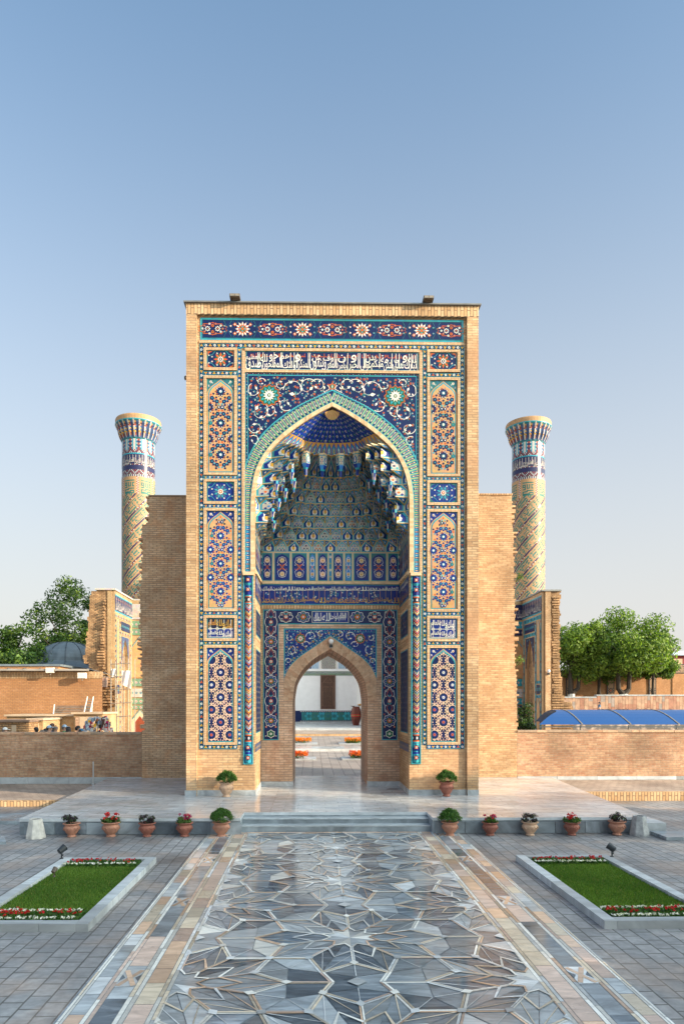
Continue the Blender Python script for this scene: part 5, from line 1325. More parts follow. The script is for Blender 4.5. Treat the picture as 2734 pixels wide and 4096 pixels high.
# rosemary coloured weeds on the broken edge
for u, v, s_, lb in ((2076, 2310, .16, 'small dry weed sprouting from the upper part of the right wing wall edge'), (2076, 2640, .18, 'small weed sprouting halfway down the right wing wall edge')):
    x, z = P(u, v, YW+.2); t = thing('wall_weed', lb, 'weed', (x-.05, YW+.2, z-s_))
    m = MB(); leaves(m, rw, (x, YW+.2, z), (s_, s_*.6, s_), 90, .035, ('leaf_mid', 'leaf_light'), .1); m.build('foliage', t)
    m = MB(); m.tube([(x-.12, YW+.25, z-s_), (x, YW+.2, z)], .01, 'bark', 5); m.build('stem', t)
for sg, x0, x1, zt_l, lb in ((-1, -26, lx_(567, 2900)-.002, 1.80, 'low reddish brown brick wall in shade left of the wing wall'), (1, lx_(2067, 2900)+.002, 28, 1.86, 'low sunlit pinkish brick wall right of the wing wall')):
    t = thing('garden_wall', lb, 'wall', ((x0+x1)/2, YW, 0))
    b = MB(); b.box(x0, x1, YW, YW+.38, .0, zt_l-.07, 'brick_low'); b.build('brickwork', t)
    b = MB(); x = x0
    while x < x1:
        x2 = min(x1, x+rw.uniform(.22, .5)); q = rw.uniform(-.008, .008); b.box(x+.004, x2-.004, YW-.035+q, YW+.41, zt_l-.07, zt_l+q, rw.choice(('mortar', 'mortar', 'voussoir_b', 'voussoir_a'))); x = x2
    b.build('coping', t)
    b = MB(); x = x0
    while x < x1: b.box(x, min(x1, x+1.3)-.01, YW-.05, YW, .155 if sg < 0 else .25, .36, 'm_kerb'); x += 1.3
    b.build('marble_skirting', t)
b = MB(); b.box(CX+xl-1.5, CX+xl, YW-.045, YW, ZP+.001, ZP+.13, 'm_kerb'); b.box(CX+xr, CX+xr+2.3, YW-.045, YW, ZP+.001, ZP+.13, 'm_kerb')
x, _ = P(373, 3100, YW-.3); m = MB(); m.tube([(x, YW-.3, .15), (x, YW-.3, .88)], .022, 'grate', 8); m.tube([(x, YW-.3, .15), (x, YW-.3, .20)], .05, 'grate', 8)
tag(m.build('metal_post'), 'thin grey metal post standing before the shaded low wall on the left', 'post')

# ================================================================== MINARETS
tile('kufic_teal', (.045, .19, .16), rough=.5); tile('mn_white', (.55, .50, .46)); plain('mn_brick', (.44, .26, .125), .6, .15, 4); plain('mn_brick2', (.37, .21, .10), .6, .15, 4); tile('mn_red', (.28, .07, .04)); tile('mn_navy', (.03, .035, .10))
BM = ["1111010111011101101", "0001010101000101001", "1111010111011101011", "1001010100000101010", "1111110111111101111"]
def minaret(x, y, label):
    t = thing('minaret', label, 'minaret', (x, y, 0), 'minarets behind the broken walls')
    NA = 96; r = 1.48; circ = 2*math.pi*r
    def spiral(i, k):
        z = i*.105; arc = k/NA*circ
        if z > 22.0:
            if z > 23.75: return 'mn_brick'
            if z > 23.6: return 'mn_white' if k % 2 else 'mn_navy'
            seg = (k+6) % 16
            if seg in (0, 1): return 'mn_white' if (i+seg) % 2 else 'mn_red'
            u_, v_ = seg-4, int((23.4-z)/.105)-1
            if 0 <= u_ <= 9 and 0 <= v_ <= 11:
                if v_ in (0, 11): return 'kufic_teal'
                pat = ["0000000000", "1110101011", "1010101010", "1110101010", "0010111011", "1110000000", "0000111111", "1111100000", "1000001111", "1111111001"]
                if 1 <= v_ <= 10 and pat[v_-1][u_] == '1': return 'kufic_teal'
            return 'mn_brick'
        u_ = ((z-1.15*arc)/1.527) % 1; row = (u_-.22)/.68*5
        if u_ < .055 or .085 < u_ < .14: return 'mn_navy'
        if u_ < .085: return 'mn_white' if k % 2 else 'mn_red'
        if 0 <= row < 5 and BM[int(row)][int((arc+z*.8)/.24) % 19] == '1' and (i+2*k) % 3: return 'kufic_teal'
        return 'mn_brick' if (i+k) % 3 else 'mn_brick2'
    m = MB(); n = int(23.86/.105); m.lathe([(r+.04+.07*max(0, 1-i/60), i*.105) for i in range(n+1)], x, y, 'mn_brick', NA, cap=False, mf=lambda a, k: spiral(a, k)); m.build('shaft', t)
    def bandf(a, k): return 'turq'
    m = MB(); zs = [23.86+.102*i for i in range(33)]
    def deco(i, k):
        z = zs[i]
        if z < 24.25 or 25.7 < z < 26.08 or 24.68 > z > 24.6:
            q = (i+abs((k % 8)-4)) % 4; return ('mn_white', 'turq', 'mn_red', 'mn_navy')[q] if q != 1 else 'mn_navy'
        if z < 25.66: return 'mn_navy'
        if z < 25.72: return 'turq'
        c = k % 8
        return 'mn_white' if c in (0, 7) else ('turq' if c in (1, 6) else ('mn_red' if (i//2) % 2 else 'mn_navy') if c in (3, 4) else 'mn_white' if i % 3 == 0 else 'dullblue')
    m.lathe([(r+.015, z) for z in zs], x, y, 'mn_navy', NA, cap=False, mf=deco); fb = m.build('tile_bands', t)
    mm = Mos(lambda a, b_, l, x=x, y=y: (x+(r+.03+l)*math.sin(a/r), y-(r+.03+l)*math.cos(a/r), b_))
    ws = ('الملك', 'لله', 'محمد', 'العلم', 'الدين', 'الامير')
    for i in range(8):
        a = -2.2+i*.56; put_text(mm, ws[i % 6], a, a+.54, 24.72, 25.35, 'mn_white', 3); mm.rib([(a+.1, 24.9), (a+.1, 25.6)], .05, 'mn_white', 3); mm.rib([(a+.4, 25.0), (a+.4, 25.6)], .05, 'mn_white', 3)
    mm.build('inscription', fb)
    m = MB(); rings = 12
    def rad(i, k):
        t_ = i/rings; base_ = 1.50+.54*t_**1.5; fl = (.26*math.sin(math.pi*min(1, t_*1.2)))*(1 if k % 4 < 2 else 0); return base_+fl*.6+(.08 if i >= rings-2 else 0)
    i0 = len(m.v)
    for i in range(rings+1):
        z = 27.1+1.55*i/rings
        for k in range(NA): a = 2*math.pi*k/NA; m.v.append((x+rad(i, k)*math.cos(a), y+rad(i, k)*math.sin(a), z))
    for i in range(rings):
        for k in range(NA):
            m.f.append((i0+i*NA+k, i0+i*NA+(k+1) % NA, i0+(i+1)*NA+(k+1) % NA, i0+(i+1)*NA+k))
            m.m.append(m.mi('mn_white' if k % 4 == 0 and i % 4 else ('teal' if (i in (0, 11)) else ('dullblue' if k % 4 >= 2 else ('mn_red' if (i//2) % 3 == 1 else 'dullblue' if i % 2 else 'gold')))))
    m.build('stalactite_cornice', t)
    m = MB(); m.lathe([(2.10, 28.62), (2.12, 28.66), (2.12, 28.74), (2.10, 28.75)], x, y, 'turq', NA, cap=False); m.lathe([(2.08, 28.74), (2.10, 29.1), (2.06, 29.2), (1.8, 29.22), (.01, 29.22)], x, y, 'mn_brick', 48, cap=False, mf=lambda a, k: 'mn_brick'); m.build('rim', t)
    return t
minaret(-16.32, 65, 'tall tapering minaret with teal spiral lettering seen left of the portal')
minaret(20.40, 65, 'tall tapering minaret with teal spiral lettering seen right of the portal')

# ================================================================== BROKEN TILED WALLS BELOW THE MINARETS
def tiled_face(mp, a0, a1, z0, z1_, light):
    """tile cladding: lettering band on top, borders, flower strips round tall blind arches"""
    m = Mos(mp); w_ = a1-a0
    m.rect(a0, z1_-1.75, a1, z1_-.45, 'turq', 1); m.rect(a0, z1_-1.65, a1, z1_-.55, 'mn_navy', 2)
    k = 0; a = a0+.1
    while a < a1-.5: put_text(m, ('الملك', 'لله', 'محمد', 'العلم', 'الدين')[k % 5], a, a+.55, z1_-1.6, z1_-1.0, 'mn_white', 4); m.rib([(a+.2, z1_-1.4), (a+.2, z1_-.62)], .05, 'mn_white', 4); m.rib([(a+.1, z1_-.78), (a+.5, z1_-.78)], .05, 'mn_red', 3); a += .6; k += 1
    def strip_(x0, y0, x1, y1):
        m.rect(x0, y0, x1, y1, 'turq' if not light else 'mn_brick', 2)
        n = max(1, int(max(x1-x0, y1-y0)/.38))
        for i in range(n):
            c = (x0+(x1-x0)*(i+.5)/n, (y0+y1)/2) if x1-x0 > y1-y0 else ((x0+x1)/2, y0+(y1-y0)*(i+.5)/n)
            m.flower(c[0], c[1], .13, 'mn_navy' if i % 2 else 'turq', 'mn_red', 4, 5)
    return m, strip_
def ruin_wing(sgx, X, label):
    """tiled inner face in the plane x=X looking towards the axis, ragged end towards the viewer, short return wall behind"""
    t = thing('broken_tiled_wall', label, 'ruined wall', (X, 52, 0))
    ZT = 11.45
    if sgx < 0:
        def q(u, v): return P(u, v, 52)
        zs_ = [(240, 795), (290, 740), (400, 735), (560, 728), (700, 708), (850, 690), (870, 745), (960, 790), (1040, 846), (1400, 846)]
        left = [q(xx/2.063, 2250+yy/2.063) for yy, xx in zs_]; edge = sorted([(z, x) for x, z in left])
        pts = toothed(X, edge, 0, ZT-.18, -1, .16)
    else:
        zs_ = [(222, 634), (600, 632), (835, 634), (870, 650), (1000, 654), (1060, 672), (1085, 735), (1500, 735)]
        right = [P(1900+xx/1.88, 2250+yy/1.88, 52) for yy, xx in zs_]; edge = sorted([(z, x) for x, z in right]); pts = toothed(X, edge, 0, ZT-.18, 1, .16)
    m = MB(); m.prism(pts, 'y', 52, 57, 'brick_ruin'); body = m.build('brick_core', t)
    m = MB()                                         # worn facing and stubs of courses on the end
    if sgx < 0:
        z = 2.6
        while z < ZT-.9:
            xa = interp(edge, z)+1.1+rw.uniform(-.1, .1); xb = X-.55+rw.uniform(-.08, .08); 
            if z > 8.8: xa += .15
            m.box(xa, xb, 51.82-rw.uniform(0, .22), 52.02, z, z+.12+rw.uniform(0, .03), 'brick_ruin'); z += .21
        m.box(P(790/2.063, 2720, 51.6)[0], P(885/2.063, 2720, 51.6)[0], 51.5, 52.01, P(400, 2250+1030/2.063, 51.6)[1], P(400, 2250+950/2.063, 51.6)[1], 'stone_clad')
        m.box(X-.30, X-.01, 51.93, 52.01, 0, ZT-.2, 'brick_yellow')
    else:
        m.box(X+.01, X+.42, 51.90, 52.01, 0, ZT-.2, 'brick_new')
        z = .5
        while z < ZT-.6: m.box(X+.45+rw.uniform(0, .2), interp(edge, z)-rw.uniform(0, .15), 51.93-rw.uniform(0, .08), 52.01, z, z+.13, 'brick_ruin'); z += .19
    m.build('worn_facing', t)
    # inner tiled face with a real blind arch
    y0, y1 = 52.05, 57.0; s = -sgx
    def fx_(a, b_, l): return (X+s*(.22+l*2), a, b_)
    ac, aw_ = 54.9, .95
    arch_ = [(ac-aw_, 0), (ac-aw_, 5.6), (ac-aw_*.85, 6.5), (ac-aw_*.5, 7.3), (ac, 7.9), (ac+aw_*.5, 7.3), (ac+aw_*.85, 6.5), (ac+aw_, 5.6), (ac+aw_, 0)]
    m = MB(); X2 = sorted((X+s*.012, X+s*.21)); prof_ = [(y0, 0), (y0, ZT-.2), (y1, ZT-.2), (y1, 0)]+arch_[::-1]
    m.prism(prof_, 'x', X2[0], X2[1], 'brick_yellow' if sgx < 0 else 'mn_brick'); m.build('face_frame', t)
    m, st_ = tiled_face(fx_, y0+.05, y1-.0, 0, ZT, sgx < 0)
    for (q0, q1, q2, q3) in ((y0+.1, 0, y0+.3, 9.6), (53.35, 0, 53.6, 9.2), (56.3, 0, 56.55, 9.2), (y0+.3, 9.25, 56.6, 9.55), (53.6, 8.1, 56.3, 8.35), (y0+.3, 4.3, 53.35, 4.5), (y0+.3, 3.2, 53.35, 3.4)): st_(q0, q1, q2, q3)
    m.rect(53.75, 8.45, 56.2, 9.15, 'mn_navy', 3)
    for i in range(8): m.flower(53.95+i*.29, 8.8, .12, 'turq', 'mn_red', 4, 6)
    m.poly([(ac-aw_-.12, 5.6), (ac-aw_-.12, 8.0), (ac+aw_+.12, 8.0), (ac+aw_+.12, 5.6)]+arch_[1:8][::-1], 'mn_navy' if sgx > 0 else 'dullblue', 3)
    for i in range(22):
        q_ = (rw.uniform(ac-aw_, ac+aw_), rw.uniform(5.9, 7.9))
        if not inside(q_, arch_): m.flower(q_[0], q_[1], .1, 'turq', 'mn_white', 5)
    for z0_, z1__ in ((.3, 3.1), (4.6, 9.1)):
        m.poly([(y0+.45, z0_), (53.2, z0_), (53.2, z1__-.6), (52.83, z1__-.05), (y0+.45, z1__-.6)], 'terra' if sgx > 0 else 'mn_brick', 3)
        m.rib([(y0+.42, z0_), (y0+.42, z1__-.6), (52.83, z1__), (53.23, z1__-.6), (53.23, z0_)], .06, 'turq', 4)
    m.rect(y0+.45, 3.5, 53.2, 4.2, 'mn_navy', 4); m.flower(52.6, 3.85, .2, 'turq', 'mn_red', 5, 6); m.flower(53.0, 3.85, .16, 'turq', 'mn_red', 5, 6)
    m.build('tile_facing', t)
    # short return wall, frontal
    x0, x1 = sorted((X, X+s*2.2))
    m = MB(); m.box(x0, x1, 57.0, 58.4, 0, ZT-.2, 'brick_yellow'); m.build('return_wall', t)
    m = Mos(lambda a, b_, l: (a, 56.96-l*2, b_)); a0, a1 = x0+.02, x1
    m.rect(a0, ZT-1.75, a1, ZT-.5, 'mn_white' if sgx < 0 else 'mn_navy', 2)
    for i in range(4): put_text(m, ('لله', 'محمد', 'العلم', 'الملك')[i], a0+i*.5+.03, a0+i*.5+.5, ZT-1.6, ZT-.9, 'mn_white' if sgx > 0 else 'pinkish', 4)
    for z0_, z1__, mt in ((9.0, 9.55, 'turq'), (8.4, 8.9, 'mn_navy'), (4.2, 4.8, 'turq'), (3.3, 4.0, 'mn_white'), (2.7, 3.2, 'turq'), (2.3, 2.6, 'mn_navy')):
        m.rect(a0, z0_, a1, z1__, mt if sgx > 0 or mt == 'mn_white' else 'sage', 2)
        for i in range(6): m.flower(a0+.2+i*.36, (z0_+z1__)/2, .13, 'mn_white' if mt != 'mn_white' else 'turq', 'orange', 4, 6)
    for zt2, zb2 in ((8.3, 4.9), (2.3, 0)):
        c_ = a0+.85 if s > 0 else a1-.85
        m.poly([(c_-.65, zb2), (c_+.65, zb2), (c_+.65, zt2-.9), (c_, zt2-.1), (c_-.65, zt2-.9)], 'terra' if zb2 else 'pinkish', 3); m.rib([(c_-.68, zb2), (c_-.68, zt2-.9), (c_, zt2-.04), (c_+.68, zt2-.9), (c_+.68, zb2)], .07, 'turq', 4)
        if not zb2:
            m.poly([(c_-.42, 0), (c_+.42, 0), (c_+.42, 1.2), (c_, 1.75), (c_-.42, 1.2)], 'mn_red', 5)
    m.build('tile_facing', t)
    m = MB(); xe = interp(edge, ZT-.3); xs2 = sorted((xe-.05 if sgx < 0 else xe+.08, X+s*.30)); m.box(xs2[0], xs2[1], 51.85, 57.0, ZT-.18, ZT-.06, 'mn_white' if sgx < 0 else 'roof_metal'); 
    xs2 = sorted((X+s*.0, X+s*2.25)); m.box(xs2[0], xs2[1], 57.02, 58.5, ZT-.19, ZT-.08, 'mn_white' if sgx < 0 else 'roof_metal'); m.build('coping', t)
    return t
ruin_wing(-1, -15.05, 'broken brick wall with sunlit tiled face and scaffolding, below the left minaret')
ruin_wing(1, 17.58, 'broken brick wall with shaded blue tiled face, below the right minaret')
x, z = P(1900+552/1.88, 2250+826/1.88, 51.7); security_cam((x, 51.85, z), 'small white security camera on the broken wall below the right minaret', 1.6)
# scaffolding and sheets
plain('steel_pipe', (.26, .24, .21), .5, .2, metal=.3); plain('cloth', (.62, .60, .56), .9, .08, 2)
t = thing('scaffold', 'thin metal pipe scaffold standing before the broken wall at left', 'scaffolding', (-15.4, 50.9, 0))
m = MB()
def zx(x_, y_, Y): return P(x_/2.063, 2250+y_/2.063, Y)
for x_, yt in ((915, 800), (965, 790), (1022, 775), (1078, 780)):
    x, z = zx(x_, yt, 50.8); m.tube([(x, 50.8, 0), (x, 50.8, z)], .035, 'steel_pipe', 6); m.tube([(x+.1, 51.6, 0), (x+.1, 51.6, z-.1)], .03, 'steel_pipe', 6)
m.build('uprights', t)
for y_, xa, xb in ((840, 915, 1078), (950, 915, 1030), (1052, 905, 1085), (1165, 915, 1080), (1275, 900, 1080), (785, 985, 1022)):
    p, q = zx(xa, y_, 50.75), zx(xb, y_-8, 50.75); m = MB(); m.tube([(p[0], 50.75, p[1]), (q[0], 50.75, q[1])], .03, 'steel_pipe', 6); m.build('ledger', t)
for (xa, ya, xb, yb, lb) in ((918, 878, 958, 948, 'small white sheet hanging on the left side of the scaffold'), (1005, 893, 1082, 1046, 'large white sheet hanging on the right side of the scaffold')):
    p, q = zx(xa, ya, 50.6), zx(xb, yb, 50.6); m = MB(); N = 8; g_ = []
    for i in range(N+1):
        for j in range(N+1):
            a, c = i/N, j/N; zz = p[1]+(q[1]-p[1])*c*(1-.25*(1-a) if xb > 1000 else 1-.2*a); g_.append((p[0]+(q[0]-p[0])*a, 50.6+.06*math.sin(a*9+c*3), zz))
    for i in range(N):
        for j in range(N): m.face([g_[i*(N+1)+j], g_[(i+1)*(N+1)+j], g_[(i+1)*(N+1)+j+1], g_[i*(N+1)+j+1]], 'cloth')
    tag(m.build('hanging_sheet'), lb, 'sheet', 'white sheets on the scaffold')

# ================================================================== LEFT: DOMED BUILDING, STALLS, CROWD
plain('zinc', (.15, .185, .21), .6, .25, 1.5, metal=.1); plain('zinc_seam', (.09, .11, .13), .5, .1, metal=.4); plain('zinc_light', (.42, .38, .33), .5, .2, 1.5, metal=.2); plain('white_box', (.75, .7, .62), .5, .05)
t = thing('domed_building', 'long low brick building with a ribbed grey metal dome at far left', 'building', (-20, 38, 0))
XR = zx(845, 1000, 38)[0]
XB = XR*50/38-.3
m = MB(); m.prism([(-60, 38), (XR, 38), (XB, 50), (-60, 50)], 'z', 0, 4.5, 'brick_far'); m.build('brick_walls', t)
m = MB(); m.box(-60, XR+.02, 37.97, 38, 4.12, 4.5, 'brick_row'); m.build('frieze', t)
ex = zx(740, 870, 37.6)[0]
m = MB(); m.hexa([(-60, 37.5, 4.52), (ex, 37.5, 4.52), (ex-4.2, 50, 4.52), (-60, 50, 4.52), (-60, 37.5, 4.62), (ex, 37.5, 4.62), (ex-4.2, 50, 4.62), (-60, 50, 4.62)], 'zinc_light')
cxd, _ = zx(560, 800, 60)
m.box(-60, cxd+3.0, 50, 66, 5.45, 5.6, 'zinc'); ro = m.build('roof', t)
m = MB(); m.box(-59.5, cxd+2.8, 50.1, 65.5, 0, 5.45, 'brick_far'); m.build('rear_walls', t)
m = MB()
for i in range(26):
    x = ex-.1-i*.85; m.tube([(x, 37.46, 4.64), (x-1.6, 49.9, 4.64)], .025, 'zinc_seam', 4)
m.build('standing_seams', ro)
m = MB(); Rd = 2.6; prof_ = [(4.6, 5.62), (3.0, 6.15), (2.7, 6.3)]+[(Rd*math.cos(a), 6.36+1.72*math.sin(a)) for a in [i*math.pi/2/9 for i in range(10)]]
m.lathe(prof_, cxd, 60, 'zinc', 24, cap=False); dm = m.build('dome', t)
m = MB()
for k in range(12):
    a = 2*math.pi*(k+.5)/12; m.tube([(cxd+(r_+.01)*math.cos(a), 60+(r_+.01)*math.sin(a), z+.01) for r_, z in prof_], .045, 'zinc_seam', 5)
m.build('ribs', dm)
for (x_, y_, s_, lb) in ((427, 892, .14, 'white lamp box fixed under the eave of the domed building'), (688, 935, .15, 'white lamp box hanging near the right end of the domed building')):
    x, z = zx(x_, y_, 37.8); q = thing('floodlight_box', lb, 'floodlight', (x, 37.8, z)); m = MB(); m.box(x-.2, x+.2, 37.45, 37.75, z-s_, z+s_, 'white_box'); m.build('housing', q); m = MB(); m.box(x-.05, x+.05, 37.75, 38, z-.04, z+.04, 'steel_pipe'); m.build('bracket', q); m = MB(); m.tube([(x, 37.6, z-s_), (x, 37.6, z-s_-.12)], .03, 'steel_pipe'); m.build('cable', q)
def zy(x_, y_, Y): return P(x_/3.733, 2750+y_/3.733, Y)
# little brick stalls with doorways
plain('stall_wood', (.20, .13, .09), .8, .3, 3); plain('stall_light', (.50, .38, .26), .8, .15, 3)
def stall(x0, x1, ytop, Y, label, doors, dark=False):
    a, zt_ = zy(x0, ytop, Y); c, _ = zy(x1, ytop, Y); t = thing('brick_stall', label, 'stall', ((a+c)/2, Y, 0), 'low brick stalls before the domed building')
    m = MB(); m.box(a, c, Y, Y+2.4, 0, zt_-.09, 'brick_ruin' if dark else 'brick_yellow'); m.build('walls', t)
    m = MB(); m.box(a-.08, c+.08, Y-.15, Y+2.5, zt_-.09, zt_, 'stall_wood' if dark else 'stall_light'); m.build('roof', t)
    for d0, d1, mt in doors:
        p0, _ = zy(d0, ytop, Y); p1, _ = zy(d1, ytop, Y); m = MB(); m.box(p0, p1, Y-.05, Y-.002, 0, zt_-.22, mt); m.build('door_panel', t)
stall(-160, 430, 490, 31.5, 'lowest dark brick stall with grey roof at the far left edge', ((180, 245, 'stall_light'),), True)
stall(432, 640, 462, 32.6, 'narrow brick stall with a dark shutter left of the row of visitors', ((440, 500, 'stall_wood'), (530, 580, 'stall_light')), False)
stall(100, 1098, 405, 35, 'long plain brick stall behind the row of visitors', ((125, 285, 'brick_pink'),))
stall(1100, 1530, 372, 34.4, 'sunlit stall with cream pillars beside the scarf rack', ((1130, 1185, 'brick_pink'), (1190, 1350, 'stall_light'), (1350, 1420, 'brick_pink')))
def ladder(pts, label, Y):
    (xa, ya), (xb, yb), wd_ = pts; t = None; m = MB(); lo = zy(xa, ya, Y); hi = zy(xb, yb, Y+.6); rails = []
    for o in (0, wd_): p = (lo[0]+o, Y, lo[1]); q = (hi[0]+o, Y+.6, hi[1]); rails.append((p, q))
    t = thing('ladder', label, 'ladder', (lo[0], Y, lo[1]), 'ladders leaning on the domed building')
    for p, q in rails: m = MB(); m.tube([p, q], .032, 'white_box', 6); m.build('rail', t)
    m = MB()
    for k in range(1, 6):
        a = [tuple(p[i]+(q[i]-p[i])*k/6 for i in range(3)) for p, q in rails]; m.tube(a, .022, 'steel_pipe', 5)
    m.build('rungs', t)
ladder(((795, 400), (812, 258), 2.0), 'wide white trestle ladder standing on the stall roof', 36.6)
ladder(((1255, 375), (1305, 140), .32), 'slim ladder leaning on the brick wall above the cream pillars', 36.6)

# ---- people
plain('skin', (.42, .24, .16), .6, .1); plain('hair_dark', (.02, .015, .012), .6, .2); plain('hair_grey', (.16, .13, .11), .7, .2)
for n_, c_ in (('cl_white', (.7, .68, .65)), ('cl_blue', (.04, .12, .42)), ('cl_lightblue', (.35, .48, .60)), ('cl_green', (.06, .20, .05)), ('cl_dark', (.03, .03, .035)), ('cl_denim', (.05, .16, .30)), ('cl_grey', (.18, .18, .2)), ('cl_red', (.5, .03, .03)), ('cl_brown', (.12, .06, .045))): plain(n_, c_, .85, .2, 9)
def body_mesh(name, joints, edges_, mat_, parent, root=0, sub=2, disp=None):
    off = wl(parent); me = bpy.data.meshes.new(name); o = bpy.data.objects.new(name, me); col.objects.link(o)
    me.from_pydata([tuple(Vector(j[0])-off) for j in joints], edges_, []); me.materials.append(MATS[mat_]); o.parent = parent; WL[o.name] = off
    md = o.modifiers.new('skin', 'SKIN'); md.use_smooth_shade = True
    sv = me.skin_vertices[0].data
    for i, j in enumerate(joints): sv[i].radius = j[1] if isinstance(j[1], tuple) else (j[1], j[1]); sv[i].use_root = (i == root)
    sm = o.modifiers.new('sub', 'SUBSURF'); sm.levels = sub; sm.render_levels = sub
    return o
def person(x, y, z0, h, face, label, top_m, cap=None, hair='hair_dark', long_hair=False, pants='cl_dark', stride=.0, arm=0.0, brim=True):
    """standing figure, facing angle 'face' (0 looks along +x)"""
    t = thing('person', label, 'person', (x, y, z0)); k = h/1.75; c, s = math.cos(face), math.sin(face)
    def L(f, r_, z): return (x+(f*c-r_*s)*k, y+(f*s+r_*c)*k, z0+z*k)
    J = [(L(0, 0, .95), (.15*k, .12*k)), (L(0, 0, 1.15), (.14*k, .11*k)), (L(0, 0, 1.36), (.17*k, .11*k)), (L(0, 0, 1.46), .07*k), (L(.005, 0, 1.52), .052*k), (L(.02, 0, 1.60), (.078*k, .088*k)), (L(.02, 0, 1.69), (.072*k, .082*k)), (L(.09, 0, 1.585), .028*k)]
    E_ = [(0, 1), (1, 2), (2, 3), (3, 4), (4, 5), (5, 6), (5, 7)]
    for sd in (-1, 1):
        n = len(J); J += [(L(0, sd*.19, 1.42), .055*k), (L(.02+arm*.1, sd*.24, 1.14), .043*k), (L(.10+arm*.25, sd*.22, .93+arm*.2), .032*k), (L(.14+arm*.28, sd*.21, .85+arm*.22), (.022*k, .036*k))]
        E_ += [(2, n), (n, n+1), (n+1, n+2), (n+2, n+3)]
        n = len(J); st = stride*sd; J += [(L(0, sd*.09, .88), .085*k), (L(.03+st*.5, sd*.10, .48), .062*k), (L(-.01+st, sd*.10, .08), .042*k), (L(.14+st, sd*.11, .03), .035*k)]
        E_ += [(0, n), (n, n+1), (n+1, n+2), (n+2, n+3)]
    bd = body_mesh('body', J, E_, 'skin', t)
    # shirt and trousers over the body
    JS = [(L(0, 0, .98), (.165*k, .135*k)), (L(0, 0, 1.16), (.155*k, .125*k)), (L(0, 0, 1.36), (.185*k, .125*k)), (L(0, 0, 1.44), .085*k)]; ES = [(0, 1), (1, 2), (2, 3)]
    for sd in (-1, 1): n = len(JS); JS += [(L(0, sd*.19, 1.415), .068*k), (L(.015+arm*.08, sd*.235, 1.18), .056*k)]; ES += [(2, n), (n, n+1)]
    body_mesh('shirt', JS, ES, top_m, t)
    JT = [(L(0, 0, .96), (.16*k, .13*k))]; ET = []
    for sd in (-1, 1): n = len(JT); st = stride*sd; JT += [(L(0, sd*.09, .86), .098*k), (L(.03+st*.5, sd*.10, .48), .075*k), (L(-.01+st, sd*.10, .10), .055*k)]; ET += [(0, n), (n, n+1), (n+1, n+2)]
    body_mesh('trousers', JT, ET, pants, t)
    m = MB(); i0 = 0
    R0 = .100*k; cc = Vector(L(.0 if not long_hair else -.01, 0, 1.64))
    for i in range(7):
        for j in range(12): a = math.pi/2*i/6*(1.15); b_ = 2*math.pi*j/12; rr = R0*math.cos(a-.15 if a > .15 else 0); m.v.append((cc.x+rr*math.cos(b_), cc.y+rr*math.sin(b_), cc.z-.01+R0*1.05*math.sin(a)))
    for i in range(6):
        for j in range(12): m.f.append((i*12+j, i*12+(j+1) % 12, (i+1)*12+(j+1) % 12, (i+1)*12+j)); m.m.append(m.mi(cap or hair))
    if cap and brim: p = [L(.09, -.07, 1.645), L(.20, -.045, 1.63), L(.20, .045, 1.63), L(.09, .07, 1.645)]; q = [(a_, b_, c_+.012) for a_, b_, c_ in p]; m.hexa(p+q, cap)
    m.build('cap' if cap else 'hair', t, True)
    hm = MB(); cc = Vector(L(-.055, 0, 1.62)); n0 = 0
    prof_ = [(.001, .08), (.06, .06), (.074, 0), (.066, -.05), (.05, -.09)] if not long_hair else [(.001, .10), (.09, .06), (.105, -.02), (.12, -.14), (.10, -.26), (.02, -.30)]
    hm.lathe([(r_*k, cc.z+z_*k) for r_, z_ in prof_], cc.x, cc.y, hair, 12, cap=False); hm.build('hair_back', t, True)
    return t
F0 = .30
for x_, y_, Y, fc, lb, tm, cp, hr, lh in (
        (75, 582, 28, 0.2, 'person in a white cap alone near the far left edge', 'cl_red', 'cl_white', 'hair_grey', False),
        (540, 578, 28, 2.5, 'person with short black hair standing left of the group', 'cl_dark', None, 'hair_dark', False),
        (735, 552, 27.5, 0.1, 'person in a pale blue cap and blue shirt in the middle of the group', 'cl_blue', 'cl_lightblue', 'hair_dark', False),
        (780, 522, 29, -.2, 'tallest person in a dark brown cap behind the blue shirt', 'cl_dark', 'cl_brown', 'hair_dark', False),
        (828, 565, 27.6, 0, 'person with cropped grey hair beside the pale blue cap', 'cl_dark', None, 'hair_grey', False),
        (965, 543, 28.2, .1, 'person in a pale cap and green shirt', 'cl_green', 'cl_lightblue', 'hair_grey', False),
        (1020, 573, 27.4, 2, 'person with long black hair seen from behind', 'cl_dark', None, 'hair_dark', True),
        (1165, 558, 28, .3, 'person with short dark hair right of the long-haired one', 'cl_grey', None, 'hair_dark', False),
        (1212, 600, 27.6, 1.2, 'person in a dark blue cap standing nearest the scarf rack', 'cl_blue', 'cl_denim', 'hair_dark', False),
        (682, 600, 28.6, 1.6, 'person with black hair half hidden left of the blue shirt', 'cl_dark', None, 'hair_dark', True),
        (628, 622, 28.2, 1.0, 'person of whom only the brown hair top shows above the wall', 'cl_brown', None, 'hair_grey', False)):
    x, z = zy(x_, y_, Y); person(x, Y, z-1.70, 1.68, fc, lb, tm, cp, hr, lh)
# paved ground behind the walls
b = MB(); b.box(-60, -5.6, 22.7, 60, -.01, .28, 'paver_light'); tag(b.build('bazaar_ground'), kind='structure')
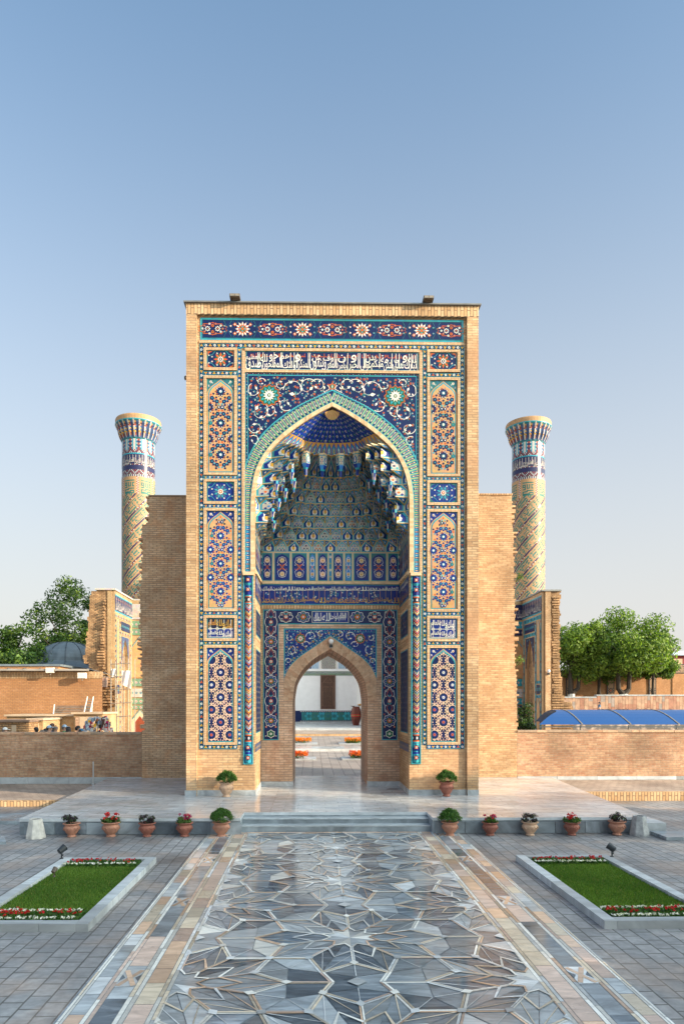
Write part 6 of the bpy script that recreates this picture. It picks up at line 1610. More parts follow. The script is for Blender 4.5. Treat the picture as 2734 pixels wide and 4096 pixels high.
# scarf rack
x, z = zx(810, 1268, 30); t = thing('scarf_rack', 'round rack crowded with multicoloured scarves and caps beyond the left wall', 'souvenir rack', (x, 30, .28))
m = MB(); m.tube([(x, 30, .28), (x, 30, z)], .03, 'steel_pipe'); m.tube([(x-.5, 30, z-.4), (x+.5, 30, z-.4)], .02, 'steel_pipe'); m.build('stand', t)
cl_ = ('cl_white', 'cl_red', 'cl_white', 'cl_lightblue', 'cl_dark', 'petal_magenta', 'cl_brown', 'petal_yellow', 'cl_white', 'cl_grey'); m = MB()
for i in range(520):
    a = rw.uniform(-math.pi, math.pi); zz = rw.random(); rr = .62*math.sqrt(max(.05, 1-max(0, zz-.35)**2*1.9)); px, py, pz = x+rr*math.cos(a), 30+.5*math.sin(a), .8+(z-.85)*zz; s_ = rw.uniform(.03, .075)
    m.face([(px-s_, py, pz+s_*rw.uniform(.5, 1.2)), (px+s_, py-.04, pz+s_), (px+s_*.7, py-.05, pz-s_*1.6), (px-s_*.8, py-.02, pz-s_*rw.uniform(.8, 1.8))], rw.choice(cl_))
m.build('scarves', t)
# trees behind
make_tree('broadleaf_tree', 'large dark green tree behind the dome and broken wall', 'tree', (*[P(272, 2600, 66)[0], 66], 0), 14.4, 4.0, 5, ('leaf_dark', 'leaf_dark', 'leaf_mid', 'leaf_light'), 3.0, 46, 240, .17)
make_tree('broadleaf_tree', 'dark tree whose crown shows just left of the left minaret foot', 'tree', (P(400, 2600, 68)[0], 68, 0), 14.3, 2.6, 8, ('leaf_dark', 'leaf_mid'), 4.5, 20, 260, .18)
for i, (u, v, Y, r_, lb) in enumerate(((20, 2488, 58, 4.0, 'bright green tree at the far left edge of the skyline'), (120, 2510, 60, 3.6, 'bright green tree between the far left tree and the large dark one'), (205, 2560, 74, 3.0, 'low green tree just behind the metal dome'), (350, 2560, 76, 2.6, 'low green tree filling the gap right of the dome'), (-60, 2560, 55, 2.6, 'dark green tree cut by the left edge of the photo'))):
    x, z = P(u, v, Y); make_tree('broadleaf_tree', lb, 'tree', (x, Y, 0), z, r_, 30+i, ('leaf_mid', 'leaf_light', 'leaf_dark') if i < 2 else ('leaf_dark', 'leaf_mid', 'leaf_light'), 1.6, 26, 300, .17, group='trees behind the domed building')
# conifer tip at the left edge
x, y = G(2, 3130, .15); t = thing('pine_shrub', 'young pine whose branch tip pokes in at the left edge before the low wall', 'shrub', (x-.25, 20.5, .15)); x -= .25
m = MB(); m.tube([(x, 20.5, .15), (x, 20.5, 1.3)], .03, 'bark', 6, .01); m.build('trunk', t); m = MB()
for k in range(7): zc = .45+k*.15; leaves(m, rw, (x, 20.5, zc), (.42-k*.05, .4-k*.05, .1), 260, .05, ('leaf_mid', 'leaf_light'), .1)
m.build('needles', t)

# ================================================================== RIGHT: CANOPY, WALLS, TREES
m, tt_, bb_ = base_mat('polycarbonate'); bb_.inputs['Base Color'].default_value = (.010, .075, .26, 1); bb_.inputs['Roughness'].default_value = .42; bb_.inputs['Coat Weight'].default_value = .1
def zr_(x_, y_, Y): return P(1900+x_/1.88, 2250+y_/1.88, Y)
t = thing('barrel_canopy', 'long low blue polycarbonate barrel canopy behind the right-hand wall', 'canopy', (14, 28, 0))
prof_ = [(25.9+4.4*i/12, 1.86+.62*math.sin(math.pi*(.04+.92*i/12))) for i in range(13)]
xe0, xe1 = P(2155, 2902, 25.9)[0], P(2212, 2846, 28)[0]
def xend(y): return xe0+(xe1-xe0)*min(1, max(0, (y-25.9)/1.6))
m = MB()
for (y0_, z0_), (y1_, z1__) in zip(prof_, prof_[1:]): m.face([(xend(y0_), y0_, z0_), (30, y0_, z0_), (30, y1_, z1__), (xend(y1_), y1_, z1__)], 'polycarbonate')
m.build('roof_sheet', t)
xa = P(2328, 2905, 25.9)[0]; xb = P(2522, 2908, 25.9)[0]; d_ = xb-xa
for k in range(8):
    x = xa+k*d_
    m = MB()
    for (y0_, z0_), (y1_, z1__) in zip(prof_, prof_[1:]): m.hexa([(x-.025, y0_, z0_+.004), (x+.025, y0_, z0_+.004), (x+.025, y1_, z1__+.004), (x-.025, y1_, z1__+.004), (x-.025, y0_, z0_+.02), (x+.025, y0_, z0_+.02), (x+.025, y1_, z1__+.02), (x-.025, y1_, z1__+.02)], 'steel_pipe')
    m.build('rib', t)
    m = MB(); m.tube([(x, 26.1, .28), (x, 26.1, 1.9)], .03, 'steel_pipe'); m.build('post', t)
m = MB(); m.box(xe0, 30, 25.87, 25.93, 1.83, 1.87, 'zinc_seam'); m.build('eave_bar', t)
b = MB(); b.box(5.0, 60, 22.7, 60, -.01, .28, 'paver_light'); tag(b.build('east_ground'), kind='structure')
b = MB(); b.box(16, 90, 60, 79.5, 0, 1.25, 'paver_light'); b.box(16, 90, 80.7, 130, 0, 3.6, 'far_ground'); tag(b.build('upper_ground'), kind='structure')
# conifer bush by the wing wall
x, z = zr_(372, 1045, 27); t = thing('conifer_bush', 'dark green conical bush between the right wing wall and the blue canopy', 'bush', (x, 27, .28))
m = MB(); m.tube([(x, 27, .28), (x, 27, z-.2)], .05, 'bark', 6, .02); m.build('trunk', t); m = MB()
for k in range(26): a = rw.uniform(0, 6.28); f_ = rw.random(); rr = .55*(1-f_*.75); leaves(m, rw, (x+rr*math.cos(a)*.7, 27+rr*math.sin(a)*.7, .8+(z-.95)*f_), (.24, .24, .2), 170, .045, ('leaf_pine', 'leaf_dark', 'leaf_mid'), .3)
m.build('crown', t)
# stone clad retaining wall
t = thing('retaining_wall', 'long retaining wall clad in mottled pink and grey stone slabs behind the canopy', 'wall', (34, 80, 0))
xa, za = zr_(655, 1013, 80); xb, zb2 = zr_(907, 998, 80)
m = MB(); rs = random.Random(9)
for n_, c_ in (('stone_a', (.34, .16, .10)), ('stone_b', (.42, .26, .17)), ('stone_c', (.30, .25, .22)), ('stone_d', (.36, .19, .12))): plain(n_, c_, .6, .3, 2)
m.box(xa-6, xb, 80, 80.5, 0, za-.08, 'mortar'); m.box(xb, 90, 80, 80.5, 0, zb2-.08, 'mortar')
x = xa-3
while x < 62:
    w_ = rs.uniform(.32, .55); z = .9; zt_ = (za if x < xb else zb2)-.08
    while z < zt_-.05: zn = min(zt_, z+rs.uniform(.5, 1.3)); m.box(x+.012, x+w_-.012, 79.93, 80, z+.012, zn-.012, rs.choice(('stone_a', 'stone_b', 'stone_c', 'stone_d', 'stone_b'))); z = zn
    x += w_
m.build('cladding', t); m = MB(); m.box(xa-6, xb-.01, 79.85, 80.6, za-.075, za+.05, 'm_kerb'); m.box(xb, 90, 79.85, 80.6, zb2-.075, zb2+.05, 'm_kerb'); m.build('coping', t)
# decorated brick wall above it
t = thing('patterned_wall', 'tall brick wall with dark diamond-pattern pilasters behind the right-hand trees', 'wall', (34, 87, 0))
x0_ = zr_(600, 900, 87)[0]; xm, zm = zr_(1478, 765, 87); zl = zr_(1300, 812, 87)[1]
m = MB(); m.box(x0_-2, xm, 87, 87.6, 3, zl, 'brick_far'); m.box(xm, 80, 86.9, 87.6, 3, zm, 'brick_far'); m.build('brickwork', t)
plain('pil_tan', (.30, .19, .11), .7); tile('pil_dark', (.05, .05, .06), rough=.5); tile('pil_red', (.35, .08, .04), rough=.5)
def pil(xa_, xb_, z0_, z1__):
    m = Mos(lambda a, b_, l: (a, 86.86-l*3, b_)); m.rect(xa_, z0_, xb_, z1__, 'pil_dark', 0); m.rect(xa_+.12, z0_+.12, xb_-.12, z1__-.12, 'pil_tan', 2); hor = xb_-xa_ > z1__-z0_; n = int(max(xb_-xa_, z1__-z0_)/1.15)
    for i in range(max(1, n)):
        c = (xa_+(xb_-xa_)*(i+.5)/n, (z0_+z1__)/2) if hor else ((xa_+xb_)/2, z0_+(z1__-z0_)*(i+.5)/max(1, n)); m.radial(c[0], c[1], lambda k: .36, 4, 'pil_dark', 4); m.radial(c[0], c[1], lambda k: .24, 4, 'pil_tan', 5); m.radial(c[0], c[1], lambda k: .16, 4, 'pil_red', 6)
        m.rib([(c[0]-.5 if hor else c[0]-.35, c[1]-.35), (c[0]+.5 if hor else c[0]+.35, c[1]+.35)], .06, 'pil_dark', 3); m.rib([(c[0]-.5 if hor else c[0]-.35, c[1]+.35), (c[0]+.5 if hor else c[0]+.35, c[1]-.35)], .06, 'pil_dark', 3)
    return m
for x_ in (677, 985, 1300): xx, _ = zr_(x_, 900, 87); pil(xx, xx+.95, 3.6, zl-.02).build('pilaster', t)
pil(zr_(600, 0, 87)[0], xm-.02, zl-.85, zl).build('frieze', t); pil(xm, 80, zm-1.2, zm).build('frieze', t)
# trees on the upper terrace
make_tree('maple_tree', 'bright yellow-green tree with whitewashed trunk nearest the right broken wall', 'tree', (zr_(722, 1010, 83)[0], 83, 3.6), zr_(722, 415, 83)[1]-3.6, 4.7, 41, ('leaf_light', 'leaf_mid', 'leaf_light'), 1.3, 50, 330, .2, True, 'trees on the upper terrace', fork=True, lean=.3)
make_tree('maple_tree', 'widest round green tree with whitewashed trunk before the patterned wall', 'tree', (zr_(1113, 1000, 82)[0], 82, 3.6), zr_(1113, 418, 82)[1]-3.6, 5.9, 43, ('leaf_light', 'leaf_mid', 'leaf_dark', 'leaf_light'), 1.2, 66, 400, .2, True, 'trees on the upper terrace', fork=True)
make_tree('maple_tree', 'darker green tree between the two whitewashed trunks', 'tree', (zr_(930, 1000, 85)[0], 85, 3.6), zr_(930, 470, 85)[1]-3.6, 4.2, 47, ('leaf_mid', 'leaf_dark', 'leaf_light'), .9, 34, 300, .2, False, 'trees on the upper terrace')
make_tree('maple_tree', 'low spreading tree under the rooftop at the far right', 'tree', (zr_(1335, 1000, 84)[0], 84, 3.6), zr_(1335, 545, 84)[1]-3.6, 2.9, 49, ('leaf_mid', 'leaf_light', 'leaf_dark'), .8, 38, 300, .2, False, 'trees on the upper terrace')
# benches, walker
plain('iron', (.06, .04, .03), .6, .2)
for i, (x_, lb) in enumerate(((980, 'dark wrought bench nearest the walker in blue'), (1108, 'dark wrought bench in the middle of the three'), (1258, 'dark wrought bench furthest right along the stone wall'))):
    x, _ = zr_(x_, 1110, 77); t = thing('park_bench', lb, 'bench', (x, 77, 1.25), 'benches along the stone wall')
    m = MB(); m.box(x-1, x+1, 76.7, 77.1, 1.67, 1.72, 'iron'); m.build('seat', t)
    m = MB(); m.tube([(x-1.05, 77.15, 1.7), (x-1.0, 77.2, 2.0), (x-.5, 77.2, 2.18), (x, 77.2, 2.1), (x+.5, 77.2, 2.18), (x+1.0, 77.2, 2.0), (x+1.05, 77.15, 1.7)], .035, 'iron')
    for k in range(9): m.tube([(x-.9+k*.225, 77.18, 1.7), (x-.9+k*.225+.1, 77.2, 2.1)], .015, 'iron', 4)
    m.build('backrest', t)
    for sx_ in (-.9, .9): m = MB(); m.tube([(x+sx_, 76.75, 1.25), (x+sx_, 76.75, 1.95)], .03, 'iron'); m.tube([(x+sx_, 77.1, 1.25), (x+sx_, 77.1, 1.95)], .03, 'iron'); m.tube([(x+sx_, 76.7, 1.95), (x+sx_, 77.15, 1.95)], .03, 'iron'); m.build('leg', t)
x, z = zr_(932, 1048, 75); person(x, 75, z-1.78, 1.78, 2.9, 'person in a denim-blue shirt and dark cap walking by the stone wall', 'cl_denim', 'cl_dark', 'hair_dark', False, 'cl_denim', .18, .2)
# rooftops and street lamp
t = thing('roof_pavilion', 'grey gabled rooftop pavilion with open dark side above the right trees', 'building', (*[zr_(1455, 640, 100)[0], 100], 0))
m = MB(); x0_, zt_ = zr_(1385, 545, 100); x1_, zb_r = zr_(1480, 640, 100); m.box(x0_, x1_-.4, 100, 104, 3, zb_r, 'stall_light'); m.build('walls', t)
m = MB(); m.prism([(x0_-.3, zt_-.25), (x0_-.3, zt_), (x1_-.6, zt_), (x1_+.35, zb_r-.6), (x1_+.1, zb_r-.6), (x1_-.8, zt_-.3)], 'y', 99.5, 104.5, 'roof_metal'); m.build('roof', t)
m = MB(); m.box(x0_, x1_-.6, 102, 102.2, zb_r, zt_-.25, 'hole'); m.tube([(x0_+1, 99.9, zb_r), (x1_-.7, 99.9, zt_-.3)], .09, 'stall_light'); m.tube([(x0_+.2, 99.9, zb_r), (x0_+.2, 99.9, zt_-.25)], .09, 'stall_light'); m.tube([(x1_-.4, 99.9, zb_r), (x1_-.5, 99.9, zt_-.3)], .09, 'stall_light'); m.build('frame', t)
t = thing('tin_roof_building', 'low building with pale blue tin roof and red wall at the right edge', 'building', (*[zr_(1540, 700, 104)[0], 104], 0))
x0_, zt_ = zr_(1490, 672, 104); _, z2_ = zr_(1490, 700, 104); _, z3_ = zr_(1490, 745, 104)
plain('tin', (.45, .55, .62), .4, .1, metal=.2); plain('redwall', (.22, .04, .04), .8, .2)
m = MB(); m.box(x0_, x0_+14, 104, 110, 3, z2_, 'redwall'); m.box(x0_, x0_+1.3, 103.9, 104, 3, z3_+.4, 'stall_light'); m.build('walls', t); m = MB(); m.hexa([(x0_-.4, 103.4, z2_), (x0_+14, 103.4, z2_), (x0_+14, 110, z2_), (x0_-.4, 110, z2_), (x0_-.2, 103.8, zt_+.1), (x0_+14, 103.8, zt_+.1), (x0_+14, 109, zt_+.2), (x0_-.2, 109, zt_+.2)], 'tin'); m.build('roof', t)
x, z = zr_(1412, 530, 90); t = thing('street_lamp', 'slender grey street lamp with a curved arm above the right trees', 'street lamp', (x, 90, 3.6)); p = zr_(1440, 508, 90); q_ = zr_(1497, 494, 90)
m = MB(); m.tube([(x, 90, 3.6), (x, 90, z)], .09, 'grate', 8, .06); m.build('pole', t); m = MB(); m.tube([(x, 90, z), (x+.15, 90, z+.25), (p[0], 90, p[1]), (q_[0]-.9, 90, q_[1]-.08)], .045, 'grate'); m.build('arm', t)
m = MB(); m.hexa([(q_[0]-1.0, 89.85, q_[1]-.14), (q_[0], 89.85, q_[1]-.03), (q_[0], 90.15, q_[1]-.03), (q_[0]-1.0, 90.15, q_[1]-.14), (q_[0]-1.0, 89.9, q_[1]-.02), (q_[0]-.1, 89.9, q_[1]+.06), (q_[0]-.1, 90.1, q_[1]+.06), (q_[0]-1.0, 90.1, q_[1]-.02)], 'grate'); m.build('lamp_head', t)
# ================================================================== COURTYARD SEEN THROUGH THE DOORWAY
plain('court_white', (.80, .81, .82), .8, .05, 2)
brick('court_paver', (.40, .34, .30), (.32, .27, .24), (.07, .06, .05), bw=.45, rh=.36, ms=.011, axis='floory', stain=.3, rough=.6)
def zd(x_, y_, Y): return P(1160+x_/3.788, 2560+y_/3.788, Y)
slab('courtyard_paving', -5.2, 4.9, 22.8, 34.8, -.01, ZP, 'court_paver')
b = MB(); b.box(-5.2, 4.9, 34.8, 48.9, -.01, .46, 'court_paver'); b.box(-3, 4.2, 34.6, 36.6, .0, .468, 'm_light'); tag(b.build('courtyard_middle_paving'), kind='structure')
b = MB(); b.box(-5.3, 12, 48.9, 55.7, -.01, .60, 'paver_light'); b.box(-5.3, 12, 48.75, 48.9, 0, .605, 'brick_row'); tag(b.build('courtyard_upper_paving'), kind='structure')
b = MB(); b.box(-9, 12, 55.7, 72, -.01, .76, 'm_kerb'); b.box(-9, 12, 68.9, 70, .0, .93, 'm_kerb'); tag(b.build('mausoleum_platform'), kind='structure')
def court_bed(x0, x1, y, z, lb):
    t = thing('flower_bed', lb, 'flower bed', ((x0+x1)/2, y, z), 'orange flower beds in the courtyard'); r_ = random.Random(int(abs(x0*97+y*13)))
    b = MB(); b.box(x0-.35 if x0 > 0 else x0, x1+.35 if x1 < 0 else x1, y-.28, y+1.2, z, z+.05, 'm_kerb'); b.build('kerb', t)
    m = MB()
    for i in range(60): leaves(m, r_, (r_.uniform(x0+.08, x1-.08), r_.uniform(y, y+.9), z+.15), (.12, .12, .14), 26, .035, ('leaf_dark', 'leaf_mid'), .2)
    m.build('foliage', t); m = MB()
    for i in range(int(330*(x1-x0))):
        c = (r_.uniform(x0, x1), r_.uniform(y-.06, y+.9), z+.25+r_.uniform(-.08, .1)); leaves(m, r_, c, (.03, .03, .03), 5, .032, ('petal_orange', 'petal_orange', 'petal_yellow') if y > 35 else ('petal_orange', 'petal_orange', 'petal_red'), .3)
    m.build('blossoms', t)['kind'] = 'stuff'
court_bed(zd(905, 0, 29.4)[0], 3.2, 29.4, ZP, 'orange flower bed nearest the doorway on the right'); court_bed(-3.2, zd(268, 0, 29.4)[0], 29.4, ZP, 'orange flower bed nearest the doorway on the left')
court_bed(zd(830, 0, 38.8)[0], zd(1088, 0, 38.8)[0], 38.8, .46, 'farther orange flower bed on the right, in sun'); court_bed(-3.4, zd(318, 0, 38.8)[0], 38.8, .46, 'farther orange flower bed on the left, in sun')
# wall of the mausoleum hall
YH = 70
hall = thing('mausoleum_wall', 'white plastered hall wall with brown lattice window and turquoise tiled dado seen through the doorway', 'building', (3, YH, .93))
xr_, _ = zd(1008, 0, YH)
b = MB(); b.box(-9, xr_, YH, YH+.5, .93, 16, 'court_white'); b.box(xr_, xr_+.5, 60, YH+.5, .77, 16, 'court_white'); b.box(-9.5, -9, 60, YH+.5, .77, 16, 'court_white'); b.build('plaster_walls', hall)
def hx(a): return zd(a, 0, YH)[0]
def hz(v): return zd(0, v, YH)[1]
m = Mos(lambda a, b_, l: (a, YH-.02-l*4, b_))
m.rect(-9, .94, hx(960), hz(1072), 'navy', 0); m.rect(hx(172), hz(1222), hx(925), hz(1098), 'teal', 2)
for i in range(30): m.disc(hx(160)+i*(hx(930)-hx(160))/29, hz(1085), .05, 'white', 2, 6); m.disc(hx(160)+i*(hx(930)-hx(160))/29, hz(1232), .05, 'white', 2, 6)
for i in range(7):
    c = hx(285+i*96); 
    for k in range(6): m.disc(c+.3*math.cos(k*1.047), hz(1155)+.3*math.sin(k*1.047), .15, 'kufic_teal' if i % 2 else 'turq', 3, 6)
m.rect(-9, hz(445), xr_, hz(440), 'white', 3)
m.build('tile_dado', hall)
b = MB(); b.box(-9, xr_, YH-.22, YH, hz(475), hz(440), 'court_white'); b.build('ledge', hall)
m = Mos(lambda a, b_, l: (a, YH-.03-l*4, b_)); m.rect(-9, hz(542), xr_, hz(478), 'kufic_teal', 0); m.rect(-9, hz(536), xr_, hz(484), 'white', 1)
for i in range(60): a = hx(-100)+i*(hx(1008)-hx(-100))/60; m.rib([(a, hz(492)), (a+.1, hz(505)), (a+.2, hz(495))], .05, 'teal', 3); m.disc(a+.1, hz(520), .08, 'sage', 3, 5)
m.build('inscription_band', hall)
m = Mos(lambda a, b_, l: (a, YH-.03-l*4, b_)); x0_, x1_ = hx(475), hx(685); m.rect(x0_-.15, hz(440), x1_+.15, hz(180), 'white', 3)
for side_ in (0, 1):
    for i in range(6):
        a = (x0_-.3-i*.72) if side_ == 0 else (x1_+.3+i*.72); m.rect(a-(.66 if side_ == 0 else 0), hz(436), a+(0 if side_ == 0 else .66), hz(150), 'dullblue' if (i) % 2 else 'cl_lightblue', 1)
for i in range(13):
    for j in range(17):
        c = (x0_+.06+i*(x1_-x0_-.12)/12, hz(432)+j*(hz(240)-hz(432))/16); m.radial(c[0], c[1], lambda k: .045 if (i+j) % 2 else .028, 6, 'hole', 5)
m.build('white_lattice', hall)
# carved brown window
m = Mos(lambda a, b_, l: (a, YH-.10-l*4, b_)); plain('carved_wood', (.085, .04, .025), .6, .3, 5); plain('carved_light', (.17, .09, .06), .6, .2, 5)
w0, w1, wz0, wz1 = hx(457), hx(685), hz(1050), hz(532)
b = MB(); b.box(w0, w1, YH-.1, YH, wz0, wz1, 'carved_wood'); wf = b.build('lattice_window', hall)
m.frame(w0+.02, wz0+.02, w1-.02, wz1-.02, .08, 'carved_light', 1); m.rect(w0+.1, hz(650), w1-.1, hz(645), 'carved_light', 1); m.rect(w0+.3, hz(1000), w1-.3, hz(715), 'hole', 1); m.frame(w0+.26, hz(1005), w1-.26, hz(710), .06, 'carved_light', 2)
for i in range(9):
    for j in range(16):
        c = (w0+.38+i*(w1-w0-.76)/8, hz(990)+j*(hz(725)-hz(990))/15); m.ring(c[0], c[1], .075, .02, 'carved_light', 3, 6)
for j in range(30):
    for q_ in (w0+.18, w1-.18): m.radial(q_, hz(1000)+j*(hz(660)-hz(1000))/29, lambda k: .05, 4, 'carved_light', 2)
m.rib([(w0+.3, hz(640)), ((w0+w1)/2, hz(560)), (w1-.3, hz(640))], .05, 'carved_light', 2)
m.build('lattice', wf)
# tiled pilaster on the right of the hall
b = MB(); xp = zd(1103, 0, 57)[0]; b.box(xp, xp+1.2, 56.9, 57.18, .77, 14, 'brick_pink'); pf = b.build('pilaster', hall)
m = Mos(lambda a, b_, l: (a, 56.88-l*4, b_)); m.rect(xp+.02, zd(0, 1180, 57)[1], xp+.8, 12, 'deepblue', 0)
for j in range(52):
    for i in range(3): m.flower(xp+.15+i*.25, zd(0, 1170, 57)[1]+j*.2, .07, ('white', 'turq', 'gold')[(i+j) % 3], 'navy', 2)
m.build('pilaster_tiles', pf)
# big painted jar with metal bowls
plain('jar_red', (.16, .035, .02), .45, .25, 3); plain('jar_band', (.55, .03, .02), .45, .1); plain('brass', (.45, .28, .08), .4, .1, metal=.6)
x, _ = zd(996, 0, 63.5); z = .76; k_ = 1.72/1.7
t = thing('painted_jar', 'large brown-red clay jar with red and gold rings, standing against the hall wall', 'jar', (x, 63.5, z))
pr = [(.25, 0), (.28, .02), (.34, .25), (.44, .6), (.455, .85), (.455, 1.0), (.45, 1.25), (.40, 1.5), (.33, 1.62), (.30, 1.66), (.33, 1.72), (.28, 1.72), (.26, 1.6)]
m = MB(); m.lathe([(a, z+b_*k_) for a, b_ in pr], x, 63.5, 'jar_red', 10, mf=lambda a, k: 'jar_red'); jb = m.build('body', t)
m = MB(); m.lathe([(.462, z+.80), (.467, z+.84), (.467, z+.86), (.462, z+.88)], x, 63.5, 'jar_band', 20, cap=False); m.lathe([(.462, z+.90), (.470, z+.93), (.462, z+.95)], x, 63.5, 'brass', 20, cap=False); m.lathe([(.462, z+.97), (.467, z+1.0), (.462, z+1.03)], x, 63.5, 'jar_band', 20, cap=False); m.build('painted_rings', jb)
for dx, zz, fl in ((-.28, 1.78, False), (.32, 1.86, True)):
    m = MB(); m.lathe([(.02, z+zz-.25), (.03, z+zz-.08), (.2, z+zz), (.26, z+zz+.02), (.2, z+zz+.01), (.001, z+zz-.02)], x+dx, 63.45, 'brass' if fl else 'carved_wood', 12, cap=False); m.build('bowl', t)
    if fl: m = MB(); leaves(m, rw, (x+dx, 63.45, z+zz+.07), (.18, .18, .07), 200, .03, ('petal_yellow',), .2); m.build('flowers', t)
# ================================================================== FOREGROUND OBJECTS
plain('clay_new', (.42, .20, .13), .75, .3, 8, .3); plain('clay_pale', (.55, .36, .24), .75, .3, 8, .3); plain('clay_red', (.30, .11, .075), .75, .3, 8, .3); plain('clay_soil', (.05, .035, .025), .95, .2)
def pot_mesh(m, r, h, mt, n=28):
    pr = [(.50, 0), (.56, .02), (.56, .07), (.44, .12), (.46, .16), (.70, .30), (.92, .50), (.98, .62), (.94, .74), (.80, .82), (.84, .86), (.98, .90), (1.04, .94), (1.04, .99), (.98, 1.0), (.86, .98), (.80, .90), (.001, .88)]
    m.lathe([(r*a, h*b_) for a, b_ in pr], 0, 0, mt, n, cap=False)
    m.f = m.f; 
def planter(kind, clay, seed, r=.165, h=.29):
    r_ = random.Random(seed); t = thing('flower_pot', 'x', 'potted plant', (0, 0, 0))
    m = MB(); pot_mesh(m, r, h, clay); pt = m.build('pot', t, True)
    m = MB()                                  # moulded garland and rope rim
    for k in range(14):
        a = 2*math.pi*k/14; a2 = a+math.pi/14; rr = r*.99
        m.tube([(rr*math.cos(a), rr*math.sin(a), h*.68), (rr*1.03*math.cos(a2), rr*1.03*math.sin(a2), h*.52), (rr*math.cos(a+math.pi/7), rr*math.sin(a+math.pi/7), h*.68)], .007, clay, 5)
    for k in range(40): a = 2*math.pi*k/40; m.tube([(r*1.05*math.cos(a), r*1.05*math.sin(a), h*.93), (r*1.05*math.cos(a+.1), r*1.05*math.sin(a+.1), h*.99)], .006, clay, 4)
    m.build('garland', pt)
    m = MB(); m.lathe([(.001, h*.89), (r*.85, h*.89), (r*.85, h*.90), (.001, h*.905)], 0, 0, 'clay_soil', 16, cap=False); m.build('soil', t)
    m = MB()
    if kind == 'bush':
        for i in range(60):
            a = r_.uniform(0, 6.28); q = math.sqrt(r_.random()); leaves(m, r_, (.205*q*math.cos(a), .205*q*math.sin(a), h+.05+.18*(1-q*q)), (.07, .07, .06), 70, .018, ('leaf_bush', 'leaf_mid', 'leaf_dark', 'leaf_bush'), .3)
        m.build('foliage', t)
    else:
        lm = ('leaf_purple', 'leaf_purple', 'leaf_dark') if kind == 'dark' else ('leaf_mid', 'leaf_dark')
        for i in range(18): a = r_.uniform(0, 6.28); q = r_.uniform(.2, 1)*r*.95; leaves(m, r_, (q*math.cos(a), q*math.sin(a), h+r_.uniform(.0, .14 if kind == 'dark' else .07)), (.055, .055, .05), 26, .026, lm, .2)
        m.tube([(0, 0, h*.88), (0, 0, h+.06)], .006, 'leaf_dark', 5); m.build('foliage', t)
        if kind != 'dark':
            pm = {'red': ('petal_red',), 'magenta': ('petal_magenta', 'petal_red')}[kind]; m = MB()
            for i in range(16): a = r_.uniform(0, 6.28); q = r_.uniform(.2, 1)*r*.9; leaves(m, r_, (q*math.cos(a), q*math.sin(a), h+r_.uniform(.06, .18)), (.033, .033, .026), 18, .018, pm, .3)
            m.build('blossoms', t)
    return t
def at_ground(u, v, z=0): x, y = G(u, v, z); return (x, y, z)
spots = [('dark', 'clay_new', 288.6, 3347, 'small clay pot of dark purple foliage, first pot from the left bollard'), ('red', 'clay_new', 447, 3345, 'clay pot of bright red flowers on the left side of the steps'), ('dark', 'clay_red', 593, 3343, 'clay pot of dark purple foliage between red and magenta flowers, left of the steps'),
         ('magenta', 'clay_red', 743, 3341, 'clay pot of magenta flowers beside the round bush left of the steps'), ('bush', 'clay_new', 891, 3337, 'clay pot with round green bush just left of the steps'), ('bush', 'clay_new', 1787, 3332, 'clay pot with round green bush just right of the steps'),
         ('magenta', 'clay_red', 1945, 3332, 'clay pot of magenta flowers beside the round bush right of the steps'), ('dark', 'clay_pale', 2102, 3332, 'greyish clay pot of dark purple foliage between magenta and red flowers, right of the steps'), ('red', 'clay_red', 2267, 3332, 'clay pot of bright red flowers on the right side of the steps'),
         ('dark', 'clay_new', 2444, 3331, 'small clay pot of dark purple foliage beside the right bollard')]
for i, (kd, cl, u, v, lb) in enumerate(spots):
    x, y, z = at_ground(u, v, 0); y = min(y, YT-.20)
    t = planter(kd, cl, 60+i); t.location = (x, y, 0.002); t.rotation_euler.z = i*1.3; t.scale = (rw.uniform(.94, 1.06),)*3; t['label'] = lb; t['group'] = 'potted plants along the terrace'
for u, v, cl, lb, i in ((900, 3196, 'clay_pale', 'pale urn with round green bush standing before the left pier', 81), (1790, 3192, 'clay_red', 'reddish urn with round green bush standing before the right pier', 82)):
    x, y, z = at_ground(u, v, ZP); t = planter('bush', cl, i, .16, .34); t.location = (x, YF-.28, ZP+.012); t.scale = (1.12, 1.12, 1.12); t['label'] = lb; t['group'] = 'urns at the portal piers'
    m = MB(); m.box(x-.14, x+.14, YF-.40, YF-.14, ZP+.001, ZP+.012, 'm_kerb'); m.build('urn_slab')['kind'] = 'structure'
# octagonal concrete bollards
plain('concrete_pale', (.52, .50, .46), .8, .25, 10, .4); plain('concrete_grey', (.36, .37, .37), .8, .3, 14, .4)
for u, v, mt, lb, hh_ in ((143, 3352, 'concrete_pale', 'pale octagonal concrete bollard at the left end of the terrace', .385), (2537, 3334, 'concrete_grey', 'grey octagonal concrete bollard at the right end of the terrace', .40)):
    x, y, _ = at_ground(u, v, 0); y = min(y, YT-.22); t = thing('concrete_bollard', lb, 'bollard', (x, y, 0), 'bollards at the terrace ends')
    m = MB(); pr = [(.20, 0), (.20, .05), (.135, hh_-.02), (.13, hh_), (.10, hh_), (.09, hh_-.02), (.001, hh_-.02)]; m.lathe(pr, x, y, mt, 8, cap=False); m.build('body', t)
    m = MB(); m.lathe([(.085, hh_-.018), (.085, hh_-.012), (.001, hh_-.012)], x, y, 'hole', 12, cap=False); m.build('recess', t)
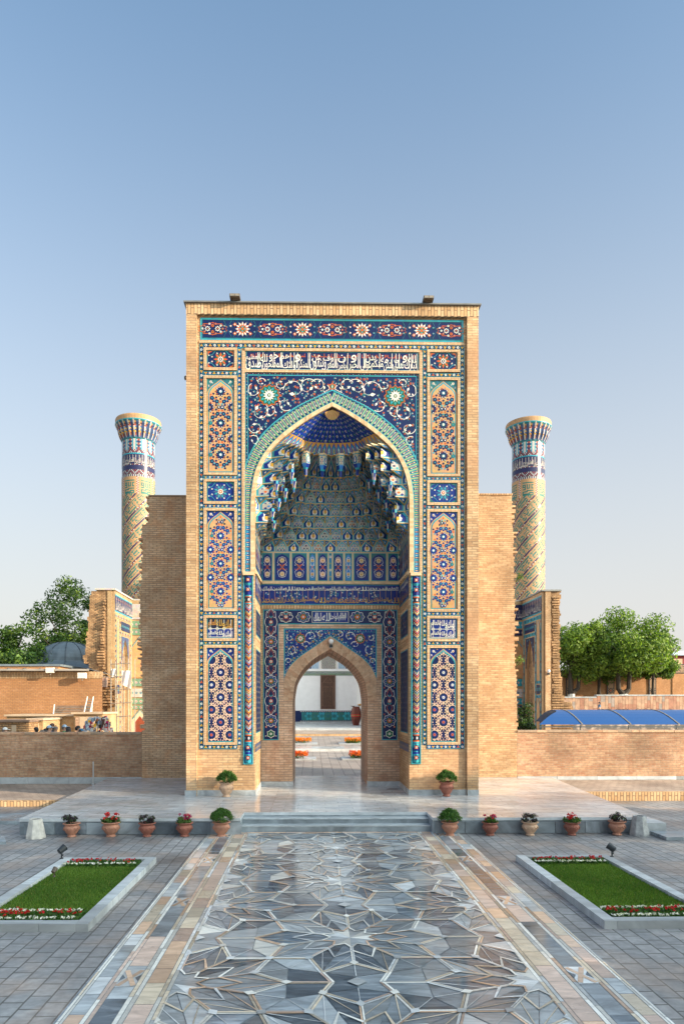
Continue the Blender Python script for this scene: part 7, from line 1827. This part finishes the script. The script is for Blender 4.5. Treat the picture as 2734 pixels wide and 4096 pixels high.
# ---- lawns with kerbs
marble('kerb_stone', (.40, .42, .43), .5, .25, 1.3)
def lawn(x0, x1, y0, y1, lb, seed):
    r_ = random.Random(seed); t = thing('lawn_bed', lb, 'flower bed', ((x0+x1)/2, (y0+y1)/2, 0), 'kerbed lawns beside the path'); kw = .15; zk = .10
    m = MB()
    def run(axis, a0, a1, c0, c1):
        a = a0
        while a < a1-.01:
            a2 = min(a1, a+r_.uniform(.75, 1.1)); 
            if axis == 'y': m.box(c0, c1, a+.002, a2-.002, 0, zk+r_.uniform(-.002, .002), 'kerb_stone')
            else: m.box(a+.002, a2-.002, c0, c1, 0, zk+r_.uniform(-.002, .002), 'kerb_stone')
            a = a2
    run('y', y0, y1, x0, x0+kw); run('y', y0, y1, x1-kw, x1); run('x', x0+kw, x1-kw, y0, y0+kw); run('x', x0+kw, x1-kw, y1-kw, y1); m.build('kerb', t)
    ix0, ix1, iy0, iy1 = x0+kw, x1-kw, y0+kw, y1-kw
    m = MB(); m.face([(ix0, iy0, .045), (ix1, iy0, .045), (ix1, iy1, .045), (ix0, iy1, .045)], 'turf'); m.build('turf', t)
    m = MB()
    for i in range(30000):
        x, y = r_.uniform(ix0+.01, ix1-.01), r_.uniform(iy0+.35, iy1-.35); a = r_.uniform(0, 3.14); h_ = r_.uniform(.02, .042); w_ = .006; lx_2, ly_2 = r_.gauss(0, .012), r_.gauss(0, .012)
        m.face([(x-w_*math.cos(a), y-w_*math.sin(a), .044), (x+w_*math.cos(a), y+w_*math.sin(a), .044), (x+lx_2, y+ly_2, .044+h_)], 'grass_b' if r_.random() < .35+.3*math.sin(y*2.3+math.sin(x*3))+.15*math.sin(x*5+y*7) else ('grass_a' if r_.random() < .93 else 'grass_dry'))
    m.build('grass', t)['kind'] = 'stuff'
    for (ya, yb) in ((iy0+.02, iy0+.44), (iy1-.40, iy1-.02)):
        m = MB()
        for i in range(190): leaves(m, r_, (r_.uniform(ix0+.05, ix1-.05), r_.uniform(ya+.03, yb-.03), .075), (.05, .05, .045), 22, .020, ('leaf_bush', 'leaf_mid', 'leaf_dark'), .2)
        m.build('border_foliage', t)['kind'] = 'stuff'
        m = MB(); far = ya > iy0+1; wy0 = ya+.02; wy1 = yb-.04
        n = int((ix1-ix0)/.055)
        for i in range(n):
            for yy in ((wy0+r_.uniform(0, .04)), (wy1-r_.uniform(0, .04) if not far else None)):
                if yy is None: continue
                x = ix0+.04+i*(ix1-ix0-.08)/n; leaves(m, r_, (x+r_.uniform(-.015, .015), yy, .115), (.026, .026, .014), 10, .018, ('petal_white',), .2)
        m.build('white_blossoms', t)['kind'] = 'stuff'; m = MB()
        for i in range(int(n*1.9)): leaves(m, r_, (r_.uniform(ix0+.05, ix1-.05), (ya+yb)/2+r_.gauss(.02, .06), .125+r_.uniform(-.01, .02)), (.022, .022, .014), 10, .015, ('petal_red',), .2)
        m.build('red_blossoms', t)['kind'] = 'stuff'
leafmat('grass_dry', (.26, .24, .07)); plain('turf', (.035, .085, .015), .95, .35, 12)
lawn(-4.22, -2.66, 8.22, 11.80, 'rectangular kerbed lawn with red and white flower borders left of the path', 1)
lawn(3.50, 5.08, 8.22, 11.85, 'rectangular kerbed lawn with red and white flower borders right of the path', 2)
# ---- garden floodlights
plain('lamp_black', (.02, .025, .03), .4, .15)
def floodlight(u, v, lb, z=.1, s_=1.0, mt='lamp_black', ang=.5):
    x, y = G(u, v, z); t = thing('garden_floodlight', lb, 'floodlight', (x, y, z), 'small floodlights by the lawns')
    m = MB(); m.lathe([(.035*s_, z), (.03*s_, z+.015), (.012*s_, z+.02), (.012*s_, z+.09*s_), (.02*s_, z+.10*s_)], x, y, mt, 10, cap=False); m.tube([(x, y, z+.04*s_), (x+.03*s_, y, z+.07*s_)], .012*s_, mt); m.build('stem', t)
    c = Vector((x, y, z+.15*s_)); d = Vector((math.sin(ang)*.75, .5, .42)).normalized(); p = [c-d*.06*s_, c-d*.05*s_, c+d*.05*s_, c+d*.075*s_]
    a = d.orthogonal().normalized(); b_ = d.cross(a); m = MB(); rr = (.035, .05, .058, .062)
    for q, r_ in zip(p, rr):
        for k in range(14): th = 2*math.pi*k/14; m.v.append(tuple(q+(a*math.cos(th)+b_*math.sin(th))*r_*s_))
    for i in range(3):
        for k in range(14): m.f.append((i*14+k, i*14+(k+1) % 14, (i+1)*14+(k+1) % 14, (i+1)*14+k)); m.m.append(m.mi(mt))
    m.f.append(tuple(range(14))); m.m.append(0); m.build('housing', t)
    m = MB(); m.face([tuple(c+d*.068*s_+(a*math.cos(2*math.pi*k/14)+b_*math.sin(2*math.pi*k/14))*.056*s_) for k in range(14)], 'lamp_glass'); m.build('glass', t)
    m = MB(); m.tube([c+a*.065*s_, c-Vector((0, 0, .07*s_)), c-a*.065*s_], .006*s_, mt, 5); m.build('yoke', t)
floodlight(246, 3436, 'black round floodlight on the far left corner of the left lawn', ang=.6); floodlight(2446, 3428, 'black round floodlight on the far right corner of the right lawn', ang=-.8)
floodlight(216, 3508, 'small rust-brown spotlight on the left kerb of the left lawn', .1, .62, 'lamp_brown', .2)
for (x0, y0_, lb) in ((P(860, 0, YF)[0], 18.6, 'a'),): pass
# uplights sunk in the terrace
for u, v in ((986, 3157), (1568, 3157)):
    x, y = G(u, v, ZP); m = MB(); m.box(x-.16, x+.16, y-.05, y+.05, ZP+.001, ZP+.006, 'carved_wood'); tag(m.build('floor_grille'), 'small dark grille sunk in the marble floor of the niche, on the '+('left' if u < 1300 else 'right'), 'floor grille')
# ---- trees standing right of the plaza, out of the picture, that shade the foreground
shade = [(20, -7, 12, 4.2), (18.5, -1.5, 12.5, 4.2), (20, 3.4, 11, 3.8), (17.5, 7.2, 8.2, 3.0), (19, 10.4, 6.2, 2.3), (25, 0, 14, 4.4), (26, -8, 14, 4.5), (13.5, -10, 12, 4.2), (9, -14, 12, 4.4)]
proto = make_tree('plane_tree', 'tall plane tree right of the plaza that shades the foreground', 'tree', (0, 0, 0), 12, 4.2, 77, ('leaf_dark', 'leaf_mid'), 3.0, 40, 210, .26, group='plane trees shading the plaza')
for i, (x, y, h_, r_) in enumerate(shade):
    o = proto if i == 0 else copy_tree(proto); o.location = (x, y, 0); o.scale = (r_/4.2, r_/4.2, h_/12); o.rotation_euler.z = i*1.1; o['label'] = 'tall plane tree right of the plaza, '+('southernmost of the inner row', 'second of the inner row from the camera', 'third of the inner row', 'smaller, opposite the lawn', 'shortest, nearest the terrace', 'middle of the outer row', 'south end of the outer row', 'behind the camera, to the right', 'behind the camera, nearest the path')[i]
